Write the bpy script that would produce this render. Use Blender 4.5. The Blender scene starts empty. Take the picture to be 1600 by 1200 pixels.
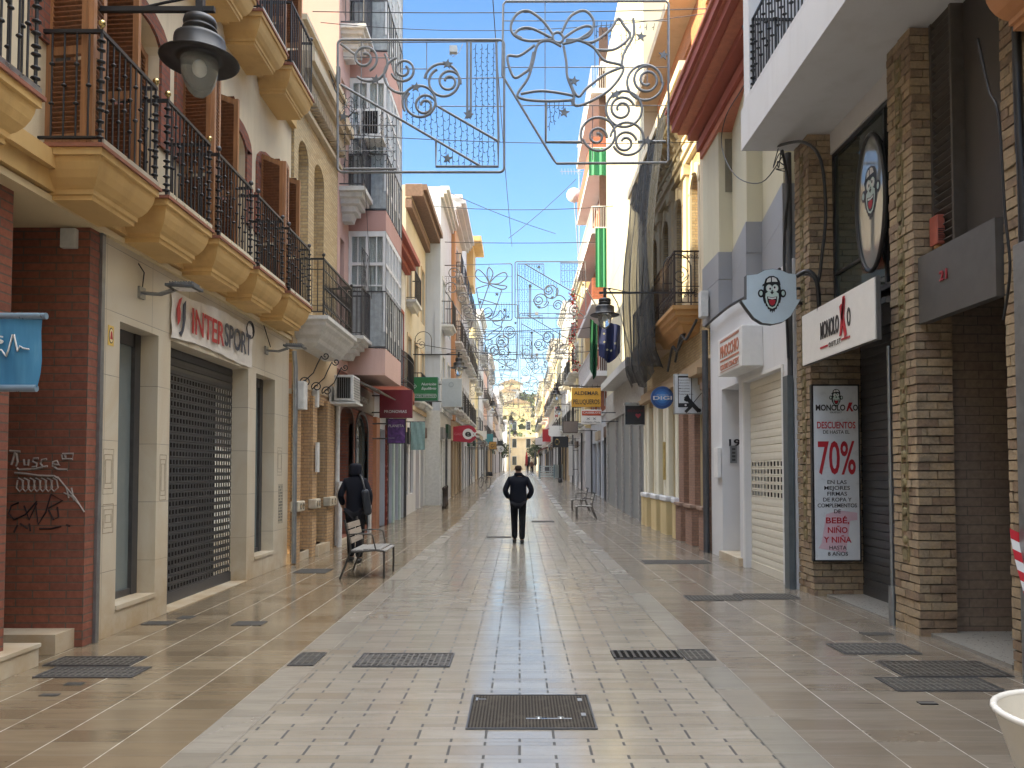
import bpy, bmesh, math, random
from mathutils import Vector, Matrix

# ------------------------------------------------------------------ camera, sky, sun, exposure
R = math.radians
sc = bpy.context.scene
col = sc.collection
PITCH, FPX, CX, CY, EYE = R(2.0), 1200.0, 812.0, 694.1, 1.57
cam_d = bpy.data.cameras.new('camera')
cam = bpy.data.objects.new('camera', cam_d)
col.objects.link(cam)
cam.location = (0, 0, EYE)
cam.rotation_euler = (R(90) + PITCH, 0, 0)
cam_d.sensor_width = 36.0
cam_d.lens = FPX / 1600 * 36
cam_d.shift_x = -(CX - 800) / 1600
cam_d.shift_y = (CY - 600) / 1600
cam_d.clip_end = 3000
cam_d.clip_start = 0.05
sc.camera = cam

SKY_FRONT, SKY_FILL = 1.0, 24.0
SUN_EL, SUN_AZ = R(27), R(255)      # azimuth of the sun, clockwise from +Y (north)
world = bpy.data.worlds.new('World')
sc.world = world
world.use_nodes = True
wn, wl = world.node_tree.nodes, world.node_tree.links
wn.clear()
w_out = wn.new('ShaderNodeOutputWorld')
w_bg = wn.new('ShaderNodeBackground')
w_sky = wn.new('ShaderNodeTexSky')
w_sky.sky_type = 'NISHITA'
w_sky.sun_disc = False
w_sky.sun_elevation = SUN_EL
w_sky.sun_rotation = SUN_AZ
w_sky.air_density = 1.0
w_sky.dust_density = 0.6
w_sky.ozone_density = 2.2
w_bg.inputs['Strength'].default_value = 0.12
# added white glow overhead, out of view, fills the shaded street; plain sky ahead
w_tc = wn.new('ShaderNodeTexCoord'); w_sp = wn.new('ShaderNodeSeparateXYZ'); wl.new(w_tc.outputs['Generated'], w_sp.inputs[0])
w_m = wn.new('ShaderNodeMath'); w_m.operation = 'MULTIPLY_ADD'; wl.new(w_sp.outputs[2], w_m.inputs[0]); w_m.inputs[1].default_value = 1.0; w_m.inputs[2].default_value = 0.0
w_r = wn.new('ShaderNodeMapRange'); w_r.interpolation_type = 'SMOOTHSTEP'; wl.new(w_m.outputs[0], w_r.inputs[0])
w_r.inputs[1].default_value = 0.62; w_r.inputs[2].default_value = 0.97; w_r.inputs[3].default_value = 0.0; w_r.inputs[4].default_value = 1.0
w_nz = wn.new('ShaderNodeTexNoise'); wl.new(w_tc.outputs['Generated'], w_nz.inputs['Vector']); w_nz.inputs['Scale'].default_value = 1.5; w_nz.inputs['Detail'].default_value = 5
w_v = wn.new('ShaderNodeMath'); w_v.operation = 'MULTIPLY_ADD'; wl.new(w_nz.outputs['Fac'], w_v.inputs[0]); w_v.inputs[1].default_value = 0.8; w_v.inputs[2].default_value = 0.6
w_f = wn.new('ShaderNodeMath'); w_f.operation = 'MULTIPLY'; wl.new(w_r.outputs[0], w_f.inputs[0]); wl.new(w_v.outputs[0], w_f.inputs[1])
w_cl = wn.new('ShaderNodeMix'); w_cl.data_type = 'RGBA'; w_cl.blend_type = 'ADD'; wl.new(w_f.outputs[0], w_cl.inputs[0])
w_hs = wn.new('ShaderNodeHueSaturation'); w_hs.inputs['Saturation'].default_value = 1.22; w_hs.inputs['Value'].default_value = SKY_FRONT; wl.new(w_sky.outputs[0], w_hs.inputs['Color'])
wl.new(w_hs.outputs[0], w_cl.inputs[6]); w_cl.inputs[7].default_value = (SKY_FILL*1.0, SKY_FILL*.99, SKY_FILL*.965, 1)
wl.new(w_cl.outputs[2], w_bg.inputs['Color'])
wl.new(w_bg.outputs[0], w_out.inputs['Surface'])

sun_d = bpy.data.lights.new('sun', 'SUN')
sun = bpy.data.objects.new('sun', sun_d)
col.objects.link(sun)
sun_d.energy = 4.6
sun_d.angle = R(0.5)
sun_d.color = (1.0, 0.84, 0.54)
_sv = Vector((math.sin(SUN_AZ) * math.cos(SUN_EL), math.cos(SUN_AZ) * math.cos(SUN_EL), math.sin(SUN_EL)))
sun.rotation_euler = _sv.to_track_quat('Z', 'Y').to_euler()
sun.location = _sv * 60

sc.view_settings.view_transform = 'Standard'
sc.view_settings.look = 'None'
sc.view_settings.exposure = 1.6
sc.view_settings.gamma = 1.0
sc.render.engine = 'CYCLES'
sc.cycles.max_bounces = 8
sc.cycles.diffuse_bounces = 6
sc.cycles.use_denoising = True

rnd = random.Random(7)

# ------------------------------------------------------------------ measuring helpers (photo pixel -> point on a plane of the place)
def ray(px, py):
    a, b = (px - CX) / FPX, (CY - py) / FPX
    return Vector((a, math.cos(PITCH) - b * math.sin(PITCH), math.sin(PITCH) + b * math.cos(PITCH)))
def onX(px, py, X):
    d = ray(px, py); t = X / d.x
    return (d.y * t, EYE + d.z * t)          # (Y, Z)
def onY(px, py, Y):
    d = ray(px, py); t = Y / d.y
    return (d.x * t, EYE + d.z * t)          # (X, Z)
def gz(y):
    """height of the street surface: level, then climbing gently"""
    if y < 25: return 0.0
    if y < 65: return (y - 25) * 0.025
    return 1.0 + (y - 65) * 0.008

# ------------------------------------------------------------------ mesh building
ORG = {}
class MB:
    def __init__(self):
        self.v, self.f, self.m, self.s = [], [], [], []
    def add(self, vs, fs, mat=0, smooth=False):
        o = len(self.v)
        self.v += [tuple(p) for p in vs]
        for f in fs:
            self.f.append([i + o for i in f]); self.m.append(mat); self.s.append(smooth)
    def quad(self, a, b, c, d, mat=0):
        self.add([a, b, c, d], [(0, 1, 2, 3)], mat)
    def box(self, x0, x1, y0, y1, z0, z1, mat=0):
        if x0 > x1: x0, x1 = x1, x0
        if y0 > y1: y0, y1 = y1, y0
        if z0 > z1: z0, z1 = z1, z0
        v = [(x0,y0,z0),(x1,y0,z0),(x1,y1,z0),(x0,y1,z0),(x0,y0,z1),(x1,y0,z1),(x1,y1,z1),(x0,y1,z1)]
        self.add(v, [(0,3,2,1),(4,5,6,7),(0,1,5,4),(1,2,6,5),(2,3,7,6),(3,0,4,7)], mat)
        return self
    def obox(self, c, sz, rot, mat=0):
        """box of size sz centred on c, turned by rot (Euler tuple or Matrix)"""
        from mathutils import Euler
        Mx = Euler(rot).to_matrix() if isinstance(rot, tuple) else rot
        v = []
        for dz in (-.5, .5):
            for dx, dy in ((-.5,-.5),(.5,-.5),(.5,.5),(-.5,.5)):
                v.append(Vector(c) + Mx @ Vector((dx*sz[0], dy*sz[1], dz*sz[2])))
        self.add(v, [(0,3,2,1),(4,5,6,7),(0,1,5,4),(1,2,6,5),(2,3,7,6),(3,0,4,7)], mat)
        return self
    def prism(self, pts, fn, a, b, mat=0, caps=True):
        """polygon pts (u,v) swept from a to b; fn(u, v, w) -> xyz"""
        n = len(pts)
        v = [fn(u, w, a) for u, w in pts] + [fn(u, w, b) for u, w in pts]
        f = [(i, (i+1) % n, (i+1) % n + n, i + n) for i in range(n)]
        if caps: f += [tuple(range(n-1, -1, -1)), tuple(range(n, 2*n))]
        self.add(v, f, mat)
        return self
    def tube(self, pts, r, n=6, mat=0, closed=False, caps=True):
        pts = [Vector(p) for p in pts]
        N = len(pts)
        if N < 2: return self
        rs = r if isinstance(r, (list, tuple)) else [r] * N
        vs, up = [], None
        for i, p in enumerate(pts):
            if closed: t = pts[(i+1) % N] - pts[i-1]
            else: t = pts[min(i+1, N-1)] - pts[max(i-1, 0)]
            if t.length < 1e-9: t = Vector((0, 0, 1))
            t.normalize()
            if up is None:
                up = Vector((0, 0, 1)) if abs(t.z) < .9 else Vector((1, 0, 0))
            a = t.cross(up)
            if a.length < 1e-5: a = t.cross(Vector((0.3, 1, 0.2)))
            a.normalize(); b = a.cross(t).normalized(); up = b
            for k in range(n):
                an = 2 * math.pi * k / n
                vs.append(p + (a * math.cos(an) + b * math.sin(an)) * rs[i])
        fs = []
        for i in range(N if closed else N - 1):
            j = (i + 1) % N
            for k in range(n):
                l = (k + 1) % n
                fs.append((i*n+k, i*n+l, j*n+l, j*n+k))
        self.add(vs, fs, mat, n > 4)
        if caps and not closed:
            self.add([vs[k] for k in range(n)], [tuple(range(n-1, -1, -1))], mat)
            self.add([vs[(N-1)*n + k] for k in range(n)], [tuple(range(n))], mat)
        return self
    def lathe(self, prof, c, n=20, mat=0, smooth=True, axis='z'):
        """prof: list of (radius, height) along the axis from c"""
        vs, fs = [], []
        for r, h in prof:
            for k in range(n):
                a = 2 * math.pi * k / n
                p = (r*math.cos(a), r*math.sin(a), h)
                if axis == 'x': p = (h, p[0], p[1])
                if axis == 'y': p = (p[0], h, p[1])
                vs.append((c[0]+p[0], c[1]+p[1], c[2]+p[2]))
        for i in range(len(prof) - 1):
            for k in range(n):
                l = (k+1) % n
                fs.append((i*n+k, i*n+l, (i+1)*n+l, (i+1)*n+k))
        if prof[0][0] > 1e-4: fs.append(tuple(range(n-1, -1, -1)))
        if prof[-1][0] > 1e-4: fs.append(tuple(range((len(prof)-1)*n, len(prof)*n)))
        self.add(vs, fs, mat, smooth)
        return self
    def ball(self, c, r, n=10, mat=0, sq=(1,1,1)):
        prof = [(r*math.sin(math.pi*i/n), -r*math.cos(math.pi*i/n)) for i in range(n+1)]
        o = len(self.v)
        self.lathe(prof, (0,0,0), max(6, n+2), mat)
        for i in range(o, len(self.v)):
            p = self.v[i]; self.v[i] = (c[0]+p[0]*sq[0], c[1]+p[1]*sq[1], c[2]+p[2]*sq[2])
        return self
    def mesh(self, name, org=Vector((0,0,0)), recalc=True):
        me = bpy.data.meshes.new(name)
        me.from_pydata([(p[0]-org.x, p[1]-org.y, p[2]-org.z) for p in self.v], [], self.f)
        me.polygons.foreach_set('material_index', self.m)
        me.polygons.foreach_set('use_smooth', self.s)
        if recalc:
            bm = bmesh.new(); bm.from_mesh(me)
            bmesh.ops.recalc_face_normals(bm, faces=bm.faces)
            bm.to_mesh(me); bm.free()
        me.update()
        return me
    def build(self, name, mats, parent=None, label=None, cat=None, group=None, kind=None, org=None, bevel=0):
        if parent is not None: o0 = ORG[parent.name]
        else: o0 = Vector(org) if org is not None else Vector((0, 0, 0))
        me = self.mesh(name, o0)
        for m in (mats if isinstance(mats, (list, tuple)) else [mats]): me.materials.append(m)
        ob = bpy.data.objects.new(name, me)
        col.objects.link(ob)
        ORG[ob.name] = o0
        if parent is not None: ob.parent = parent
        else: ob.location = o0
        tag(ob, label, cat, group, kind)
        if bevel:
            b = ob.modifiers.new('bevel', 'BEVEL'); b.width = bevel; b.segments = 2; b.limit_method = 'ANGLE'; b.angle_limit = R(50)
        return ob

def tag(o, label=None, cat=None, group=None, kind=None):
    if label: o['label'] = label
    if cat: o['category'] = cat
    if group: o['group'] = group
    if kind: o['kind'] = kind
    return o
def thing(name, label, cat, loc=(0, 0, 0), group=None):
    o = bpy.data.objects.new(name, None)
    o.empty_display_size = 0.2
    col.objects.link(o)
    o.location = loc
    ORG[o.name] = Vector(loc)
    return tag(o, label, cat, group)
def clone(root, loc, label=None, rz=None, group=None, scale=None):
    """copy of a thing, its parts and sub-parts, set at loc"""
    def cp(o, par):
        c = o.copy(); col.objects.link(c); c.parent = par
        for ch in [x for x in list(o.children)]: cp(ch, c)
        return c
    c = cp(root, None)
    c.location = loc
    ORG[c.name] = Vector(loc)
    if rz is not None: c.rotation_euler.z = rz
    if scale is not None: c.scale = scale
    if label: c['label'] = label
    if group: c['group'] = group
    return c

# ------------------------------------------------------------------ materials
class NT:
    def __init__(self, name):
        self.mat = bpy.data.materials.new(name)
        self.mat.use_nodes = True
        self.t = self.mat.node_tree
        self.n, self.l = self.t.nodes, self.t.links
        self.bsdf = self.n['Principled BSDF']
        self._pos = self._uv = None
    def new(self, ty, **kw):
        nd = self.n.new(ty)
        for k, v in kw.items(): setattr(nd, k, v)
        return nd
    def link(self, a, b): self.l.new(a, b)
    def inp(self, nd, key, val):
        s = nd.inputs[key]
        if isinstance(val, bpy.types.NodeSocket): self.link(val, s)
        else: s.default_value = val
    def math(self, op, a, b=None, c=None, clamp=False):
        nd = self.new('ShaderNodeMath', operation=op, use_clamp=clamp)
        self.inp(nd, 0, a)
        if b is not None: self.inp(nd, 1, b)
        if c is not None: self.inp(nd, 2, c)
        return nd.outputs[0]
    def pos(self):
        if self._pos is None:
            self._geo = self.new('ShaderNodeNewGeometry')
            self._pos = self._geo.outputs['Position']
        return self._pos
    def sep(self, v):
        s = self.new('ShaderNodeSeparateXYZ'); self.link(v, s.inputs[0]); return s.outputs
    def comb(self, x, y, z=0.0):
        c = self.new('ShaderNodeCombineXYZ')
        self.inp(c, 0, x); self.inp(c, 1, y); self.inp(c, 2, z)
        return c.outputs[0]
    def uv(self):
        """u along the wall, v up it (for level faces: x, y)"""
        if self._uv is None:
            p = self.sep(self.pos())
            nn = self.sep(self._geo.outputs['True Normal'])
            ax = self.math('GREATER_THAN', self.math('ABSOLUTE', nn[0]), 0.6)
            az = self.math('GREATER_THAN', self.math('ABSOLUTE', nn[2]), 0.75)
            u = self.math('ADD', self.math('MULTIPLY', p[1], ax), self.math('MULTIPLY', p[0], self.math('SUBTRACT', 1.0, ax)))
            v = self.math('ADD', self.math('MULTIPLY', p[1], az), self.math('MULTIPLY', p[2], self.math('SUBTRACT', 1.0, az)))
            self._uv = (u, v)
        return self._uv
    def noise(self, scale, detail=4, rough=.55, vec=None, stretch=None, dist=0.0):
        v = vec if vec is not None else self.pos()
        if stretch:
            mp = self.new('ShaderNodeMapping'); self.link(v, mp.inputs[0]); mp.inputs['Scale'].default_value = stretch; v = mp.outputs[0]
        nd = self.new('ShaderNodeTexNoise')
        self.link(v, nd.inputs['Vector'])
        nd.inputs['Scale'].default_value = scale
        nd.inputs['Detail'].default_value = detail
        nd.inputs['Roughness'].default_value = rough
        nd.inputs['Distortion'].default_value = dist
        return nd.outputs['Fac']
    def ramp(self, fac, stops):
        nd = self.new('ShaderNodeValToRGB'); self.link(fac, nd.inputs[0])
        el = nd.color_ramp.elements
        while len(el) < len(stops): el.new(.5)
        for e, (p, c) in zip(el, stops):
            e.position = p; e.color = c if len(c) == 4 else (*c, 1)
        return nd.outputs[0]
    def mix(self, fac, a, b, mode='MIX'):
        nd = self.new('ShaderNodeMix', data_type='RGBA', blend_type=mode)
        self.inp(nd, 0, fac)
        for k, v in ((6, a), (7, b)):
            if isinstance(v, bpy.types.NodeSocket): self.link(v, nd.inputs[k])
            else: nd.inputs[k].default_value = (*v[:3], 1)
        return nd.outputs[2]
    def bump(self, h, strength=.3, dist=.01, prev=None):
        nd = self.new('ShaderNodeBump')
        nd.inputs['Strength'].default_value = strength
        nd.inputs['Distance'].default_value = dist
        self.link(h, nd.inputs['Height'])
        if prev is not None: self.link(prev, nd.inputs['Normal'])
        self.link(nd.outputs[0], self.bsdf.inputs['Normal'])
        return nd.outputs[0]
    def set(self, **kw):
        mp = dict(color='Base Color', rough='Roughness', metal='Metallic', spec='Specular IOR Level', emit='Emission Color',
                  emit_s='Emission Strength', alpha='Alpha', trans='Transmission Weight', coat='Coat Weight', coat_r='Coat Roughness', ior='IOR')
        for k, v in kw.items():
            s = self.bsdf.inputs[mp[k]]
            if isinstance(v, bpy.types.NodeSocket): self.link(v, s)
            elif s.type == 'RGBA': s.default_value = (*v[:3], 1)
            else: s.default_value = v
        return self

def srgb(r, g, b, k=1.0):
    f = lambda c: ((c/255+.055)/1.055)**2.4 if c > 10 else c/255/12.92
    return (min(1, f(r)*k), min(1, f(g)*k), min(1, f(b)*k))
def tint(c, k): return tuple(min(1, max(0, x*k)) for x in c)

_mc = {}
def plaster(name, c, rough=.85, dirt=.35, bump=.25, streak=True):
    if name in _mc: return _mc[name]
    t = NT(name)
    big = t.noise(.7, 5, .6)
    a = t.ramp(big, [(.3, tint(c, 1 - .22*dirt)), (.65, tint(c, 1.05))])
    if streak:
        st = t.noise(1.0, 5, .65, stretch=(3.2, 3.2, .35))
        m = t.ramp(st, [(.5, (0,0,0)), (.78, (1,1,1))])
        a = t.mix(t.math('MULTIPLY', m, dirt), a, tint((c[0]*.62, c[1]*.58, c[2]*.52), 1))
    fine = t.noise(60, 3, .6)
    t.set(color=a, rough=rough)
    t.bump(t.math('ADD', fine, t.math('MULTIPLY', big, 3.0)), bump, .004)
    _mc[name] = t.mat
    return t.mat
def simple(name, c, rough=.5, metal=0.0, spec=.5, var=.12, bump=0.0, scale=9.0, **kw):
    if name in _mc: return _mc[name]
    t = NT(name)
    if var:
        nz = t.noise(scale, 4, .6)
        a = t.ramp(nz, [(.3, tint(c, 1 - var)), (.7, tint(c, 1 + var*.6))])
        t.set(color=a)
        rr = t.math('MULTIPLY_ADD', nz, .25, rough - .12)
        t.set(rough=rr)
        if bump: t.bump(t.noise(scale*6, 4), bump, .003)
    else: t.set(color=c, rough=rough)
    t.set(metal=metal, spec=spec, **kw)
    _mc[name] = t.mat
    return t.mat
def brick(name, c1, c2, mortar, w=.25, h=.065, ms=.008, rough=.85, bump=.6, dist=.01, offset=.5, dirt=.3, jitter=0.0):
    if name in _mc: return _mc[name]
    t = NT(name)
    u, v = t.uv()
    vec = t.comb(u, v, 0.0)
    if jitter:
        nj = t.new('ShaderNodeTexNoise'); t.link(vec, nj.inputs['Vector']); nj.inputs['Scale'].default_value = 9
        jx = t.new('ShaderNodeVectorMath', operation='SCALE'); t.link(nj.outputs['Color'], jx.inputs[0]); jx.inputs['Scale'].default_value = jitter
        ja = t.new('ShaderNodeVectorMath', operation='ADD'); t.link(vec, ja.inputs[0]); t.link(jx.outputs[0], ja.inputs[1]); vec = ja.outputs[0]
    b = t.new('ShaderNodeTexBrick', offset=offset)
    t.link(vec, b.inputs['Vector'])
    for k, val in (('Scale', 1.0), ('Mortar Size', ms), ('Mortar Smooth', .2), ('Bias', 0.0), ('Brick Width', w), ('Row Height', h)):
        b.inputs[k].default_value = val
    b.inputs['Color1'].default_value = (*c1, 1); b.inputs['Color2'].default_value = (*c2, 1); b.inputs['Mortar'].default_value = (*mortar, 1)
    nz = t.noise(1.1, 5, .6)
    c = t.mix(t.math('MULTIPLY', t.ramp(nz, [(.4, (0,0,0)), (.75, (1,1,1))]), dirt), b.outputs['Color'], tint(c1, .45))
    c = t.mix(.35, c, t.ramp(t.noise(22, 3), [(.3, (.35,.35,.35)), (.7, (.8,.8,.8))]), 'OVERLAY')
    t.set(color=c, rough=rough)
    hgt = t.math('ADD', t.math('MULTIPLY', b.outputs['Fac'], -1.0), t.math('MULTIPLY', t.noise(45, 3), .35))
    t.bump(hgt, bump, dist)
    _mc[name] = t.mat
    return t.mat
def marble(name, c, w=.9, h=.62, joint=(.2,.18,.15), rough=.35, offset=0.0, u0=0.0, v0=0.0, ms=.003, stain=.35):
    if name in _mc: return _mc[name]
    t = NT(name)
    u, v = t.uv()
    b = t.new('ShaderNodeTexBrick', offset=offset)
    t.link(t.comb(t.math('ADD', u, u0), t.math('ADD', v, v0), 0.0), b.inputs['Vector'])
    for k, val in (('Scale', 1.0), ('Mortar Size', ms), ('Mortar Smooth', .1), ('Bias', 0.0), ('Brick Width', w), ('Row Height', h)):
        b.inputs[k].default_value = val
    b.inputs['Color1'].default_value = (*c, 1); b.inputs['Color2'].default_value = (*tint(c, .9), 1); b.inputs['Mortar'].default_value = (*joint, 1)
    vein = t.noise(1.6, 7, .62, dist=1.4, stretch=(1, 1, .5))
    cc = t.mix(t.math('MULTIPLY', t.ramp(vein, [(.45, (0,0,0)), (.62, (1,1,1))]), .5), b.outputs['Color'], (c[0]*.86, c[1]*.78, c[2]*.66))
    z = t.sep(t.pos())[2]
    low = t.math('SUBTRACT', 1.0, t.math('MULTIPLY', z, 1.1), clamp=True)     # ochre splash dirt soaked into the plinth
    dn = t.ramp(t.noise(2.2, 5, .65), [(.35, (0,0,0)), (.65, (1,1,1))])
    cc = t.mix(t.math('MULTIPLY', t.math('MULTIPLY', low, dn), stain), cc, (c[0]*.62, c[1]*.46, c[2]*.28))
    t.set(color=cc, rough=rough)
    t.bump(t.math('MULTIPLY', b.outputs['Fac'], -1.0), .5, .003)
    _mc[name] = t.mat
    return t.mat
def wood(name, c, rough=.5, axis='z'):
    if name in _mc: return _mc[name]
    t = NT(name)
    st = {'z': (14, 14, .9), 'y': (14, .9, 14), 'x': (.9, 14, 14)}[axis]
    g = t.noise(2.2, 6, .65, stretch=st)
    t.set(color=t.ramp(g, [(.3, tint(c, .62)), (.55, c), (.75, tint(c, 1.25))]), rough=rough)
    t.bump(g, .25, .002)
    _mc[name] = t.mat
    return t.mat
def glass_dark(name='window glass', c=(.02,.022,.025), rough=.04):
    if name in _mc: return _mc[name]
    t = NT(name)
    n = t.noise(1.3, 2)
    t.set(color=c, rough=rough, spec=.8)
    t.bump(n, .05, .02)
    _mc[name] = t.mat
    return t.mat
def clear_glass(name='lamp glass', c=(.9,.92,.88), rough=.12):
    if name in _mc: return _mc[name]
    t = NT(name)
    t.set(color=c, rough=rough, trans=.85, ior=1.3)
    _mc[name] = t.mat
    return t.mat
def glow(name, c, s):
    if name in _mc: return _mc[name]
    t = NT(name); t.set(color=(0,0,0), emit=c, emit_s=s); _mc[name] = t.mat
    return t.mat

# ------------------------------------------------------------------ text
def text(parent, body, mat, org, right, up, height, width=None, th=.004, bold=0.0, name='lettering', shear=0.0, align='CENTER', space=1.0):
    """lettering as a mesh; org is the baseline centre (or left end); right / up are unit vectors of the sign face"""
    cu = bpy.data.curves.new('t', 'FONT')
    cu.body = body; cu.align_x = align; cu.size = 1.0; cu.extrude = .5; cu.offset = bold; cu.shear = shear; cu.space_character = space
    cu.resolution_u = 3
    ob = bpy.data.objects.new('t', cu); col.objects.link(ob)
    bpy.context.view_layer.update()
    me = bpy.data.meshes.new_from_object(ob.evaluated_get(bpy.context.evaluated_depsgraph_get()))
    bpy.data.objects.remove(ob, do_unlink=True)
    cap = 0.73
    xs = [v.co.x for v in me.vertices] or [0, 1]
    w0 = max(xs) - min(xs)
    sy = height / cap
    sx = (width / w0) if width else sy
    r, u = Vector(right), Vector(up)
    nrm = r.cross(u)
    o0 = ORG[parent.name] if parent is not None else Vector((0,0,0))
    for v in me.vertices:
        c = v.co
        v.co = Vector(org) + r * (c.x * sx) + u * (c.y * sy) + nrm * ((c.z + .5) * th) - o0
    me.materials.clear(); me.materials.append(mat)
    o = bpy.data.objects.new(name, me); col.objects.link(o)
    ORG[o.name] = o0
    o.parent = parent
    return o
def plate(mb, pts, org, right, up, t0, t1, mat=0):
    """flat polygon pts (a,b) on a sign face from depth t0 to t1"""
    r, u = Vector(right), Vector(up); n = r.cross(u); o = Vector(org)
    mb.prism(pts, lambda a, b, w: o + r*a + u*b + n*w, t0, t1, mat)
def circ(cx, cy, rx, ry=None, n=24, a0=0, a1=2*math.pi):
    ry = rx if ry is None else ry
    full = abs(a1 - a0 - 2*math.pi) < 1e-6
    k = n if full else n + 1
    return [(cx + rx*math.cos(a0 + (a1-a0)*i/n), cy + ry*math.sin(a0 + (a1-a0)*i/n)) for i in range(k)]
XR, ZU = (1, 0, 0), (0, 0, 1)
LR, RR = (0, 1, 0), (0, -1, 0)        # reading direction on the left-hand / right-hand facades
# ------------------------------------------------------------------ facade kit; s = -1 for the left-hand side of the street, +1 for the right
def arc_pts(a, b, e, rise, n=8):
    """points of an arch from (a, e-rise) over (mid, e) to (b, e-rise)"""
    out = []
    for i in range(n+1):
        t = math.pi * (1 - i/n)
        out.append(((a+b)/2 + (b-a)/2*math.cos(t), e - rise + rise*math.sin(t)))
    return out
def facade(mb, s, d, y0, y1, z0, z1, holes=(), mat=0, rmat=None, th=.25, shell=6.0, top=True):
    """street-facing wall with real openings (ya, yb, za, zb, depth, arch rise); shell = depth of the house behind it"""
    rmat = mat if rmat is None else rmat
    hs = [tuple(h) + (th, 0)[len(h)-4:] if len(h) < 6 else tuple(h) for h in holes]
    ys = sorted({y0, y1, *[h[0] for h in hs], *[h[1] for h in hs]})
    zs = sorted({z0, z1, *[h[2] for h in hs], *[h[3] for h in hs]})
    ys = [y for y in ys if y0 <= y <= y1]; zs = [z for z in zs if z0 <= z <= z1]
    x = s*d
    for i in range(len(ys)-1):
        for j in range(len(zs)-1):
            cy, cz = (ys[i]+ys[i+1])/2, (zs[j]+zs[j+1])/2
            if any(h[0] < cy < h[1] and h[2] < cz < h[3] for h in hs): continue
            mb.quad((x, ys[i], zs[j]), (x, ys[i+1], zs[j]), (x, ys[i+1], zs[j+1]), (x, ys[i], zs[j+1]), mat)
    for (a, b, c, e, dep, ar) in hs:
        xi = s*(d+dep)
        ze = e - ar
        if ar > 0:
            ap = arc_pts(a, b, e, ar)
            for (p, q) in zip(ap[:-1], ap[1:]):
                mb.quad((x, *p), (x, *q), (x, q[0], e), (x, p[0], e), mat)
                mb.quad((x, *p), (xi, *p), (xi, *q), (x, *q), rmat)
        else:
            mb.quad((x, a, e), (xi, a, e), (xi, b, e), (x, b, e), rmat)
        if c > z0 + .01: mb.quad((x, a, c), (x, b, c), (xi, b, c), (xi, a, c), rmat)
        mb.quad((x, a, c), (xi, a, c), (xi, a, ze), (x, a, ze), rmat)
        mb.quad((x, b, c), (x, b, ze), (xi, b, ze), (xi, b, c), rmat)
    if shell:
        X = s*(d+shell)
        mb.quad((x, y0, z0), (X, y0, z0), (X, y0, z1), (x, y0, z1), mat)
        mb.quad((x, y1, z0), (x, y1, z1), (X, y1, z1), (X, y1, z0), mat)
        mb.quad((X, y0, z0), (X, y1, z0), (X, y1, z1), (X, y0, z1), mat)
        if top: mb.quad((x, y0, z1), (X, y0, z1), (X, y1, z1), (x, y1, z1), mat)
    return mb
def sbox(mb, s, d0, d1, y0, y1, z0, z1, mat=0):
    return mb.box(s*d0, s*d1, y0, y1, z0, z1, mat)

def window(par, s, d, a, b, c, e, fm, gm, cols=2, rows=3, ar=0, fw=.06, name='window', curtain=None, bar=.025):
    """casement: frame, its pane a sub-part; d is the depth of the frame's face"""
    mb = MB()
    ze = e - ar
    sbox(mb, s, d, d+.06, a, a+fw, c, ze); sbox(mb, s, d, d+.06, b-fw, b, c, ze)
    sbox(mb, s, d, d+.06, a+fw, b-fw, c, c+fw)
    if ar:
        op, ip = arc_pts(a, b, e, ar), arc_pts(a+fw, b-fw, e-fw, ar-fw*.5)
        for k in range(8):
            mb.prism([op[k], op[k+1], ip[k+1], ip[k]], lambda u, v, w: (w, u, v), s*d, s*(d+.06))
    else: sbox(mb, s, d, d+.06, a+fw, b-fw, e-fw, e)
    for i in range(1, cols):
        y = a + (b-a)*i/cols
        w = fw*.8 if (i*2 == cols or cols == 1) else bar
        sbox(mb, s, d+.004, d+.055, y-w/2, y+w/2, c+fw, ze if ar else e-fw)
    for j in range(1, rows):
        z = c + (ze-c)*j/rows
        sbox(mb, s, d+.008, d+.05, a+fw, b-fw, z-bar/2, z+bar/2)
    w = mb.build(name, fm, par)
    p = MB()
    if ar: p.prism([(a+.01, c+.01)] + arc_pts(a+.01, b-.01, e-.01, ar)[::1] + [(b-.01, c+.01)], lambda u, v, q: (q, u, v), s*(d+.03), s*(d+.04))
    else: sbox(p, s, d+.03, d+.04, a+.02, b-.02, c+.02, e-.02)
    p.build('pane', gm, w)
    if curtain:
        q = MB(); n = 12
        pts = [((a+fw+(b-a-2*fw)*i/(n*2)), .012*math.sin(i*1.7)) for i in range(n*2+1)]
        for (y, o), (y2, o2) in zip(pts[:-1], pts[1:]):
            q.quad((s*(d+.022+o*.3), y, c+fw), (s*(d+.022+o2*.3), y2, c+fw), (s*(d+.022+o2*.3), y2, e-fw), (s*(d+.022+o*.3), y, e-fw))
        q.build('curtain', curtain, w)
    return w
def panel_door(par, s, d, a, b, c, e, m, leaves=2, name='door', hm=None, ar=0):
    mb = MB()
    if ar: mb.prism([(a, c)] + arc_pts(a, b, e, ar) + [(b, c)], lambda u, v, q: (q, u, v), s*(d+.02), s*(d+.06))
    else: sbox(mb, s, d+.02, d+.06, a, b, c, e)
    ze = e - ar
    for i in range(leaves):
        l0, l1 = a + (b-a)*i/leaves, a + (b-a)*(i+1)/leaves
        for y in (l0+.012, l1-.075): sbox(mb, s, d, d+.03, y, y+.063, c, ze)
        for z in (c+.002, c+(ze-c)*.3, c+(ze-c)*.62, ze-.09): sbox(mb, s, d+.003, d+.03, l0+.07, l1-.07, z, z+.088)
    o = mb.build(name, m, par)
    if hm:
        h = MB(); h.ball((s*(d-.03), (a+b)/2 + .05, c + 1.02), .03, 8); h.build('handle', hm, o)
    return o
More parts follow.
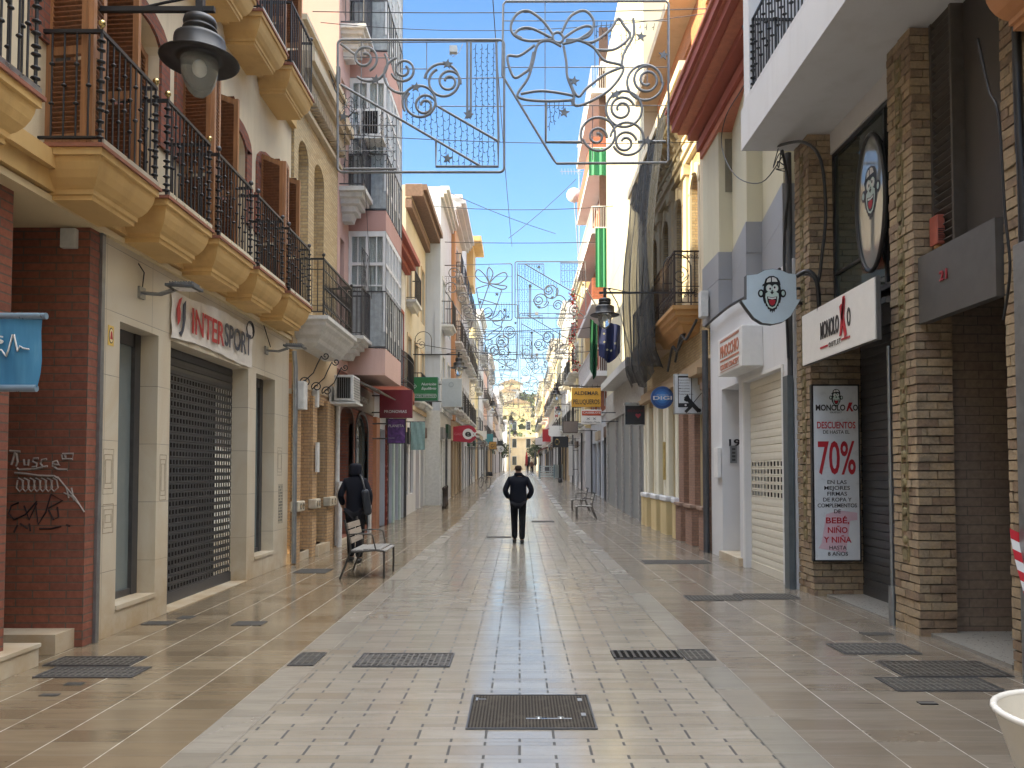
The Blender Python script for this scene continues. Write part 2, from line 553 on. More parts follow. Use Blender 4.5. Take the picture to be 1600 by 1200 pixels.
def roll(par, s, d, a, b, c, e, m, holes=None, hm=None, slat=.09, name='roller_shutter', hw=.05, hp=.085, hh=.05, lowbar=.1, k=None):
    """roller shutter of ribbed slats; holes = (z from, z to) with rows of punched openings backed by the dark shop"""
    mb = MB()
    z = c + lowbar
    sbox(mb, s, d-.012, d+.02, a, b, c, z, 1)
    n = max(1, int((e-z)/slat)); sl = (e-z)/n
    for i in range(n):
        za, zb = z + i*sl, z + (i+1)*sl
        x0, x1 = s*d, s*(d+.012)
        zm = zb - sl*.13
        punched = holes and holes[0] <= (za+zb)/2 <= holes[1] and (k is None or i % k[0] < k[1])
        if punched:
            ha, hb = za + (zm-za-hh)/2, za + (zm-za+hh)/2
            mb.quad((x0, a, za), (x0, b, za), (x0, b, ha), (x0, a, ha))
            mb.quad((x0, a, hb), (x0, b, hb), (x0, b, zm), (x0, a, zm))
            m_ = int((b-a)/hp); p = (b-a)/m_
            for j in range(m_):
                y = a + j*p
                mb.quad((x0, y, ha), (x0, y+(p-hw)/2, ha), (x0, y+(p-hw)/2, hb), (x0, y, hb))
                mb.quad((x0, y+(p+hw)/2, ha), (x0, y+p, ha), (x0, y+p, hb), (x0, y+(p+hw)/2, hb))
                mb.quad((x0, y+(p-hw)/2, ha), (x0, y+(p+hw)/2, ha), (x1, y+(p+hw)/2, ha), (x1, y+(p-hw)/2, ha))
                mb.quad((x0, y+(p+hw)/2, ha), (x0, y+(p+hw)/2, hb), (x1, y+(p+hw)/2, hb), (x1, y+(p+hw)/2, ha))
        else:
            mb.quad((x0, a, za), (x0, b, za), (s*(d-.004), b, (za+zm)/2), (s*(d-.004), a, (za+zm)/2))
            mb.quad((s*(d-.004), a, (za+zm)/2), (s*(d-.004), b, (za+zm)/2), (x0, b, zm), (x0, a, zm))
        mb.quad((x0, a, zm), (x0, b, zm), (x1, b, zm+sl*.04), (x1, a, zm+sl*.04))
        mb.quad((x1, a, zm+sl*.04), (x1, b, zm+sl*.04), (x0, b, zb), (x0, a, zb))
    o = mb.build(name, [m, m], par)
    if holes:
        q = MB(); sbox(q, s, d+.25, d+.27, a-.02, b+.02, c, e); q.build('shop_interior', hm, o)
    return o
def louvre_leaf(par, p0, p1, c, e, fm, sm, ar=0, name='shutter_leaf', n=None):
    """louvred wooden leaf standing on the line p0-p1 (plan points), from c up to e; the top edge slopes by ar"""
    P0, P1 = Vector((*p0, 0)), Vector((*p1, 0))
    w = (P1-P0).length; t = (P1-P0).normalized(); nr = Vector((-t.y, t.x, 0))
    mb = MB(); fw, th = .055, .02
    def bx(a0, a1, z0, z1, t0=-th, t1=th, m=0, tilt=0):
        vs = []
        for q, zz in ((t0, z0), (t1, z0 + tilt)):
            for a in (a0, a1):
                for dz in (0, z1-z0): vs.append(P0 + t*a + nr*q + Vector((0, 0, zz+dz)))
        mb.add(vs, [(0,1,3,2),(4,6,7,5),(0,4,5,1),(2,3,7,6),(0,2,6,4),(1,5,7,3)], m)
    bx(0, fw, c, e - ar); bx(w-fw, w, c, e)
    bx(fw, w-fw, c, c+fw*1.6); bx(fw, w-fw, c+(e-c)*.38, c+(e-c)*.38+fw*1.3)
    mb.add([P0 + t*a + nr*q + Vector((0, 0, z)) for q in (-th, th) for a, z in ((fw, e-ar-fw*1.3), (w-fw, e-fw*1.3), (w-fw, e), (fw, e-ar))],
           [(0,1,2,3),(4,7,6,5),(0,4,5,1),(3,2,6,7)], 0)
    z = c + fw*1.8
    pitch = .042
    while z < e - ar - fw*1.5:
        if not (c+(e-c)*.38-.02 < z < c+(e-c)*.38+fw*1.3): bx(fw, w-fw, z, z+.009, -.016, .016, 1, tilt=-.03)
        z += pitch
    return mb.build(name, [fm, sm], par)
def baluster(mb, x, y, z0, z1, r=.008, beads=(), big=False):
    mb.tube([(x, y, z0), (x, y, z1)], r, 5 if not big else 7)
    for f in beads:
        z = z0 + (z1-z0)*f
        mb.lathe([(r, -.016), (r*2.6, -.004), (r*2.6, .004), (r, .016)], (x, y, z), 7)
def railing(par, s, dw, df, y0, y1, z0, z1, m, pitch=.1, r=.009, detail=2, ends=(1, 1), ballm=None, midrail=None, name='railing'):
    mb = MB(); xf, xw = s*df, s*dw
    for z, h in ((z1-.03, .03), (z0+.05, .018)):
        mb.box(xf-.014, xf+.014, y0-.014, y1+.014, z, z+h)
        for e, yy in zip(ends, (y0, y1)):
            if e: mb.box(min(xw, xf+s*.014), max(xw, xf+s*.014), yy-.014, yy+.014, z, z+h)
    if midrail:
        for z in midrail:
            mb.box(xf-.01, xf+.01, y0, y1, z, z+.012)
            for e, yy in zip(ends, (y0, y1)):
                if e: mb.box(min(xw, xf), max(xw, xf), yy-.01, yy+.01, z, z+.012)
    n = max(2, round((y1-y0)/pitch))
    for i in range(1, n):
        y = y0 + (y1-y0)*i/n
        bd = (() if detail < 2 else ((.3, .62) if i % 2 else (.46, .8)))
        baluster(mb, xf, y, z0+.05, z1-.02, r, bd)
    m_ = max(2, round(abs(df-dw)/pitch))
    for e, yy in zip(ends, (y0, y1)):
        if e:
            for i in range(1, m_):
                x = s*(df + (dw-df)*i/m_)
                baluster(mb, x, yy, z0+.05, z1-.02, r, () if detail < 2 else (.5,) if i % 2 else (.33, .7))
    for yy in (y0, y1):
        if detail >= 2: baluster(mb, xf, yy, z0, z1, r*1.5, (.06, .12, .2, .3, .36, .46, .55, .66, .72, .82, .9), True)
        else: mb.tube([(xf, yy, z0), (xf, yy, z1)], r*1.6, 5)
    o = mb.build(name, m, par)
    if ballm:
        for yy in (y0, y1):
            q = MB(); q.lathe([(.012, 0), (.006, .02), (.014, .028)], (xf, yy, z1), 8); q.ball((xf, yy, z1+.052), .03, 10)
            q.build('finial', ballm, o)
    return o
def moulded_slab(par, s, dw, df, y0, y1, zt, zb, m, prof=None, name='balcony', topm=None):
    """balcony slab whose three free sides step inwards towards its underside"""
    prof = prof or [(0, 0), (0, .15), (.025, .17), (.03, .28), (.045, .42), (.07, .58), (.105, .72), (.13, .78), (.13, .88), (.15, .9), (.15, 1)]
    mb = MB(); H = zt - zb; P = []
    for ins, f in prof:
        z = zt - H*f
        P.append([(s*dw, y0+ins, z), (s*(df+ins), y0+ins, z), (s*(df+ins), y1-ins, z), (s*dw, y1-ins, z)])
    for A, B in zip(P[:-1], P[1:]):
        for i in range(3): mb.quad(A[i], A[i+1], B[i+1], B[i])
    mb.quad(*P[0]); mb.quad(*P[-1])
    mats = [m]
    if topm:
        mats.append(topm)
        mb.box(min(s*dw, s*(df-.02)), max(s*dw, s*(df-.02)), y0-.02, y1+.02, zt, zt+.03, 1)
    return mb.build(name, mats, par)
def cornice(mb, s, d, y0, y1, steps, mat=0, ret=True):
    """stacked string courses: steps = (projection, z0, z1)"""
    for p, za, zb in steps: sbox(mb, s, d-p, d+.02, y0, y1, za, zb, mat)
def cable(name, pts, r, m, label=None, sag=0.0, parent=None, n=10, cat='cable', group=None):
    out = []
    pts = [Vector(p) for p in pts]
    for a, b in zip(pts[:-1], pts[1:]):
        for i in range(n):
            t = i/n
            p = a.lerp(b, t); p.z -= sag*4*t*(1-t)
            out.append(p)
    out.append(pts[-1])
    mb = MB(); mb.tube(out, r, 5)
    return mb.build(name, m, parent, label, cat if label else None, group, org=None if parent else pts[0])
def spiral(c, r0, r1, a0, turns, n=28):
    out = []
    for i in range(n+1):
        t = i/n; a = a0 + turns*2*math.pi*t; r = r0 + (r1-r0)*t
        out.append((c[0]+r*math.cos(a), c[1]+r*math.sin(a)))
    return out

# ------------------------------------------------------------------ palette
M_IRON = simple('black iron', (.012,.012,.014), .45, .0, .5, .2)
M_DIRON = simple('grey iron', (.07,.07,.075), .5, .2, .5, .2)
M_STEEL = simple('galvanised steel', (.30,.31,.32), .38, .75, .5, .2)
M_DSTEEL = simple('dark steel', (.09,.09,.095), .42, .5, .5, .2)
M_ALU = simple('brushed aluminium', (.42,.43,.44), .3, .9, .5, .12)
M_BRASS = simple('brass', (.55,.42,.18), .22, 1.0, .5, .15)
M_GLASS = glass_dark()
M_GLASSG = glass_dark('green grey glass', (.05,.06,.05), .05)
M_WHITE = simple('white paint', (.68,.68,.67), .45, 0, .4, .06)
M_WHITED = simple('weathered white paint', (.6,.6,.58), .6, 0, .4, .15)
M_BLACK = simple('black plastic', (.015,.015,.017), .4, 0, .5, .1)
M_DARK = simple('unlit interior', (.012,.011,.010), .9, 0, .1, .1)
M_WOOD = wood('orange brown timber', (.34,.155,.062), .45)
M_WOODS = wood('reddish timber slats', (.21,.085,.036), .45, 'y')
M_YELLOW = plaster('ochre yellow moulding', (.64,.42,.165), .7, .65, .12)
M_CREAM = plaster('cream render', (.70,.60,.42), .85, .5, .2)
M_TAN = plaster('tan render', (.55,.42,.27), .85, .4, .3)
M_GREYST = plaster('grey granite', (.27,.275,.29), .5, .15, .05, False)
M_PINK = plaster('pink render', (.60,.40,.34), .85, .3, .2)
M_WHR = plaster('white render', (.60,.60,.61), .8, .2, .15)
M_WHR2 = plaster('bluish white render', (.50,.54,.60), .8, .5, .2)
M_GREYR = plaster('light grey render', (.55,.55,.56), .8, .25, .15)
M_MAROON = plaster('maroon moulding', (.33,.08,.05), .7, .35, .1)
M_RBRICK = brick('dark red brick', (.25,.085,.05), (.19,.065,.042), (.11,.08,.06), .30, .072, .007, bump=.7)
M_RBRICK2 = brick('red brick', (.27,.09,.05), (.21,.065,.04), (.12,.085,.07), .25, .07, .007, bump=.6)
M_YBRICK = brick('yellow brick', (.60,.46,.25), (.48,.34,.17), (.36,.29,.19), .25, .06, .008, bump=.6)
M_OBRICK = brick('tan brick', (.50,.33,.17), (.42,.26,.13), (.28,.2,.13), .24, .058, .008, bump=.6)
M_SBRICK = brick('brown brick', (.30,.17,.115), (.25,.14,.095), (.2,.13,.1), .22, .055, .006, bump=.5)
M_DBRICK = brick('dark stone strips', (.21,.165,.125), (.185,.135,.105), (.10,.085,.068), .27, .088, .005, bump=.6, jitter=.008)
M_MARBLE = marble('cream marble cladding', (.60,.54,.43), stain=.75)
# ------------------------------------------------------------------ street surface
def ground_sheet(name, x0, x1, y0, y1, dz, m, kind='structure', thick=None):
    ys = [y0] + [y for y in range(-38, 400, 2) if y0 < y < y1] + [y1]
    mb = MB()
    for a, b in zip(ys[:-1], ys[1:]):
        mb.quad((x0, a, gz(a)+dz), (x1, a, gz(a)+dz), (x1, b, gz(b)+dz), (x0, b, gz(b)+dz))
    return mb.build(name, m, kind=kind)
def lane_mat():
    t = NT('lane paving'); p = t.sep(t.pos())
    x, y = p[0], p[1]
    per, a, b = .262, .056, .112
    q = t.math('DIVIDE', y, per)
    k = t.math('FLOOR', q)
    f = t.math('MULTIPLY', t.math('SUBTRACT', q, k), per)
    s1, s2 = t.math('GREATER_THAN', f, a), t.math('GREATER_THAN', f, b)
    row = t.math('ADD', t.math('MULTIPLY', k, 3.0), t.math('ADD', s1, s2))
    par = t.math('FLOORED_MODULO', row, 2.0)
    L = .40
    u = t.math('DIVIDE', t.math('ADD', x, t.math('MULTIPLY', par, L/2)), L)
    ku = t.math('FLOOR', u)
    fu = t.math('MULTIPLY', t.math('SUBTRACT', u, ku), L)
    du = t.math('MINIMUM', fu, t.math('SUBTRACT', L, fu))
    d0 = t.math('MINIMUM', f, t.math('SUBTRACT', per, f))
    d1 = t.math('ABSOLUTE', t.math('SUBTRACT', f, a)); d2 = t.math('ABSOLUTE', t.math('SUBTRACT', f, b))
    dv = t.math('MINIMUM', d0, t.math('MINIMUM', d1, d2))
    ju = t.math('LESS_THAN', du, .0078)      # open end joints, dark
    jv = t.math('LESS_THAN', dv, .0022)
    wn_ = t.new('ShaderNodeTexWhiteNoise', noise_dimensions='2D'); t.link(t.comb(ku, row), wn_.inputs['Vector'])
    c = t.ramp(wn_.outputs['Value'], [(0, (.250,.225,.185)), (.45, (.272,.246,.205)), (.9, (.292,.268,.226)), (1, (.230,.198,.155))])
    vein = t.noise(3.0, 6, .65, stretch=(1, 5, 1), dist=.6)
    c = t.mix(t.math('MULTIPLY', t.ramp(vein, [(.45, (0,0,0)), (.7, (1,1,1))]), .45), c, (.22,.19,.15))
    dirt = t.noise(.55, 6, .62)
    c = t.mix(t.math('MULTIPLY', t.ramp(dirt, [(.45, (0,0,0)), (.8, (1,1,1))]), .35), c, (.15,.135,.115))
    spot = t.noise(26, 3, .6)
    c = t.mix(t.ramp(spot, [(.68, (0,0,0)), (.75, (.5,.5,.5))]), c, (.10,.095,.08))
    jn = t.math('MAXIMUM', ju, t.math('MULTIPLY', jv, .85))
    c = t.mix(jn, c, (.035,.032,.028))
    rg = t.math('ADD', t.math('MULTIPLY', wn_.outputs['Value'], .10), t.math('MULTIPLY_ADD', dirt, .22, .02))
    t.set(color=c, rough=t.math('MAXIMUM', rg, t.math('MULTIPLY', jn, .8)), spec=1.0)
    h = t.math('ADD', t.math('MULTIPLY', jn, -1.0), t.math('MULTIPLY', wn_.outputs['Value'], .3))
    h = t.math('ADD', h, t.math('MULTIPLY', t.noise(5, 4), .5))
    t.bump(h, .22, .003)
    return t.mat
def walk_mat(name, cols, W, H, x0, long_joint, rough0=.1, open_=.002):
    t = NT(name); p = t.sep(t.pos())
    u = t.math('DIVIDE', t.math('SUBTRACT', p[0], x0), W); ku = t.math('FLOOR', u)
    v = t.math('DIVIDE', p[1], H); kv = t.math('FLOOR', v)
    fu = t.math('MULTIPLY', t.math('SUBTRACT', u, ku), W); fv = t.math('MULTIPLY', t.math('SUBTRACT', v, kv), H)
    du = t.math('MINIMUM', fu, t.math('SUBTRACT', W, fu)); dv = t.math('MINIMUM', fv, t.math('SUBTRACT', H, fv))
    ju, jv = t.math('LESS_THAN', du, .0038), t.math('LESS_THAN', dv, open_)
    wn_ = t.new('ShaderNodeTexWhiteNoise', noise_dimensions='2D'); t.link(t.comb(ku, kv), wn_.inputs['Vector'])
    c = t.ramp(wn_.outputs['Value'], cols)
    vein = t.noise(2.2, 7, .66, stretch=(.8, 6, 1), dist=.8)
    c = t.mix(t.math('MULTIPLY', t.ramp(vein, [(.42, (0,0,0)), (.68, (1,1,1))]), .55), c, tint(cols[1][1], .62))
    dirt = t.noise(.5, 6, .6)
    c = t.mix(t.math('MULTIPLY', t.ramp(dirt, [(.45, (0,0,0)), (.8, (1,1,1))]), .35), c, tint(cols[0][1], .5))
    brk = t.ramp(t.noise(9, 2), [(.44, (0,0,0)), (.52, (1,1,1))])
    c = t.mix(t.math('MULTIPLY', ju, t.math('MULTIPLY_ADD', brk, .6, .4)), c, long_joint)
    c = t.mix(t.math('MULTIPLY', jv, .8), c, (.07,.06,.045))
    j = t.math('MAXIMUM', ju, jv)
    rg = t.math('ADD', t.math('MULTIPLY', wn_.outputs['Value'], .09), t.math('MULTIPLY_ADD', dirt, .22, rough0))
    t.set(color=c, rough=t.math('MAXIMUM', rg, t.math('MULTIPLY', j, .6)), spec=.85)
    h = t.math('ADD', t.math('MULTIPLY', j, -1.0), t.math('MULTIPLY', wn_.outputs['Value'], .3))
    h = t.math('ADD', h, t.math('MULTIPLY', t.noise(5, 4), .5))
    t.bump(h, .2, .003)
    return t.mat
LX0, LX1 = -1.90, 1.66
BW = .255
M_LANE = lane_mat()
M_WALKL = walk_mat('left pavement slabs', [(0, (.150,.112,.070)), (.4, (.205,.158,.102)), (.75, (.245,.195,.130)), (1, (.165,.118,.070))], .41, .205, LX0, (.42,.39,.33), .03)
M_WALKR = walk_mat('right pavement slabs', [(0, (.165,.138,.108)), (.4, (.195,.166,.132)), (.75, (.215,.188,.154)), (1, (.16,.13,.098))], .41, .205, LX1, (.34,.31,.27), .06)
M_BAND = walk_mat('border band', [(0, (.235,.21,.172)), (.4, (.275,.25,.21)), (.75, (.30,.275,.235)), (1, (.225,.19,.145))], BW, .62, LX0, (.1,.09,.08), .1, .003)
M_BAND2 = walk_mat('right border band', [(0, (.215,.20,.172)), (.4, (.25,.235,.205)), (.75, (.275,.26,.23)), (1, (.205,.18,.148))], BW, .62, LX1, (.06,.055,.05), .1, .003)
M_SOIL = simple('distant earth', (.2,.17,.12), .9, 0, .2, .3, scale=.1)
mb = MB(); ys = [-60, 0, 25, 65, 120, 220, 420]
for a, b in zip(ys[:-1], ys[1:]): mb.quad((-300, a, gz(a)-.03), (300, a, gz(a)-.03), (300, b, gz(b)-.03), (-300, b, gz(b)-.03))
mb.build('ground', M_SOIL, kind='structure')
ground_sheet('road', LX0+BW, LX1-BW, -20, 230, .0, M_LANE)
ground_sheet('kerb_band', LX0, LX0+BW, -20, 230, .0015, M_BAND)
ground_sheet('kerb_band', LX1-BW, LX1, -20, 230, .0015, M_BAND2)
ground_sheet('pavement', -7.5, LX0, -20, 230, .0, M_WALKL)
ground_sheet('pavement', LX1, 7.5, -20, 230, .0, M_WALKR)

# ---- covers and grates let into the paving
def cover_mat(name, c, pat):
    t = NT(name); p = t.sep(t.pos())
    if pat == 'check':
        k = 150.0
        a = t.math('SINE', t.math('MULTIPLY', t.math('ADD', p[0], p[1]), k)); b = t.math('SINE', t.math('MULTIPLY', t.math('SUBTRACT', p[0], p[1]), k))
        h = t.math('GREATER_THAN', t.math('MULTIPLY', a, b), .05)
    elif pat == 'swirl':
        v = t.new('ShaderNodeTexVoronoi'); t.link(t.pos(), v.inputs['Vector']); v.inputs['Scale'].default_value = 26
        h = t.math('GREATER_THAN', v.outputs['Distance'], .42)
    elif pat == 'bars':
        h = t.math('GREATER_THAN', t.math('SINE', t.math('MULTIPLY', p[1], 150.0)), -.1)
    else:
        h = t.math('MULTIPLY', t.noise(60, 3), 1.0)
    nz = t.noise(7, 4)
    c_ = t.mix(t.math('MULTIPLY', h, .8), tint(c, .5), tint(c, 2.6))
    c_ = t.mix(t.ramp(nz, [(.5, (0,0,0)), (.75, (.6,.6,.6))]), c_, (.10,.09,.075))
    t.set(color=c_, rough=t.math('MULTIPLY_ADD', nz, .2, .75), metal=0.0, spec=.12)
    t.bump(h, .7, .006)
    return t.mat
M_COVC = cover_mat('chequered cast iron', (.040,.035,.03), 'check')
M_COVS = cover_mat('swirl cast iron', (.045,.043,.042), 'swirl')
M_COVB = cover_mat('slotted cast iron', (.05,.048,.046), 'bars')
M_COVP = cover_mat('plain cast iron', (.045,.043,.04), 'plain')
M_RIB = simple('worn iron ribs', (.13,.12,.105), .5, .3, .4, .3)
def cover(x0, x1, y0, y1, m, name, label, cat='manhole cover', frame=True, slots=None, cap=None):
    z = gz((y0+y1)/2)
    t = thing(name, label, cat, ((x0+x1)/2, (y0+y1)/2, z))
    mb = MB()
    if slots:                                         # bars over a dark channel
        n = max(3, round((x1-x0)/slots))
        for i in range(n+1):
            x = x0 + (x1-x0)*i/n
            mb.box(x-slots*.22, x+slots*.22, y0+.02, y1-.02, z+.004, z+.012)
        q = MB(); q.box(x0, x1, y0, y1, z-.02, z+.003); q.build('channel', M_DARK, t)
    else: mb.box(x0+.012, x1-.012, y0+.012, y1-.012, z-.02, z+.006)
    mb.build('plate', m, t)
    if frame and not slots and not cap:
        g = MB(); w_ = x1-x0; n = max(4, round(w_/.05)); hh_ = z+.0085
        for i in range(1, n): g.box(x0+w_*i/n-.006, x0+w_*i/n+.006, y0+.03, y1-.03, z+.0055, hh_)
        for j in range(1, 4): g.box(x0+.03, x1-.03, y0+(y1-y0)*j/4-.007, y0+(y1-y0)*j/4+.007, z+.0055, hh_-.0006)
        g.build('raised_ribs', M_RIB, t)
    if frame:
        f = MB(); w = .012
        for a in ((x0, x1, y0, y0+w), (x0, x1, y1-w, y1), (x0, x0+w, y0+w, y1-w), (x1-w, x1, y0+w, y1-w)): f.box(a[0], a[1], a[2], a[3], z-.02, z+.009)
        f.build('frame', M_DSTEEL, t)
    if cap: cap(t, z)
    return t
def keyholes(t, z):
    q = MB()
    q.box(-.30, -.285, 5.30, 5.36, z+.0065, z+.008); q.box(-.28, -.23, 5.32, 5.33, z+.0065, z+.008)
    q.box(.395, .425, 5.28, 5.34, z+.0065, z+.009); q.box(.395, .425, 4.96, 5.02, z+.0065, z+.009)
    q.lathe([(.022, 0), (.022, .002)], (.12, 4.93, z+.0065), 12); q.lathe([(.022, 0), (.022, .002)], (.26, 4.93, z+.0065), 12); q.box(.04, .33, 4.905, 4.92, z+.0065, z+.0078)
    q.build('worn_metal_marks', M_ALU, t)
cover(-.33, .475, 4.72, 5.43, M_COVC, 'manhole_cover', 'large square chequered iron manhole cover in the middle of the near lane', cap=keyholes)
cover(-1.34, -.56, 6.2, 6.66, M_COVS, 'manhole_cover', 'wide dark swirl-patterned iron cover left of centre in the paved lane')
cover(-1.875, -1.66, 6.24, 6.68, M_COVP, 'manhole_cover', 'small plain grey cover set in the left border band')
cover(.8, 1.36, 6.46, 6.76, M_COVB, 'drain_grate', 'slotted drain grate on the right side of the paved lane', 'drain', slots=.055)
cover(1.385, 1.63, 6.42, 6.8, M_COVP, 'manhole_cover', 'small plain cover in the right border band beside the slotted grate')
def pxrect(x0, x1, yb, yt):
    Y0 = 1200*EYE/(yb-736); Y1 = 1200*EYE/(yt-736)
    Ym = (Y0+Y1)/2
    return ((x0-812)*Ym/1200, (x1-812)*Ym/1200, Y0, Y1)
for (x0, x1, yb, yt, m, nm, lb, cat) in [
    (90, 222, 1038, 1024, M_COVC, 'manhole_cover', 'long chequered cover near the left steps, the farther of a touching pair', 'manhole cover'),
    (77, 228, 1056, 1040, M_COVB, 'manhole_cover', 'long cast cover near the left steps, the nearer of a touching pair', 'manhole cover'),
    (107, 140, 1068, 1063, M_COVP, 'valve_cover', 'tiny dark valve lid just in front of the paired covers by the left steps', 'valve cover'),
    (69, 102, 1085, 1080, M_COVP, 'valve_cover', 'tiny worn valve lid nearest the bottom left corner', 'valve cover'),
    (368, 418, 976, 969, M_COVP, 'manhole_cover', 'narrow grey cover in the left pavement in front of the perforated shutter', 'manhole cover'),
    (229, 277, 975, 969, M_COVP, 'manhole_cover', 'narrow grey cover close to the pale marble plinth', 'manhole cover'),
    (282, 308, 966, 961, M_COVP, 'valve_cover', 'small dark lid beside the marble plinth, right of the narrow grey cover', 'valve cover'),
    (465, 518, 895, 888, M_COVP, 'manhole_cover', 'grey cover on the pavement in front of the yellow brick pilasters', 'manhole cover'),
    (1300, 1418, 1020, 1004, M_COVB, 'drain_grate', 'ribbed grate in front of the rustic brick pillar', 'drain'),
    (1340, 1390, 991, 986, M_COVP, 'valve_cover', 'thin dark lid at the foot of the rustic brick pillar', 'valve cover'),
    (1384, 1548, 1055, 1031, M_COVC, 'drain_grate', 'large chequered grate in front of doorway 21', 'drain'),
    (1378, 1541, 1077, 1056, M_COVP, 'manhole_cover', 'large smooth dark cover next to the chequered grate by doorway 21', 'manhole cover'),
    (1426, 1458, 1098, 1092, M_COVB, 'valve_cover', 'tiny ribbed lid in the right pavement near the white chair', 'valve cover'),
    (1150, 1240, 935, 927, M_COVP, 'manhole_cover', 'flat grey cover beside the white shutter, the right one of two in line', 'manhole cover'),
    (1070, 1152, 937, 930, M_COVP, 'manhole_cover', 'flat grey cover on the right pavement, the left one of two in line', 'manhole cover'),
    (1003, 1105, 880, 875, M_COVB, 'drain_grate', 'long thin drain strip crossing the right pavement before number 19', 'drain'),
    (760, 800, 840, 838, M_COVB, 'drain_grate', 'short thin drain slot to the left of the walking man', 'drain'),
    (830, 866, 816, 813.5, M_COVB, 'drain_grate', 'short dark drain slot to the right of the walking man', 'drain'),
]:
    X0, X1, Y0, Y1 = pxrect(x0, x1, yb, yt)
    cover(X0, X1, Y0, max(Y1, Y0+.05), m, nm, lb, cat, frame=(x1-x0) > 60)
# ================================================================== LEFT SIDE
# ------------------------------------------------------------------ the balcony house over the marble shop front
D1 = 3.9
L1 = thing('balcony_house', 'cream house with ochre balconies and brown louvred shutters above a pale marble shop front', 'building', (-3.9, 9, 0))
wc = [4.8, 6.6, 7.8, 9.08, 10.4, 11.75]
H1 = 14.0
holes = []
for i, c in enumerate(wc):
    holes.append((c-.36, c+.36, 4.22, 6.28, .22, .22))
    holes.append((c-.36, c+.36, 7.64, 9.6, .22, .22))
mb = MB(); facade(mb, -1, D1, 2.2, 12.93, 3.84, H1, holes, shell=7)
mb.build('upper_wall', M_CREAM, L1)
mb = MB()
sbox(mb, -1, D1-.14, D1-.001, 2.2, 12.93, 4.02, 4.16); sbox(mb, -1, D1-.08, D1-.001, 2.2, 12.93, 3.86, 4.02)
sbox(mb, -1, D1-.09, D1-.001, 2.2, 12.93, 7.42, 7.56); sbox(mb, -1, D1-.3, D1-.001, 2.2, 12.96, H1-.18, H1+.02); sbox(mb, -1, D1-.18, D1-.001, 2.2, 12.95, H1-.34, H1-.181)
mb.build('cornice', M_YELLOW, L1)
# brick surrounds
for i, c in enumerate(wc):
    for zb, zt in ((4.22, 6.28), (7.64, 9.6)):
        mb = MB(); fn = lambda u, v, w: (w, u, v)
        op, ip = arc_pts(c-.56, c+.56, zt+.17, .30), arc_pts(c-.36, c+.36, zt, .22)
        for k in range(8): mb.prism([ip[k], ip[k+1], op[k+1], op[k]], fn, -D1+.03, -D1)
        for sg in (-1, 1):
            a, b = sorted((c+sg*.36, c+sg*.56))
            sbox(mb, -1, D1-.03, D1, a, b, zt-1.2, zt-.13)
            a, b = sorted((c+sg*.561, c+sg*.62)); 
            sbox(mb, -1, D1-.03, D1, a, b, zt-1.2, zt-.62)
        mb.build('brick_surround', M_RBRICK2, L1)
        w = window(L1, -1, D1+.18, c-.36, c+.36, zb, zt, M_WOOD, M_GLASS, 2, 3, ar=.22)
        if i in (1, 3, 5):
            louvre_leaf(w, (-D1+.0, c-.37), (-D1+.37, c-.42 if zb < 5 else c-.36), zb+.02, zt-.08, M_WOOD, M_WOODS, ar=-.12)
            louvre_leaf(w, (-D1+.0, c+.37), (-D1+.40, c+.34), zb+.02, zt-.08, M_WOOD, M_WOODS, ar=-.12)
            if zb < 5: louvre_leaf(w, (-D1+.39, c-.43), (-D1+.37, c-.2), zb+.02, zt-.08, M_WOOD, M_WOODS, ar=.0)
        else:
            louvre_leaf(w, (-D1-.13, c-.34), (-D1-.13, c-.01), zb+.02, zt-.12, M_WOOD, M_WOODS, ar=.1)
            louvre_leaf(w, (-D1-.13, c+.34), (-D1-.13, c+.01), zb+.02, zt-.12, M_WOOD, M_WOODS, ar=.1)
# balconies
M_TERR = simple('terracotta edge tiles', (.26,.10,.06), .6, 0, .4, .25)
span = [(4.3, 5.3), (6.13, 7.06), (7.3, 8.3), (8.56, 9.6), (9.87, 10.9), (11.2, 12.3)]
for i, (a, b) in enumerate(span):
    for zt, zb_, dt in ((4.18, 3.80, 2), (7.58, 7.22, 1)):
        s_ = moulded_slab(L1, -1, D1-.0, D1-.53, a-.03, b+.03, zt, zb_, M_YELLOW, topm=M_TERR)
        if zt < 5 or i > 1:
            railing(s_, -1, D1, D1-.5, a, b, zt+.03, zt+.98, M_IRON, .095, .0085, dt, ballm=M_BRASS if (i < 3 and zt < 5) else M_DIRON)
            q = MB(); q.box(-D1+.525, -D1+.54, a-.01, b+.01, zt+.035, zt+.075); q.build('edge_strip', M_ALU, s_)
# ground floor: marble front
mb = MB()
hz = [(7.45, 8.25, .26, 3.03, .2), (8.54, 11.0, 0.0, 3.03, .23), (11.33, 12.2, .30, 3.02, .2)]
facade(mb, -1, D1, 7.12, 12.93, 0, 3.84, hz, shell=0)
mb.build('marble_cladding', M_MARBLE, L1)
for (a, b, c, e, dp) in (hz[0], hz[2]):
    mb = MB(); d = D1+dp
    sbox(mb, -1, d, d+.05, a, a+.05, c, e); sbox(mb, -1, d-.01, d+.05, b-.12, b, c, e); sbox(mb, -1, d, d+.05, a+.05, b-.12, c, c+.08); sbox(mb, -1, d, d+.05, a+.05, b-.12, e-.14, e)
    w = mb.build('shop_window', M_DSTEEL, L1)
    p = MB(); sbox(p, -1, d+.03, d+.04, a+.03, b-.1, c+.05, e-.1); p.build('pane', simple('frosted shop glass', (.17,.20,.20), .12, 0, .6, .05), w)
    q = MB(); sbox(q, -1, D1-.015, D1+dp, a, b, c-.03, c+.012); q.build('sill', M_MARBLE, w)
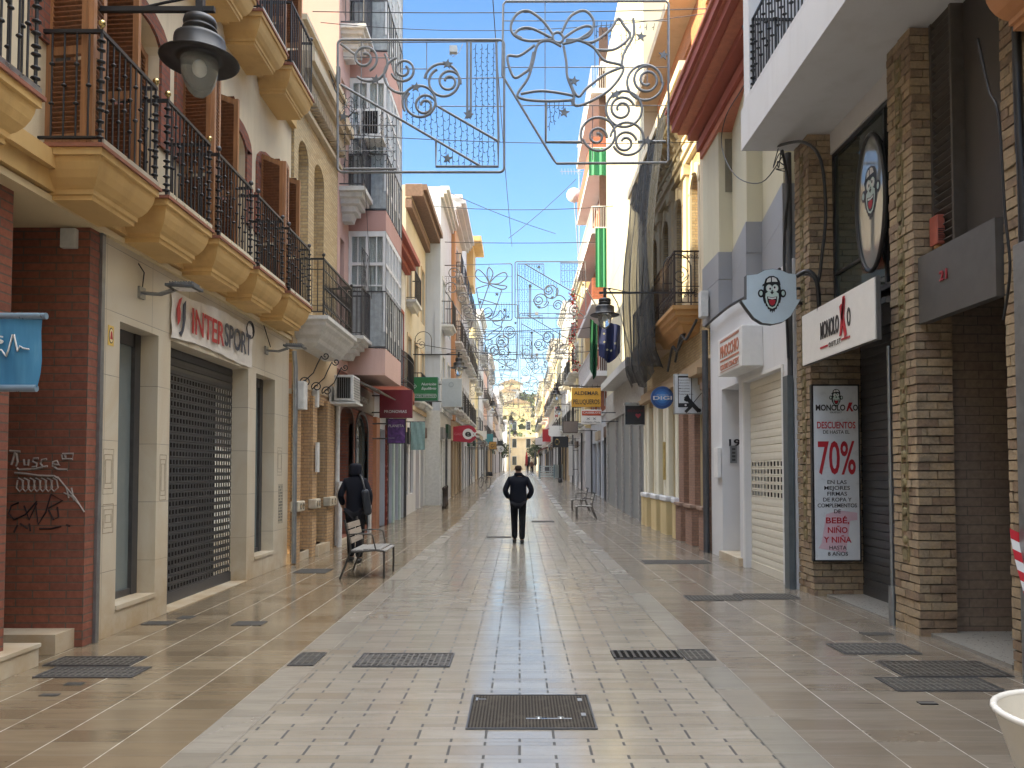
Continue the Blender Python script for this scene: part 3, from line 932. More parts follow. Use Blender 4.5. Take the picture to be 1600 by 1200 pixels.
roll(L1, -1, D1+.23, 8.54, 11.0, 0.0, 3.03, M_DSTEEL, holes=(.15, 2.75), hm=M_DARK, slat=.098, hw=.05, hp=.0825, hh=.052, lowbar=.14)
mb = MB(); sbox(mb, -1, D1-.02, D1+.25, 8.54, 11.0, -.02, .012); mb.build('threshold', M_MARBLE, L1)
mb = MB(); sbox(mb, -1, D1-.03, D1+.05, 7.06, 7.118, 0, 3.8); mb.build('corner_trim', M_STEEL, L1)
# recess with brick walls, brick pier towards the camera
mb = MB()
mb.box(-9, -D1-.012, 6.9, 7.1, 0, 3.84)
mb.box(-D1-.012, -D1+.004, 6.9, 7.058, 0, 3.84)
mb.box(-9, -8.9, 5.0, 6.9, 0, 3.84)
mb.box(-9, -4.0, 2.2, 6.0, 0, 3.84)
mb.build('brick_wall', M_RBRICK, L1)
mb = MB(); mb.box(-9, -D1+.05, 2.2, 12.9, 3.78, 3.838); mb.build('soffit', plaster('soffit paint', (.62,.50,.30), .8, .2, .1), L1)
mb = MB(); mb.box(-5.6, -3.97, 6.62, 6.9, 0, .17); mb.build('ledge', M_MARBLE, L1)
mb = MB(); mb.box(-5.6, -3.88, 5.2, 6.25, 0, .15); mb.box(-5.6, -3.87, 5.18, 6.265, .15, .18); mb.build('step', M_MARBLE, L1)
mb = MB()
def on_brick(px, py): X, Z = onY(px, py, 6.9); return (X, 6.896, Z)
def strokes(mb, lines, r):
    for ln in lines: mb.tube([on_brick(*p) for p in ln], r, 4)
W = lambda zx, zy: (zx*200/774, 450 + zy*310/1200)
strokes(mb, [[W(60,985), W(125,990)], [W(95,985), W(70,1070)], [W(100,1000), W(108,1050), W(98,1078)], [W(145,1035), W(150,1070), W(172,1072), W(176,1036)],
  [W(235,1030), W(205,1032), W(200,1050), W(225,1062), W(222,1080), W(196,1084)], [W(285,1035), W(255,1040), W(246,1062), W(262,1082), W(290,1078)],
  [W(320,1082), W(322,1052), W(345,1046), W(362,1070), W(322,1066)], [W(105,1090), W(118,1100), W(210,1096), W(260,1084)], [W(375,1008), W(380,1035), W(440,1035), W(445,1002), W(380,1004)],
  [W(395,1008), W(398,1030)], [W(330,1082), W(350,1098), W(410,1100), W(408,1090)], [W(90,1120), W(150,1122), W(230,1135), W(330,1138), W(352,1152)]], .011)
strokes(mb, [[(28+k*9, 750), (26+k*9, 762), (31+k*9, 768), (37+k*9, 762), (35+k*9, 750), (29+k*9, 747)] for k in range(7)], .008)
strokes(mb, [[(90,745), (104,762), (118,778), (132,800)], [(100,770), (112,775), (124,788)], [(104,762), (108,778)], [(112,762), (116,782)]], .008)
mb.build('white_graffiti', simple('white spray paint', (.33,.29,.27), .7, 0, .3, .3, scale=30), L1)
mb = MB()
strokes(mb, [[(30,785), (18,790), (14,802), (22,812), (40,804), (58,783)], [(38,790), (46,812), (58,786)], [(56,790), (60,820), (72,800)], [(72,800), (80,772), (98,782), (76,794)],
  [(76,796), (84,812), (92,808), (90,792)], [(22,832), (28,820)], [(32,818), (44,826)], [(46,818), (48,830)], [(62,826), (80,826), (96,822)], [(104,820), (110,822)]], .008)
mb.build('dark_graffiti', simple('dark spray paint', (.018,.008,.012), .7, 0, .3, .2), L1)

# shop banner
M_BLUEK = simple('navy letters', (.035,.045,.085), .5, 0, .4, .1)
M_REDL = simple('red letters', (.45,.025,.03), .5, 0, .4, .1)
BN = thing('shop_banner', 'crumpled white banner reading INTERSPORT over the perforated shutter', 'banner', (-3.89, 9.8, 3.3))
mb = MB(); nu, nv = 40, 9
def bz(u): return 3.055 + .03*math.sin(u*5.1) + .035*u, 3.60 + .07*u - .02*math.sin(u*9)
def bd(u, v): return .012 + .010*(1+math.sin(u*37 + v*4)) * (.35 + .65*abs(v-.5)*2) + .006*math.sin(v*11 + u*13)
G = [[(-D1 + bd(i/nu, j/nv), 8.50 + 2.58*i/nu, bz(i/nu)[0] + (bz(i/nu)[1]-bz(i/nu)[0])*j/nv) for j in range(nv+1)] for i in range(nu+1)]
vs = [p for r_ in G for p in r_]
mb.add(vs, [(i*(nv+1)+j, (i+1)*(nv+1)+j, (i+1)*(nv+1)+j+1, i*(nv+1)+j+1) for i in range(nu) for j in range(nv)], 0, True)
mb.build('sheet', simple('white tarpaulin', (.74,.70,.64), .5, 0, .4, .08, bump=.2), BN)
text(BN, 'INTER', M_REDL, (-D1+.04, 9.47, 3.20), LR, ZU, .31, .98, .004, .012)
text(BN, 'SPORT', M_BLUEK, (-D1+.04, 10.48, 3.22), LR, ZU, .31, .98, .004, .012)
mb = MB(); plate(mb, [(0,0), (.06,.03), (.1,.14), (.1,.34), (.17,.40), (.17,.2), (.12,.04), (.06,-.04)], (-D1+.034, 8.66, 3.14), LR, ZU, 0, .004); mb.build('dark_swoosh', M_BLUEK, BN)
mb = MB(); plate(mb, [(0,.08), (.06,.14), (.07,.24), (.05,.30), (.1,.42), (.03,.38), (-.03,.26)], (-D1+.034, 8.63, 3.14), LR, ZU, 0, .004); mb.build('red_swoosh', M_REDL, BN)

# floodlights above the shop
def floodlight(y, z, label):
    t = thing('floodlight', label, 'floodlight', (-D1, y, z), 'flat floodlights above the marble shop front')
    mb = MB()
    mb.box(-D1, -D1+.025, y-.06, y+.06, z-.06, z+.06)
    mb.tube([(-D1+.02, y-.03, z), (-D1+.2, y-.03, z-.015), (-D1+.34, y-.03, z+.03)], .014, 5); mb.tube([(-D1+.02, y+.03, z), (-D1+.2, y+.03, z-.015), (-D1+.34, y+.03, z+.03)], .014, 5)
    mb.build('bracket', M_STEEL, t)
    h = MB(); h.obox((-D1+.45, y, z+.055), (.30, .24, .03), (0, R(3), 0))
    for k in range(9): h.obox((-D1+.34+k*.028, y, z+.085), (.008, .2, .035), (0, R(3), 0))
    hd = h.build('lamp_head', simple('grey cast metal', (.11,.115,.12), .45, .4, .5, .1), t, bevel=.004)
    g = MB(); g.obox((-D1+.46, y, z+.037), (.2, .18, .006), (0, R(3), 0)); g.build('diffuser', simple('frosted white diffuser', (.7,.7,.68), .3, 0, .5, .05), hd)
    return t
floodlight(7.84, 3.40, 'flat grey floodlight on a wall arm to the left of the white shop banner')
floodlight(11.73, 3.42, 'flat grey floodlight on a wall arm to the right of the white shop banner')
cable('cable', [(-D1+.015, 7.84, 3.42), (-D1+.02, 7.87, 3.62), (-D1+.02, 7.75, 3.68)], .006, M_BLACK, 'short black cable hooking up the wall above the left floodlight', n=4)
cable('cable', [(-D1+.02, 11.9, 3.50), (-D1+.02, 11.65, 3.72), (-D1+.02, 11.55, 3.80)], .007, M_BLACK, 'short black cable climbing from the right floodlight to the balcony', n=4)
mb = MB()
for k in range(3): mb.tube([(-D1+.02+.006*k, 10.98+(.13+.01*k)*math.cos(a*.5236), 3.60+(.10+.012*k)*math.sin(a*.5236)) for a in range(12)], .006, 5, closed=True)
mb.build('coiled_cable', M_BLACK, None, 'coil of black cable hung on the wall at the right end of the shop banner', 'cable', org=(-3.89, 11, 3.6))
# alarm plate
AP = thing('alarm_plate', 'small yellow alarm plate with a red and black bell emblem on the marble pier', 'sign', (-D1, 7.28, 2.85))
mb = MB(); plate(mb, [(-.05,-.095), (.05,-.095), (.05,.095), (-.05,.095)], (-D1, 7.28, 2.86), LR, ZU, .001, .006); mb.build('plate', simple('yellow enamel', (.72,.50,.12), .4, 0, .5, .05), AP)
mb = MB(); plate(mb, circ(0, 0, .04, .075), (-D1, 7.28, 2.86), LR, ZU, .006, .008); mb.build('dark_oval', M_BLACK, AP)
mb = MB(); plate(mb, circ(0, 0, .032, .065), (-D1, 7.28, 2.86), LR, ZU, .008, .0095); mb.build('pale_oval', simple('pale enamel', (.8,.66,.4), .4, 0, .5, .05), AP)
mb = MB(); plate(mb, [(-.025,-.035), (.025,-.035), (.017,.0), (.012,.03), (0,.045), (-.012,.03), (-.017,0)], (-D1, 7.28, 2.86), LR, ZU, .0095, .011); mb.build('bell', M_REDL, AP)
# junction box under the soffit
mb = MB(); mb.box(-4.14, -4.0, 6.84, 6.9, 3.58, 3.76); mb.build('junction_box', M_WHITED, None, 'small white junction box at the top of the dark red brick wall', 'junction box', org=(-4.07, 6.87, 3.6), bevel=.01)

# ------------------------------------------------------------------ blue hanging sign and poster at the left edge
BS = thing('hanging_sign', 'faded blue hanging sign with a white pulse line at the left edge of the street', 'sign', (-3.6, 5.0, 2.1))
mb = MB(); n = 14
def bx_(i): return -4.12 + 1.0*i/n
vs = []
for i in range(n+1):
    for j in range(6): vs.append((bx_(i) + (.012*math.sin(j*1.1) if i == n else 0) - .028*(1-j/5)*(i/n), 5.0 + .008*math.sin(i*1.3 + j*.7), 2.115 + .46*j/5))
mb.add(vs, [(i*6+j, (i+1)*6+j, (i+1)*6+j+1, i*6+j+1) for i in range(n) for j in range(5)], 0, True)
tb = NT('faded blue vinyl'); nz = tb.noise(2, 5, stretch=(7, 7, .8)); tb.set(color=tb.ramp(nz, [(.3, (.035,.17,.33)), (.6, (.07,.25,.42)), (.8, (.16,.36,.50))]), rough=.35)
mb.build('sheet', tb.mat, BS)
mb = MB(); mb.tube([(-4.15, 5, 2.585), (-3.10, 5, 2.585)], .022, 10); mb.tube([(-4.15, 5, 2.11), (-3.155, 5, 2.11)], .024, 10)
mb.build('rail', simple('blue grey tube', (.25,.36,.46), .3, .4, .5, .1), BS)
text(BS, 'Sanitas', M_WHITE, (-3.36, 4.985, 2.40), XR, ZU, .085, .52, .003, .004, align='RIGHT')
mb = MB(); P = [(-.28,0), (-.13,0), (-.115,-.02), (-.10,-.045), (-.085,0), (-.06,.10), (-.05,.10), (-.025,-.01), (-.01,.025), (.01,.01), (.05,.004)]
mb.tube([(-3.25+a, 4.985, 2.36+b) for a, b in P], .006, 5); mb.build('pulse_line', M_WHITE, BS)
PO = thing('notice', 'small green and white notice fixed to the brick pier at the left edge', 'notice', (-3.95, 5.6, 1.7))
mb = MB(); mb.box(-4.25, -3.71, 5.45, 5.46, 1.62, 1.91); mb.build('board', M_WHITE, PO)
mb = MB(); mb.prism([(-4.25,1.62), (-3.77,1.62), (-3.745,1.72), (-3.77,1.83), (-3.75,1.91), (-4.25,1.91)], lambda u, v, w: (u, w, v), 5.447, 5.4495); mb.build('green_field', simple('leaf green print', (.17,.35,.06), .4, 0, .4, .4, scale=14), PO)
for k in range(5):
    q = MB(); q.box(-3.745, -3.722, 5.447, 5.4495, 1.68+k*.045, 1.686+k*.045); q.build('print_line', M_DSTEEL, PO)
mb = MB(); mb.tube([(-4.3, 5.44, 1.915), (-3.70, 5.44, 1.915)], .008, 6); mb.build('hanger', M_STEEL, PO)

# ------------------------------------------------------------------ yellow brick house
D2 = 3.86
L2 = thing('brick_house', 'yellow brick house with two tall blind arches, an iron balcony and a green door', 'building', (-3.86, 14.5, 0))
mb = MB()
facade(mb, -1, D2, 12.96, 16.08, 3.85, 8.35, [(13.22, 13.86, 4.45, 7.45, .28, .3), (14.25, 14.98, 4.45, 7.45, .28, .3)], shell=7)
mb.build('upper_wall', M_YBRICK, L2)
for a, b in ((13.22, 13.86), (14.25, 14.98)):
    mb = MB(); sbox(mb, -1, D2+.28, D2+.30, a-.02, b+.02, 4.4, 7.5); mb.build('blind_panel', M_YBRICK, L2)
mb = MB(); cornice(mb, -1, D2, 12.96, 16.1, [(.10, 7.95, 8.02), (.16, 8.36, 8.5), (.26, 8.5, 8.62), (.34, 8.62, 8.8), (.12, 8.8, 9.35), (.2, 9.35, 9.45)])
for k in range(26): sbox(mb, -1, D2-.18, D2-.01, 13.0+k*.12, 13.05+k*.12, 8.2, 8.355)
mb.build('cornice', plaster('pale tan cornice', (.56,.46,.32), .8, .5, .2), L2)
hz = [(13.3, 14.05, .15, 2.95, .38, .18), (14.36, 15.12, .18, 2.85, .3), ]
mb = MB(); facade(mb, -1, D2, 12.96, 16.08, 0, 3.85, hz, shell=0)
mb.build('ground_wall', M_OBRICK, L2)
mb = MB(); sbox(mb, -1, D2-.02, D2+.001, 12.97, 16.07, 3.05, 3.84); mb.build('render_band', M_TAN, L2)
mb = MB(); sbox(mb, -1, D2+.38, D2+.4, 13.25, 14.1, .1, 3.0); mb.build('blind_panel', M_OBRICK, L2)
for a, b in ((12.98, 13.29), (14.06, 14.35), (15.13, 15.6)):
    mb = MB(); sbox(mb, -1, D2-.07, D2+.001, a, b, 0, .88); sbox(mb, -1, D2-.07, D2+.001, a, b, 1.06, 2.95)
    p = mb.build('pilaster', M_OBRICK, L2)
    mb = MB(); sbox(mb, -1, D2-.15, D2+.001, a-.03, b+.03, .88, 1.06); c_ = mb.build('stone_capital', simple('pale carved stone', (.5,.44,.34), .7, 0, .3, .2, bump=.3), p, bevel=.02)
for a, b in ((12.98, 13.29), (14.06, 14.35), (15.13, 15.6)):
    mb = MB()
    n = 2
    for k in range(n):
        yc = a + (b-a)*(k+.5)/n
        plate(mb, circ(0, 0, .055, .055, 12), (-D2+.151, yc, .97), LR, ZU, 0, .004, 0); plate(mb, circ(0, 0, .03, .03, 10), (-D2+.151, yc, .97), LR, ZU, .004, .007, 1)
    mb.build('glazed_tile', [simple('dark glazed tile', (.05,.04,.03), .3, 0, .6, .3), simple('ochre glaze', (.35,.24,.10), .3, 0, .6, .2)], L2)
M_GREEN = simple('dark green paint', (.025,.085,.05), .4, 0, .5, .2)
o = panel_door(L2, -1, D2+.26, 14.36, 15.12, .18, 2.62, M_GREEN, 2, hm=M_BRASS)
mb = MB(); sbox(mb, -1, D2+.2, D2+.3, 14.36, 15.12, 2.62, 2.85)
for k in range(9): sbox(mb, -1, D2+.22, D2+.262, 14.42+k*.075, 14.44+k*.075, .25, 2.6)
mb.build('door_frame', M_GREEN, L2)
mb = MB(); sbox(mb, -1, D2-.12, D2+.25, 14.3, 15.2, 0, .18); sbox(mb, -1, D2-.03, D2+.3, 13.33, 14.0, 0, .15); mb.build('step', M_MARBLE, L2)
mb = MB(); sbox(mb, -1, D2-.14, D2-.1, 14.13, 14.28, 1.55, 2.1) ; mb.build('letter_panel', M_WHITED, L2)
s_ = moulded_slab(L2, -1, D2, D2-.60, 12.98, 15.3, 4.22, 3.72, M_WHITED, prof=[(0,0), (0,.12), (.05,.2), (.05,.3), (.1,.42), (.14,.6), (.2,.72), (.22,.86), (.3,1)])
s_['label'] = 'off-white moulded balcony slab'
railing(s_, -1, D2, D2-.5, 13.05, 15.22, 4.24, 5.22, M_IRON, .105, .009, 1, ballm=M_IRON, midrail=(4.40, 5.02))
mb = MB()
for y in [13.1+.105*k for k in range(20)]:
    mb.tube([(-D2+.5, y+.05*math.sin(t*.7), 4.42+.6*t/8) for t in range(9)], .005, 4)
    mb.lathe([(.012, 0), (.022, .02), (.012, .04)], (-D2+.5, y, 4.7), 6)
mb.build('ironwork', M_IRON, s_)
for y in (13.35, 14.1, 14.85):
    mb = MB()
    pl = [(-D2+.02, y, 3.30)]
    for u, v in spiral((.12, 3.12), .02, .11, 0, 1.4, 18): mb_p = (-D2+u, y, v); pl.append(mb_p)
    mb.tube([(-D2+.1+u-.1, y, v) for u, v in spiral((.12, 3.12), .02, .10, .5, 1.5, 20)] + [(-D2+.26, y, 3.28), (-D2+.33, y, 3.44), (-D2+.40, y, 3.58)] + [(-D2+.42+a, y, 3.58+b) for a, b in spiral((.05, 0), .07, .015, math.pi, 1.3, 14)], .011, 5)
    mb.build('scroll_bracket', M_IRON, L2)
def ac_unit(x0, x1, y0, y1, z0, z1, label):
    t = thing('air_conditioner', label, 'air conditioner', ((x0+x1)/2, (y0+y1)/2, z0))
    mb = MB(); mb.box(x0, x1, y0, y1, z0, z1); mb.build('case', M_WHITED, t, bevel=.012)
    g = MB()
    for k in range(7): g.box(x0+.06+(x1-x0-.12)*k/6-.004, x0+.06+(x1-x0-.12)*k/6+.004, y0-.012, y0-.002, z0+.05, z1-.05)
    for k in range(9): g.box(x1+.001, x1+.012, y0+.06, y1-.06, z0+.05+(z1-z0-.1)*k/8-.006, z0+.05+(z1-z0-.1)*k/8+.006)
    g.build('grille', M_STEEL, t)
    f = MB(); f.box(x0+.05, x1-.05, y0-.003, y0-.001, z0+.05, z1-.05); f.build('fan_opening', M_DARK, t)
    b = MB(); b.box(x0-.1, x1+.06, y0-.02, y1+.02, z0-.06, z0-.02); b.box(x0-.1, x0-.06, y0, y1, z0-.06, z0+.3); b.build('bracket', M_WHITED, t)
    return t
ac_unit(-3.72, -3.34, 15.35, 16.0, 2.98, 3.50, 'boxy white air conditioner on brackets under the black iron balcony')
mb = MB(); mb.box(-3.86, -3.66, 13.0, 13.22, 2.62, 3.1); mb.build('meter_box', M_WHITED, None, 'cream wall box at the top of the first brick pilaster', 'wall box', org=(-3.8, 13.1, 2.6), bevel=.01)
mb = MB(); mb.box(-3.86, -3.74, 14.18, 14.32, 2.75, 3.1); mb.build('wall_lamp', M_WHITED, None, 'small beige bulkhead lamp left of the green door', 'wall lamp', org=(-3.8, 14.2, 2.8), bevel=.02)
mb = MB(); mb.tube([(-D2+.07, 12.95, 0.02), (-D2+.07, 12.95, 3.3), (-D2+.04, 12.95, 3.6)], .04, 8); mb.build('downpipe', M_STEEL, None, 'grey downpipe between the marble shop front and the yellow brick house', 'pipe', org=(-3.8, 12.95, 0))
mb = MB(); mb.tube([(-D2+.05, 16.05, 0.02), (-D2+.05, 16.05, 3.5)], .05, 8); mb.tube([(-D2+.12, 15.98, 0), (-D2+.12, 15.98, 1.35)], .055, 8); mb.build('downpipe', M_WHITED, None, 'off-white downpipe at the dark arched doorway', 'pipe', org=(-3.8, 16.05, 0))
# faint remains of old posters on the marble piers
M_GLUE = simple('old glue stain', (.34,.29,.21), .7, 0, .3, .4, scale=22)
q = random.Random(14)
def residue(y0, y1, z0, z1, nm='poster_residue'):
    mb = MB()
    for k in range(3):
        a, b, c, e = y0+.02*k, y1-.02*k, z0+.05*k, z1-.05*k; w = .006+.004*q.random()
        for r_ in ((a, b, c, c+w), (a, b, e-w, e), (a, a+w, c+w, e-w), (b-w, b, c+w, e-w)): plate(mb, [(r_[0], r_[2]), (r_[1], r_[2]), (r_[1], r_[3]), (r_[0], r_[3])], (-D1, 0, 0), LR, ZU, .0005, .0012+.0004*k)
    mb.build(nm, M_GLUE, L1)
residue(7.19, 7.38, 1.35, 1.78); residue(7.20, 7.39, .98, 1.26); residue(8.32, 8.48, 1.25, 1.75); residue(12.36, 12.6, 1.5, 1.95)
mb = MB(); plate(mb, [(12.42, .72), (12.66, .72), (12.66, 1.36), (12.42, 1.36)], (-D1, 0, 0), LR, ZU, .001, .003); p = mb.build('torn_notice', simple('yellowed paper', (.42,.38,.30), .8, 0, .2, .2, scale=25), L1)
mb = MB()
for r_ in range(12):
    y = 12.44
    while y < 12.62:
        w = q.uniform(.01, .035); 
        if q.random() < .7: plate(mb, [(y, .76+r_*.049), (y+w, .76+r_*.049), (y+w, .785+r_*.049), (y, .785+r_*.049)], (-D1, 0, 0), LR, ZU, .003, .0035)
        y += w + .008
mb.build('print', M_BLACK, p)
# ------------------------------------------------------------------ pink house with glazed bays
D3 = 3.86
L3 = thing('pink_house', 'tall pink house with white glazed bays and grey panelled balconies', 'building', (-3.86, 18, 0))
mb = MB()
facade(mb, -1, D3, 16.1, 20.2, 3.75, 19.0, [(16.35, 16.75, 4.9, 6.6, .25), (16.35, 16.85, 8.0, 10.1, .2), (16.35, 16.85, 11.6, 13.6, .2)], shell=7)
mb.build('upper_wall', M_PINK, L3)
for a, b, c, e in ((16.35, 16.85, 8.0, 10.1), (16.35, 16.85, 11.6, 13.6)): window(L3, -1, D3+.15, a, b, c, e, M_WHITED, M_GLASS, 1, 3)
mb = MB(); sbox(mb, -1, D3+.25, D3+.27, 16.33, 16.77, 4.85, 6.65); mb.build('blind_panel', simple('brown blind', (.22,.12,.09), .7, 0, .3, .1), L3)
M_PINKD = plaster('deeper pink bands', (.48,.28,.24), .85, .4, .15)
M_PANEL = simple('grey ribbed panel', (.36,.38,.38), .5, .1, .4, .25)
M_CURT = simple('white net curtain', (.62,.62,.60), .9, 0, .2, .1)
BY0, BY1, BD = 17.15, 19.45, 3.02
def glazed_bay(par, zb, zt):
    """three-sided timber bay with small panes; near face, street face and far face"""
    f = MB(); g = MB(); c_ = MB()
    xw, xf = -D3, -BD
    ztr = zt - .75
    # near and far faces
    for yy, sg in ((BY0, 1), (BY1, -1)):
        y0, y1 = (yy, yy+.06*sg)
        for x in (xw+.04, (xw+xf)/2, xf-.035): f.box(x-.035, x+.035, y0, y1, zb, zt)
        for z, h in ((zb, .14), (ztr-.03, .07), (zt-.12, .12)): f.box(xw, xf, y0+.001*sg, y1-.001*sg, z, z+h)
        for k in (1, 2): z = zb + .14 + (ztr-zb-.17)*k/3; f.box(xw, xf, y0+.01*sg, y1-.005*sg, z-.015, z+.015)
        for x in ((xw*3+xf)/4, (xw+xf*3)/4): f.box(x-.012, x+.012, y0+.012*sg, y1-.01*sg, zb, zt)
        g.box(xw+.03, xf-.03, yy+.035*sg, yy+.04*sg, zb+.02, zt-.02)
        n = 16
        for i in range(n):
            xa, xb = xw+.05+(xf-xw-.1)*i/n, xw+.05+(xf-xw-.1)*(i+1)/n
            c_.quad((xa, yy+(.09+.02*(i%2))*sg, zb+.1), (xb, yy+(.09+.02*((i+1)%2))*sg, zb+.1), (xb, yy+(.09+.02*((i+1)%2))*sg, zt-.1), (xa, yy+(.09+.02*(i%2))*sg, zt-.1))
    n = 5
    for i in range(n+1):
        y = BY0+.03 + (BY1-BY0-.06)*i/n
        f.box(xf-.06, xf, y-.035, y+.035, zb, zt)
        if i < n:
            ym = y + (BY1-BY0-.06)/n/2; f.box(xf-.045, xf-.006, ym-.012, ym+.012, zb, zt)
    for z, h in ((zb, .14), (ztr-.03, .07), (zt-.12, .12)): f.box(xf-.055, xf-.003, BY0+.01, BY1-.01, z, z+h)
    for k in (1, 2): z = zb + .14 + (ztr-zb-.17)*k/3; f.box(xf-.045, xf-.008, BY0+.01, BY1-.01, z-.015, z+.015)
    g.box(xf-.04, xf-.035, BY0+.05, BY1-.05, zb+.02, zt-.02)
    for i in range(40):
        ya, yb = BY0+.1+(BY1-BY0-.2)*i/40, BY0+.1+(BY1-BY0-.2)*(i+1)/40
        c_.quad((xf-.10-.02*(i%2), ya, zb+.1), (xf-.10-.02*((i+1)%2), yb, zb+.1), (xf-.10-.02*((i+1)%2), yb, zt-.1), (xf-.10-.02*(i%2), ya, zt-.1))
    w = f.build('bay_window', M_WHITE, par)
    gl = NT('thin pane') if 'thin pane' not in _mc else None
    if gl: gl.set(color=(.8,.85,.85), rough=.03, trans=.9, ior=1.2); _mc['thin pane'] = gl.mat
    g.build('pane', _mc['thin pane'], w); c_.build('curtain', M_CURT, w)
def bay_box(par, zb, zt, m, taper=0):
    q = MB(); q.box(-D3, -BD, BY0, BY1, zb, zt); return q.build('bay_apron', m, par)
def panel_guard(par, zb, zt):
    q = MB(); x = -BD
    q.box(-D3, x, BY0+.0, BY0+.02, zb+.04, zt-.03)
    for i in range(8): q.box(x-.03+.012*(i%2), x-.012+.012*(i%2), BY0+.03+i*.28, BY0+.03+i*.28+.25, zb+.04, zt-.03)
    for i in range(9): xx = -D3+.05+i*(D3-BD-.1)/8; q.box(xx-.006, xx+.006, BY0-.012, BY0+.001, zb+.04, zt-.03)
    p = q.build('balcony_panel', M_PANEL, par)
    r_ = MB(); r_.box(-D3, x+.01, BY0-.015, BY0+.035, zt-.03, zt); r_.box(x-.04, x+.012, BY0+.036, BY1, zt-.03, zt)
    for i in range(9): y = BY0+.02+i*(BY1-BY0-.04)/8; r_.box(x-.005, x+.012, y-.012, y+.012, zb, zt-.031)
    r_.box(-D3, x+.005, BY0-.01, BY0+.03, zb, zb+.03)
    r_.build('guard_rail', M_DIRON, p)
bay_box(L3, 3.72, 4.32, M_PINK)
panel_guard(L3, 4.33, 5.62)
glazed_bay(L3, 4.7, 6.98)
bay_box(L3, 6.99, 7.45, M_PINKD)
panel_guard(L3, 7.46, 8.75)
glazed_bay(L3, 7.9, 10.5)
bay_box(L3, 10.51, 11.1, M_PINKD)
panel_guard(L3, 11.11, 12.3)
glazed_bay(L3, 11.5, 14.0)
bay_box(L3, 14.01, 14.6, M_PINKD)
glazed_bay(L3, 15.0, 17.6)
mb = MB(); mb.box(-D3, -BD, BY0, BY1, 17.61, 18.0); mb.build('bay_roof', M_WHITED, L3)
M_SPROF = [(0,0), (0,.14), (.07,.16), (.07,.30), (.14,.34), (.14,.5), (.22,.55), (.22,.72), (.30,.76), (.34,1)]
for zt, zb in ((4.45, 3.98), (7.66, 7.0), (11.2, 10.6), (14.7, 14.2)):
    s_ = moulded_slab(L3, -1, D3, D3-.55, 16.2, 17.12, zt, zb, M_WHITED, prof=M_SPROF)
    railing(s_, -1, D3, D3-.5, 16.24, 17.08, zt, zt+1.05, M_DIRON, .11, .008, 1)
for z in (4.46, 7.67, 11.21):       # tall diamond grilles beside the balconies
    q = MB()
    for k in range(6):
        q.tube([(-D3+.48, 16.3+k*.14, z), (-D3+.48, 16.3+k*.14, z+1.9)], .006, 4)
    q.tube([(-D3+.48, 16.3, z+.95), (-D3+.48, 17.0, z+1.9)], .005, 4); q.tube([(-D3+.48, 17.0, z+.95), (-D3+.48, 16.3, z+1.9)], .005, 4); q.tube([(-D3+.48, 16.3, z+1.9), (-D3+.48, 17.0, z+1.9)], .008, 4)
    q.build('grille', M_DIRON, L3)
mb = MB(); cornice(mb, -1, D3, 16.1, 20.2, [(.1, 18.2, 18.4), (.22, 18.4, 18.6), (.35, 18.6, 18.85)]); mb.build('cornice', M_WHITED, L3)
ac_unit(-3.5, -3.05, 16.55, 17.0, 8.9, 9.5, 'small white air conditioner standing high on the pink house balcony')
# ground floor of the pink house
hz = [(16.35, 17.75, .12, 3.0, .45, .35), (18.05, 19.45, .22, 2.95, .12, .4)]
mb = MB(); facade(mb, -1, D3, 16.1, 20.2, 0, 3.75, hz, shell=0)
mb.build('ground_wall', M_RBRICK2, L3)
mb = MB(); sbox(mb, -1, D3-.03, D3+.001, 16.12, 20.18, 3.02, 3.6); mb.build('fascia', simple('bronze fascia', (.13,.10,.075), .35, .4, .5, .15), L3)
text(L3, 'PRONOVIAS', M_WHITED, (-D3+.03, 18.7, 3.25), LR, ZU, .14, 1.2, .01)
mb = MB(); sbox(mb, -1, D3+.45, D3+.47, 16.3, 17.8, .1, 3.05); mb.build('doorway', M_DARK, L3)
for a, b in ((16.35, 17.75), (18.05, 19.45)):
    mb = MB(); ze = 3.0 if a < 17 else 2.95; ar = .35 if a < 17 else .4
    op, ip = arc_pts(a-.05, b+.05, ze+.08, ar+.05), arc_pts(a, b, ze, ar)
    for k in range(8): mb.prism([op[k], op[k+1], ip[k+1], ip[k]], lambda u, v, w: (w, u, v), -D3+.025, -D3-.1)
    for q in (a-.05, b): sbox(mb, -1, D3-.025, D3+.1, q, q+.05, .1, ze-ar)
    mb.build('arch_trim', M_DSTEEL if a > 17 else simple('brown trim', (.10,.06,.045), .5, 0, .4, .1), L3)
w = window(L3, -1, D3+.07, 18.05, 19.45, .22, 2.95, M_DSTEEL, glass_dark('shop window glass', (.10,.11,.10), .03), 1, 1, ar=.4, name='display_window')
mb = MB(); sbox(mb, -1, D3-.06, D3+.0, 17.78, 18.0, .0, 1.1); sbox(mb, -1, D3-.06, D3, 19.52, 19.75, 0, 1.1); mb.build('white_plinth', M_WHITED, L3)
mb = MB(); sbox(mb, -1, D3-.10, D3+.4, 16.2, 17.9, 0, .11); mb.build('step', M_MARBLE, L3)
mb = MB(); mb.obox((-3.48, 18.2, 3.52), (.7, 2.6, .03), (0, R(24), 0)); mb.build('shop_canopy', simple('weathered grey canopy', (.22,.20,.18), .6, .2, .4, .3), L3)
FASC = [simple('charcoal fascia', (.03,.03,.032), .5, 0, .4, .1), simple('brown fascia', (.09,.05,.03), .5, 0, .4, .1), simple('beige fascia', (.42,.35,.25), .5, 0, .4, .1), simple('bottle green fascia', (.02,.07,.045), .5, 0, .4, .1), simple('grey fascia', (.2,.2,.2), .5, 0, .4, .1)]
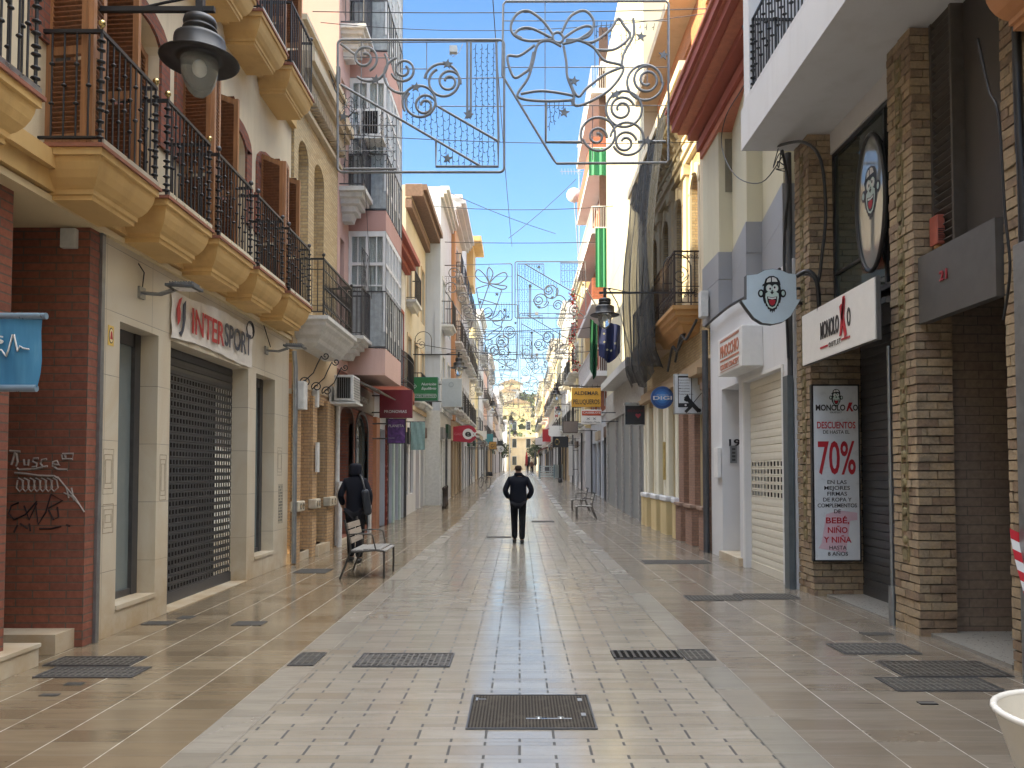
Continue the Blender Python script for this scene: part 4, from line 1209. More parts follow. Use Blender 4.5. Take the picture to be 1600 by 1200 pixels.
# ------------------------------------------------------------------ a generic street house, used for the houses farther on
def house(name, label, s, d, y0, y1, h, wall, floors, nwin, ground=None, trim=M_WHITED, roof=None, doorc=M_GLASS, bal=True, balm=M_WHITED, side=None, shop=True, wsz=(.9, 1.9), z1=3.6, fh=3.3, seed=1, winm=M_WHITED, balh=None, curtain=None, detail=1, openings=None, balproj=.5, corn=.35, loc=None):
    g0 = gz(y0)
    t = thing(name, label, 'building', (s*d, (y0+y1)/2, g0))
    rr = random.Random(seed)
    L = y1-y0
    base = min(gz(y0), gz(y1)) - .3
    hs = []; bay = L/nwin
    for f in range(floors):
        zb = g0 + z1 + .35 + f*fh
        if zb + wsz[1] > h - .4: break
        for i in range(nwin):
            c = y0 + bay*(i+.5)
            if roof == 'x': pass
            hs.append((c-wsz[0]/2, c+wsz[0]/2, zb, zb+wsz[1], .18, 0))
    mb = MB(); facade(mb, s, d, y0, y1, g0+z1, h, hs, shell=7); mb.build('upper_wall', wall, t)
    for k, q in enumerate(hs):
        w = window(t, s, d+.13, q[0], q[1], q[2], q[3], winm, M_GLASS, 2, 3 if detail > 0 else 1, curtain=(M_CURT if curtain and rr.random() < .5 else None))
        mb = MB()
        for a, b, c, e in ((q[0]-.1, q[0], q[2], q[3]+.1), (q[1], q[1]+.1, q[2], q[3]+.1), (q[0], q[1], q[3], q[3]+.1)): sbox(mb, s, d-.03, d+.001, a, b, c, e)
        mb.build('surround', trim, w)
        if rr.random() < .45:      # lowered blind
            zc = q[3] - (q[3]-q[2])*rr.uniform(.25, .9)
            mb = MB(); sbox(mb, s, d+.1, d+.125, q[0]+.03, q[1]-.03, zc, q[3]-.02); mb.build('blind', simple('pale blind', (.5,.47,.40), .7, 0, .3, .15), w)
    if bal:
        seen = sorted({q[2] for q in hs})
        for fz in seen:
            for i in range(nwin):
                c = y0 + bay*(i+.5)
                if bal == 'some' and rr.random() < .4: continue
                b_ = MB(); wd = min(bay*.46, wsz[0]/2+.35)
                sl = moulded_slab(t, s, d, d-balproj, c-wd, c+wd, fz, fz-.22, balm, prof=[(0,0), (0,.4), (.08,.5), (.14,1)])
                railing(sl, s, d, d-balproj+.04, c-wd+.03, c+wd-.03, fz, fz+1.0, M_IRON, .13 if detail else .18, .009 if y0 < 60 else .013, 0)
    mb = MB(); cornice(mb, s, d, y0-.02, y1+.02, [(corn*.35, h-.45, h-.3), (corn*.7, h-.3, h-.15), (corn, h-.15, h+.02)]); mb.build('cornice', trim, t)
    mb = MB(); cornice(mb, s, d, y0, y1, [(.08, g0+z1-.05, g0+z1+.12)]); mb.build('string_course', trim, t)
    # ground floor
    gm = ground or wall
    op = openings
    if op is None:
        op = []; n = max(2, round(L/2.2)); bw = L/n
        for i in range(n):
            c = y0 + bw*(i+.5); w_ = bw*rr.uniform(.28, .38)
            op.append((c-w_, c+w_, rr.choice((0, 0, .4)), rr.uniform(2.5, 2.9), rr.choice(('shut', 'glass', 'door', 'glass'))))
    hs = [(a, b, gz((a+b)/2)+c, g0+e, .22, 0) for a, b, c, e, k in op]
    mb = MB(); facade(mb, s, d, y0, y1, base, g0+z1, hs, shell=7); mb.build('ground_wall', gm, t)
    for (a, b, c, e, kind), q in zip(op, hs):
        if rr.random() < .6:
            mb = MB(); sbox(mb, s, d-.12, d, a-.1, b+.1, q[3]+.08, q[3]+.08+rr.uniform(.35, .6)); mb.build('shop_fascia', rr.choice(FASC), t)
        if rr.random() < .35:
            mb = MB(); sbox(mb, s, d-.09, d, b+.12, b+.2, gz(b)-.1, q[3]+rr.uniform(.2, 1.0)); mb.build('downpipe', M_DSTEEL, t)
        if kind == 'shut': roll(t, s, d+.16, a, b, q[2], q[3], rr.choice((M_STEEL, M_DSTEEL, M_DSTEEL, M_DIRON)), slat=.11)
        elif kind == 'door': panel_door(t, s, d+.14, a, b, q[2], q[3], rr.choice((M_WOODS, M_GREEN, M_DSTEEL, simple('brown paint', (.12,.06,.035), .4, 0, .5, .15))), 2)
        else:
            w = window(t, s, d+.1, a, b, q[2], q[3], M_DSTEEL, M_GLASS, 2, 1, name='shop_window')
    if side is not None:
        y = y0 - .004 
        for (xa, xb, za, zb, m, nm) in side:
            q = MB(); q.box(s*xa, s*xb, y-.03, y, g0+za, g0+zb); q.build(nm, m, t)
    return t
# ------------------------------------------------------------------ left row beyond the pink house
M_BEIGE = plaster('beige render', (.55,.49,.37), .85, .5, .3)
M_ORANGE = plaster('orange pilaster render', (.48,.25,.12), .85, .3, .2)
M_LEMON = plaster('lemon render', (.72,.60,.32), .85, .3, .2)
M_WINE = simple('wine red paint', (.16,.03,.03), .4, 0, .5, .2)
L4 = house('shop_house', 'cream house with wine-red arched doors, maroon cornice and a bowed iron balcony', -1, 3.9, 20.24, 26.0, 8.7, M_WHR, 1, 3, trim=M_MAROON, bal=False, z1=3.75, wsz=(1.0, 2.7), winm=M_WINE, seed=4,
  openings=[(20.5, 20.95, .9, 2.6, 'glass'), (21.2, 22.2, 0, 2.75, 'shut'), (22.5, 23.4, 0, 2.7, 'door'), (23.7, 24.6, 0, 2.8, 'glass'), (24.9, 25.7, 0, 2.8, 'shut')], ground=M_WHR2, corn=.5)
b_ = MB()
P = [(-3.9, 19.6)] + [(-3.9 + .66*math.sin(math.pi*(.06+.88*i/12))**.6, 20.1+5.6*i/12) for i in range(13)] + [(-3.9, 25.9)]
b_.prism(P, lambda u, v, w: (u, v, w), 3.72, 3.98)
s_ = b_.build('balcony', [M_MAROON], L4)
b_ = MB()
PP = P[1:-1]
for z in (4.02, 4.2, 4.85, 5.0): b_.tube([(x-.03, y, z) for x, y in PP], .016, 5)
for (xa, ya), (xb, yb) in zip(PP[:-1], PP[1:]):
    for k in range(4): b_.tube([(xa+(xb-xa)*k/4-.03, ya+(yb-ya)*k/4, 4.0), (xa+(xb-xa)*k/4-.03, ya+(yb-ya)*k/4, 5.0)], .010, 4)
b_.build('railing', M_IRON, s_)
mb = MB(); sbox(mb, -1, 3.78, 3.901, 20.26, 20.75, 0, 3.0); mb.build('tan_pilaster', simple('burnt orange tiles', (.30,.13,.07), .5, 0, .4, .15), L4)
mb = MB(); sbox(mb, -1, 3.83, 3.901, 22.22, 22.48, 0, 2.9); mb.build('red_pilaster', simple('oxide red marble', (.22,.045,.03), .25, 0, .6, .3), L4)
mb = MB(); sbox(mb, -1, 3.84, 3.901, 24.64, 24.86, 0, 3.1); sbox(mb, -1, 3.84, 3.901, 23.42, 23.66, 0, 3.1); mb.build('pale_green_pilaster', simple('pale green paint', (.42,.52,.49), .5, 0, .4, .1), L4)

L5 = house('stucco_house', 'weathered beige stucco house with brown projecting cornice and two tiny balconies', -1, 3.9, 26.04, 31.5, 11.4, M_BEIGE, 2, 3, trim=M_TAN, bal='some', z1=3.8, wsz=(.85, 2.1), seed=11, ground=M_WHR,
  openings=[(26.3, 26.9, .7, 2.4, 'glass'), (27.3, 28.2, .7, 2.75, 'glass'), (28.8, 29.8, 0, 2.7, 'door'), (30.2, 31.2, 0, 2.8, 'shut')], balproj=.35, corn=.55)
mb = MB(); cornice(mb, -1, 3.9, 26.0, 31.52, [(.2, 10.6, 10.9), (.6, 11.0, 11.2), (.72, 11.2, 11.4)]); mb.build('brown_cornice', simple('brown stone cornice', (.20,.13,.09), .8, 0, .3, .3), L5)
L6 = house('pale_blue_house', 'tall pale blue-white house whose bare side wall faces down the street', -1, 3.28, 31.55, 36.5, 13.4, M_WHR2, 3, 2, trim=M_WHITED, bal='some', z1=3.9, wsz=(.9, 2.0), seed=21, ground=M_WHITED,
  openings=[(31.8, 32.6, 0, 2.7, 'shut'), (32.9, 33.7, 0, 2.7, 'shut'), (34.0, 35.2, 0, 2.8, 'glass')])
mb = MB(); mb.box(-3.9, -3.2, 31.47, 31.56, 6.35, 6.5); mb.box(-3.9, -3.24, 31.49, 31.56, 5.2, 5.28); mb.box(-3.5, -3.3, 31.5, 31.56, 6.5, 8.2); mb.build('side_moulding', M_WHR2, L6)
L7 = house('ochre_house', 'house with an orange pilaster and deep white roof overhang beyond the pale blue wall', -1, 3.3, 36.54, 43.5, 14.6, M_TAN, 3, 3, trim=M_WHR, bal=True, z1=3.9, wsz=(.9, 2.0), seed=23, ground=M_TAN, corn=.7,
  openings=[(36.8, 38.2, 0, 2.8, 'glass'), (38.5, 39.8, 0, 2.8, 'glass'), (40.2, 41.2, 0, 2.8, 'door'), (41.6, 43.0, 0, 2.9, 'glass')])
mb = MB(); sbox(mb, -1, 3.12, 3.301, 36.6, 37.4, 4.0, 13.8); mb.build('orange_pilaster', M_ORANGE, L7)
mb = MB(); sbox(mb, -1, 2.75, 3.3, 36.3, 43.6, 14.62, 14.8); mb.build('roof_overhang', M_WHR, L7)
L8 = house('overhang_house', 'white house under a deep yellow flat roof slab on the left row', -1, 3.3, 43.6, 50, 15.6, M_WHR, 3, 3, trim=M_WHITED, bal=True, z1=3.7, wsz=(.9, 1.9), seed=31, ground=M_GREYR)
mb = MB(); mb.box(-8, -2.35, 46.5, 50.2, 15.65, 15.95); mb.box(-4.2, -2.9, 47.5, 50.1, 13.2, 15.64); mb.build('roof_slab', M_YELLOW, L8)
pal = [
 (50.1, 57, 9.6, M_CREAM, 'narrow cream house after the yellow roof slab', 3.35), (57.1, 64, 12.2, M_LEMON, 'lemon yellow house beyond the parked bicycle on the left', 3.5),
 (64.1, 72, 14.2, M_WHR, 'plain white gabled block rising behind the far left houses', 3.4), (72.1, 82, 11.0, M_PINK, 'far pinkish house on the left row', 3.5),
 (82.1, 94, 13.0, M_WHR2, 'far bluish house on the left row', 3.3), (94.1, 110, 10.0, M_TAN, 'far tan house near the left end of the street', 3.5), (110.1, 135, 12.0, M_WHR, 'last white house closing the left row', 3.0)]
for i, (a, b, h, m, lb, d) in enumerate(pal):
    house('row_house', lb, -1, d, a, b, h+gz(a), m, 3, max(2, round((b-a)/2.8)), bal=(True if i % 2 else 'some'), seed=50+i, detail=0, ground=(M_GREYR, M_TAN, M_WHR)[i % 3], z1=3.5)
# houses behind the camera on the left keep the street in shade
house('row_house', 'tall cream house behind the viewpoint on the left', -1, 3.9, -22, 2.15, 11.5, M_CREAM, 2, 7, seed=90, detail=0, bal=False)
# ================================================================== RIGHT SIDE
def rough_bricks(mb, x0, x1, y0, y1, z0, z1, rh=.083, L=.23, jit=.011, seed=3, faces='ws'):
    """pillar faced with rustic hand-made bricks of uneven projection (faces: w towards the street, s towards the camera, n beyond)"""
    q = random.Random(seed); mb.box(x0+.03, x1, y0+.03, y1-.005, z0, z1, 1)
    n = int((z1-z0)/rh); rh = (z1-z0)/n
    for k in range(n):
        za, zb = z0 + k*rh, z0 + (k+1)*rh - .012
        off = L/2 if k % 2 else 0
        def run(a, b):
            out, p = [], a
            w = L*.5 if off else L
            while p < b - .03:
                e = min(b, p + w*q.uniform(.85, 1.15))
                if b - e < .05: e = b
                out.append((p, e)); p = e; w = L
            return out
        m = 0 if q.random() < .75 else 2
        if 'w' in faces:
            for a, b in run(y0, y1):
                j = q.uniform(-jit, jit); hz_ = q.uniform(-.006, .006)
                mb.add([(x0+j, a+.004, za+hz_), (x0+.05, a+.004, za), (x0+.05, b-.006, za), (x0+j*.4, b-.006, za-hz_), (x0+j+q.uniform(-.004,.004), a+.006, zb), (x0+.05, a+.004, zb), (x0+.05, b-.006, zb), (x0+j*.6, b-.008, zb+hz_)],
                       [(0,3,2,1),(4,5,6,7),(0,1,5,4),(1,2,6,5),(2,3,7,6),(3,0,4,7)], 0 if q.random() < .72 else 2)
        if 's' in faces:
            for a, b in run(x0, x1):
                j = q.uniform(-jit, jit)
                mb.add([(a+.004, y0+j, za), (b-.006, y0+j*.5, za), (b-.006, y0+.05, za), (a+.004, y0+.05, za), (a+.004, y0+j*.8, zb), (b-.006, y0+j, zb), (b-.006, y0+.05, zb), (a+.004, y0+.05, zb)],
                       [(0,1,2,3),(4,7,6,5),(0,4,5,1),(1,5,6,2),(2,6,7,3),(3,7,4,0)], 0 if q.random() < .72 else 2)
        if 'n' in faces:
            for a, b in run(x0, x1):
                j = q.uniform(-jit, jit)
                mb.box(a+.004, b-.006, y1-.04, y1+j, za, zb)
    return mb
def rustic(name, c):
    t = NT(name); nz = t.noise(7, 6, .65); n2 = t.noise(38, 4)
    g = t.new('ShaderNodeObjectInfo')
    a = t.ramp(nz, [(.25, tint(c, .62)), (.5, c), (.75, (c[0]*1.2, c[1]*1.12, c[2]*.95))])
    a = t.mix(.35, a, t.ramp(n2, [(.3, (.3,.3,.3)), (.7, (.75,.75,.75))]), 'OVERLAY')
    t.set(color=a, rough=.88); t.bump(t.math('ADD', n2, t.math('MULTIPLY', nz, 2)), .6, .006)
    return t.mat
M_RUST = [rustic('rustic sand brick', (.31,.235,.152)), simple('old mortar', (.12,.10,.08), .9, 0, .2, .3), rustic('rustic brown brick', (.225,.158,.105))]
M_GREYMET = simple('grey brown metal fascia', (.115,.11,.105), .45, .35, .45, .15)

# ------------------------------------------------------------------ R1: block with rustic brick pillars, white slab balcony, doorway 21 and outlet shop
R1 = thing('brick_pillar_block', 'block with rustic brick pillars under a thick white slab balcony, doorway 21 and a shop', 'building', (3.9, 8, 0))
def pillar(x0, x1, y0, y1, z1, seed, faces='ws'):
    mb = MB(); rough_bricks(mb, x0, x1, y0, y1, 0, z1, seed=seed, faces=faces); return mb.build('brick_pillar', M_RUST, R1)
pillar(3.9, 4.5, 5.2, 6.13, 5.9, 1, 'wn')       # pillar at the right edge
pillar(3.80, 4.16, 7.34, 7.82, 5.9, 2)
pillar(3.70, 4.33, 9.71, 10.22, 5.9, 3)
# carved vertical bands in the street faces
for (xp, ya, yb) in ((3.9, 5.55, 5.68), (3.80, 7.52, 7.64), (3.70, 9.90, 10.02)):
    mb = MB()
    for k in range(36):
        z = .75 + k*.14; q = (ya+yb)/2
        mb.lathe([(.05, 0), (.042, -.012), (.02, -.018), (.0, -.014)], (xp-.004, q, z), 8, axis='x') if k % 2 else mb.box(xp-.014, xp+.01, ya+.02, yb-.02, z-.05, z+.05)
        mb.box(xp-.008, xp+.01, ya, ya+.015, z-.07, z+.07); mb.box(xp-.008, xp+.01, yb-.015, yb, z-.07, z+.07)
    mb.build('carved_band', rustic('mossy carved stone', (.19,.155,.08)), R1)
# doorway 21
mb = MB(); mb.box(4.15, 5.5, 7.42, 7.6, 0, 3.3); mb.build('stone_strip_wall', M_DBRICK, R1)
mb = MB(); mb.box(5.5, 5.6, 6.1, 7.6, 0, 3.3); mb.build('inner_wall', M_DBRICK, R1)
mb = MB(); mb.box(3.96, 5.5, 5.2, 7.42, 3.3, 3.34); mb.build('doorway_ceiling', M_GREYMET, R1)
z_ = onX(1427, 463, 3.84)
mb = MB(); mb.box(3.84, 3.93, 6.14, 7.34, 2.98, 3.62); b_ = mb.build('doorway_fascia', M_GREYMET, R1)
text(b_, '21', simple('dark red numerals', (.30,.03,.04), .4, 0, .5, .05), (3.838, 6.88, 3.30), RR, ZU, .095, .12, .012, .008)
mb = MB(); mb.box(3.9, 5.5, 6.14, 7.42, -.01, .035)
mb.build('doorway_floor', simple('pale terrazzo', (.24,.23,.21), .3, 0, .5, .12, scale=30), R1)
IC = thing('intercom', 'steel intercom panel with yellow name strips on the brick beside doorway 21', 'intercom', (4.45, 7.40, 1.8))
X, Z = onY(1467, 708, 7.41)
mb = MB(); mb.box(X-.045, X+.045, 7.385, 7.419, Z-.17, Z+.17); mb.build('panel', M_STEEL, IC, bevel=.004)
mb = MB(); mb.box(X-.03, X+.03, 7.380, 7.384, Z+.10, Z+.15)
mb.build('speaker', M_DSTEEL, IC)
for k in range(5):
    mb = MB(); mb.box(X-.03, X+.01, 7.380, 7.384, Z-.10+k*.035, Z-.078+k*.035); mb.build('name_strip', simple('yellowed label', (.45,.40,.16), .4, 0, .4, .1), IC)
    mb = MB(); mb.box(X+.018, X+.034, 7.378, 7.384, Z-.10+k*.035, Z-.078+k*.035); mb.build('button', M_ALU, IC)
# louvres and dark wall over the doorway
mb = MB(); mb.box(4.16, 4.2, 6.14, 7.8, 3.62, 5.9); mb.build('dark_panel', simple('brown grey metal', (.075,.066,.06), .55, .2, .4, .15), R1)
mb = MB()
for k in range(30): mb.obox((4.03, 7.16, 3.72 + k*.074), (.10, .34, .012), (0, R(35), 0))
mb.box(3.98, 4.1, 6.96, 6.99, 3.62, 5.9); mb.box(3.98, 4.1, 7.30, 7.335, 3.62, 5.9)
mb.build('louvre_grille', simple('dark louvre', (.10,.088,.078), .5, .2, .4, .2), R1)
mb = MB(); mb.box(4.1, 4.15, 6.14, 6.96, 3.62, 5.9); mb.build('metal_infill', simple('brown grey metal', (.075,.066,.06)), R1)
SR = thing('alarm_siren', 'weathered red alarm siren box mounted beside the louvres', 'alarm siren', (3.95, 7.25, 3.75))
X, Z = onY(1466, 362, 7.22)
mb = MB(); mb.box(X-.045, X+.035, 7.16, 7.30, Z-.13, Z+.15); mb.build('case', simple('faded red plastic', (.36,.10,.07), .5, 0, .4, .2), SR, bevel=.012)
mb = MB(); mb.lathe([(.03, -.05), (.036, -.02), (.036, 0)], (X, 7.23, Z-.13), 10); mb.build('beacon', simple('amber beacon', (.45,.24,.10), .3, 0, .5, .1), SR)
mb = MB()
for k in range(7): mb.box(X-.035, X+.025, 7.155, 7.16, Z-.1+k*.018, Z-.094+k*.018)
mb.build('speaker_slots', M_BLACK, SR)
# outlet shop
roll(R1, 1, 4.33, 7.8, 9.71, .02, 3.3, M_DSTEEL, slat=.10, lowbar=.12)
mb = MB(); mb.box(3.86, 4.6, 7.82, 9.71, -.01, .025); mb.build('shop_floor', simple('pale terrazzo', (.24,.23,.21)), R1)
mb = MB(); mb.box(3.75, 4.35, 7.82, 9.70, 3.3, 3.36); mb.build('shop_soffit', M_GREYMET, R1)
mb = MB(); mb.box(4.36, 4.5, 7.8, 9.8, 0, 3.4); mb.build('shop_back_wall', M_DARK, R1)
mb = MB(); mb.tube([(3.80, 7.88, .38), (3.80, 7.88, 2.86)], .018, 8); mb.build('awning_post', M_STEEL, None, 'thin steel post standing against the rustic pillar by the outlet shop', 'post', org=(3.8, 7.88, 0))
mb = MB(); mb.tube([(3.80, 7.88, 0), (3.80, 7.88, .40)], .038, 10); bpy.data.objects.get('awning_post') and mb.build('post_base', M_STEEL, bpy.data.objects['awning_post'])
# window over the shop, with reflections
d = 4.0
mb = MB()
for a, b in ((7.82, 7.87), (8.30, 8.34), (9.66, 9.71)): sbox(mb, 1, d, d+.06, a, b, 3.56, 5.62)
sbox(mb, 1, d+.001, d+.06, 7.87, 9.66, 3.56, 3.62); sbox(mb, 1, d+.001, d+.06, 7.87, 9.66, 5.56, 5.62); sbox(mb, 1, d+.002, d+.055, 8.34, 9.66, 4.05, 4.08)
w = mb.build('window', M_BLACK, R1)
mb = MB(); sbox(mb, 1, d+.03, d+.035, 7.85, 9.68, 3.58, 5.6); mb.build('pane', M_GLASSG, w)
mb = MB(); sbox(mb, 1, d-.02, d+.2, 7.82, 9.71, 5.62, 5.9); mb.build('window_head', M_GREYR, R1)
# slab balcony
mb = MB(); mb.box(3.0, 11, 2.2, 10.25, 5.90, 6.45)
mb.build('slab_balcony', plaster('pale grey slab paint', (.58,.58,.59), .8, .25, .12), R1)
mb = MB(); facade(mb, 1, 3.8, 2.2, 10.25, 6.45, 9.6, [(3.2, 4.2, 6.5, 8.7, .2), (5.2, 6.4, 6.5, 8.7, .2), (7.6, 8.8, 6.5, 8.7, .2)], shell=7); mb.build('upper_wall', M_WHR, R1)
for a, b in ((3.2, 4.2), (5.2, 6.4), (7.6, 8.8)): window(R1, 1, 3.95, a, b, 6.5, 8.7, M_WHITED, M_GLASS, 2, 2)
mb = MB(); mb.box(3.0, 11, 2.2, 10.2, 9.6, 9.9); mb.build('roof_slab', M_WHR, R1)
bal = MB(); bal.box(3.02, 3.14, 2.2, 10.2, 6.451, 6.55); k_ = bal.build('balcony_kerb', M_GREYR, R1)
railing(k_, 1, 3.8, 3.08, 2.3, 9.95, 6.55, 7.55, M_IRON, .11, .011, 2, ends=(0, 1))
mb = MB(); mb.box(3.03, 3.8, 9.96, 10.2, 6.55, 9.5); mb.build('balcony_end_wall', M_WHR, R1)
mb = MB(); mb.box(4.34, 11, 9.80, 10.24, 0, 5.9); mb.box(4.5, 11, 2.2, 6.13, 0, 5.9); mb.box(5.6, 11, 6.13, 9.8, 0, 5.9); mb.build('back_wall', M_DBRICK, R1)

# black and red lettering of the outlet
M_LET = simple('charcoal letters', (.035,.03,.03), .5, 0, .4, .05)
M_LRED = simple('crimson letters', (.42,.02,.03), .5, 0, .4, .05)
M_SIGNW = simple('satin white sign face', (.70,.68,.65), .35, 0, .5, .05)
SG = thing('shop_sign', 'long white box sign reading MONOLOKO OUTLET above the dark shutter', 'sign', (3.6, 8.6, 2.8))
mb = MB(); mb.box(3.56, 3.60, 7.60, 9.60, 2.88, 3.52); mb.box(3.60, 3.72, 7.9, 7.95, 3.3, 3.35); mb.box(3.60, 3.72, 9.3, 9.35, 3.3, 3.35); mb.build('box', M_GREYMET, SG)
mb = MB(); mb.box(3.548, 3.559, 7.62, 9.59, 2.89, 3.51); mb.build('face', M_SIGNW, SG)
xs = 3.546
text(SG, 'MONOLO', M_LET, (xs, 8.74, 3.12), RR, ZU, .20, .52, .006, .022)
mb = MB()
for poly in ([(-.085,-.06), (-.035,-.06), (.03,.15), (.065,.36), (.015,.36)], [(.075,.33), (.02,.33), (-.025,.13), (.05,-.10), (.10,-.07), (.035,.14)], [(-.075,.27), (-.02,.29), (0,.16), (-.04,.12)]):
    plate(mb, poly, (xs, 8.37, 3.12), RR, ZU, .004, .010)
mb.build('red_k', M_LRED, SG)
text(SG, 'O', M_LET, (xs, 8.22, 3.14), RR, ZU, .20, .085, .006, .022)
text(SG, 'OUTLET', M_LET, (xs, 8.60, 2.985), RR, ZU, .06, .32, .005, .0, space=1.4)
for yy in (8.90, 8.31): q = MB(); plate(q, [(-.11,0), (.11,0), (.11,.02), (-.11,.02)], (xs, yy, 3.005), RR, ZU, 0, .006); q.build('red_bar', M_LRED, SG)

M_APE = simple('black emblem enamel', (.012,.012,.014), .4, 0, .4, .05)
M_APEF = simple('pale mint enamel', (.50,.62,.58), .4, 0, .4, .05)
def ape(parent, org, right, up, k, t0=0.0):
    """laughing ape-head emblem in a cap, layered in thin enamel; k = half height"""
    def L(pts_list, m, a, b, nm):
        q = MB()
        for pts in pts_list: plate(q, [(x*k, y*k) for x, y in pts], org, right, up, t0+a*.001, t0+b*.001)
        return q.build(nm, m, parent)
    head = [(-.42,.55), (-.46,.25), (-.50,-.05), (-.47,-.3), (-.40,-.48), (-.36,-.45), (-.33,-.62), (-.27,-.60), (-.22,-.78), (-.16,-.76), (-.10,-.93), (-.04,-.84), (0,-.98), (.05,-.84), (.11,-.93),
            (.17,-.76), (.23,-.78), (.28,-.60), (.33,-.62), (.37,-.42), (.42,-.45), (.48,-.2), (.50,.1), (.46,.4), (.42,.6), (.2,.78), (-.2,.78)]
    L([head, circ(-.58, .08, .17, .22), circ(.58, .08, .17, .22)], M_APE, 0, 3, 'head')
    L([circ(-.59, .09, .085, .13, 12), circ(.59, .09, .085, .13, 12)], M_APEF, 3, 4, 'ear')
    L([circ(-.15, .36, .17, .2, 16), circ(.17, .36, .17, .2, 16), [(-.34,.08), (-.2,.17), (0,.2), (.2,.17), (.34,.08), (.36,-.12), (.30,-.42), (.18,-.66), (0,-.74), (-.18,-.66), (-.30,-.42), (-.36,-.12)]], M_APEF, 3, 4.2, 'face')
    L([circ(-.15, .36, .12, .15, 14), circ(.17, .36, .12, .15, 14)], M_WHITE, 4.2, 5, 'eye')
    L([circ(-.10, .33, .05, .065, 10), circ(.14, .40, .05, .065, 10), [(-.10,.14), (0,.2), (.10,.14), (0,.02)], [(-.27,-.08), (0,-.14), (.27,-.08), (.25,-.36), (.14,-.60), (0,-.66), (-.14,-.60), (-.25,-.36)]], M_APE, 5, 5.8, 'features')
    L([[(-.21,-.12), (0,-.17), (.21,-.12), (.21,-.20), (0,-.24), (-.21,-.20)]], M_WHITE, 5.8, 6.5, 'teeth')
    L([[(-.18,-.28), (0,-.24), (.18,-.28), (.14,-.46), (.05,-.56), (-.05,-.56), (-.14,-.46)]], M_LRED, 5.8, 6.5, 'tongue')
    cap = [(-.50,.52), (-.42,.60), (-.34,.86), (-.15,1.0), (.08,1.02), (.30,.92), (.42,.72), (.46,.52), (.30,.60), (0,.64), (-.30,.58)]
    L([cap, [(-.52,.44), (-.30,.58), (.05,.62), (.3,.56), (.1,.66), (-.3,.66), (-.5,.56)]], M_APE, 4.5, 6, 'cap')
    L([[(-.30,.66), (-.24,.84), (-.12,.92), (-.06,.92), (-.06,.70)], [(0,.70), (0,.94), (.10,.94), (.22,.88), (.30,.70)]], M_WHITE, 6, 6.8, 'cap_front')
# projecting shield sign
SH = thing('shield_sign', 'pale blue shield sign with a laughing ape head in a cap, projecting from the wall', 'sign', (3.4, 10.4, 3.6))
Yp = 9.95
def SP(px, py): X, Z = onY(px, py, Yp); return (X, Z)
outl = [(1166,430), (1183,428), (1194,422), (1207,420), (1221,422), (1232,427), (1244,428), (1245,468), (1251,468), (1244,480), (1236,494), (1224,503), (1207,507), (1191,505), (1178,497), (1168,484), (1158,470), (1166,468)]
pts = [SP(*p) for p in outl]
mb = MB(); mb.prism(pts, lambda u, v, w: (u, w, v), Yp, Yp+.10); mb.build('rim', simple('dark sign rim', (.06,.065,.07), .5, 0, .4, .1), SH)
cxs = sum(p[0] for p in pts)/len(pts); czs = sum(p[1] for p in pts)/len(pts)
mb = MB(); mb.prism([(cxs+(p[0]-cxs)*.985, czs+(p[1]-czs)*.985) for p in pts], lambda u, v, w: (u, w, v), Yp-.006, Yp-.0005); f_ = mb.build('face', simple('pale blue sign face', (.50,.60,.67), .35, 0, .5, .04), SH)
XC, ZC = SP(1206, 461)
ape(SH, (XC, Yp-.006, ZC), XR, ZU, .245)
mb = MB(); mb.tube([(XC+.3, Yp+.05, ZC+.1), (3.72, Yp+.05, ZC+.1)], .02, 6); mb.tube([(XC+.3, Yp+.05, ZC-.1), (3.72, Yp+.05, ZC-.1)], .02, 6); mb.build('arm', M_BLACK, SH)
# vertical banner on the pillar
VB = thing('vertical_sign', 'tall white sign advertising 70% discounts on the rustic brick pillar', 'sign', (3.97, 9.6, .4))
Yb = 9.60
(xa, zt), (xb, zb) = onY(1270, 603, Yb), onY(1339, 875, Yb)
xa, xb = 3.68, 4.235
cx_ = (xa+xb)/2; Wd = xb-xa; Ht = zt-zb
mb = MB(); mb.box(xa-.02, xb+.02, Yb, Yb+.07, zb-.02, zt+.02); mb.build('frame', M_BLACK, VB)
mb = MB(); mb.box(xa, xb, Yb-.006, Yb-.001, zb, zt); mb.build('face', simple('cool white sign face', (.60,.63,.66), .3, 0, .5, .04), VB)
def vt(s_, fy, h, w, m=M_LET, bold=.01):
    return text(VB, s_, m, (cx_, Yb-.007, zt - fy*Ht), XR, ZU, h, w, .002, bold)
ape(VB, (cx_+.005, Yb-.007, zt-.10*Ht+.06), XR, ZU, .115)
vt('MONOLO', .142, .075, .37, bold=.03).location.x -= .068
q = MB()
for poly in ([(-.035,-.01), (-.015,-.01), (.01,.05), (.02,.1), (0,.1)], [(.045,.1), (.02,.1), (-.005,.05), (.03,-.015), (.055,-.01), (.02,.045)]): plate(q, poly, (cx_+.165, Yb-.007, zt-.142*Ht), XR, ZU, 0, .004)
q.build('red_k', M_LRED, VB)
vt('O', .142, .075, .06, bold=.03).location.x += .245
vt('OUTLET', .158, .022, .15, bold=0)
vt('DESCUENTOS', .245, .085, .48, M_LRED, .02)
vt('DE HASTA EL', .276, .045, .33)
vt('70%', .505, .42, .47, M_LRED, .015)
for i, (s_, w) in enumerate((('EN LAS', .24), ('MEJORES', .32), ('FIRMAS', .245), ('DE ROPA Y', .355), ('COMPLEMENTOS', .49), ('DE', .085))): vt(s_, .565 + i*.0335, .05, w)
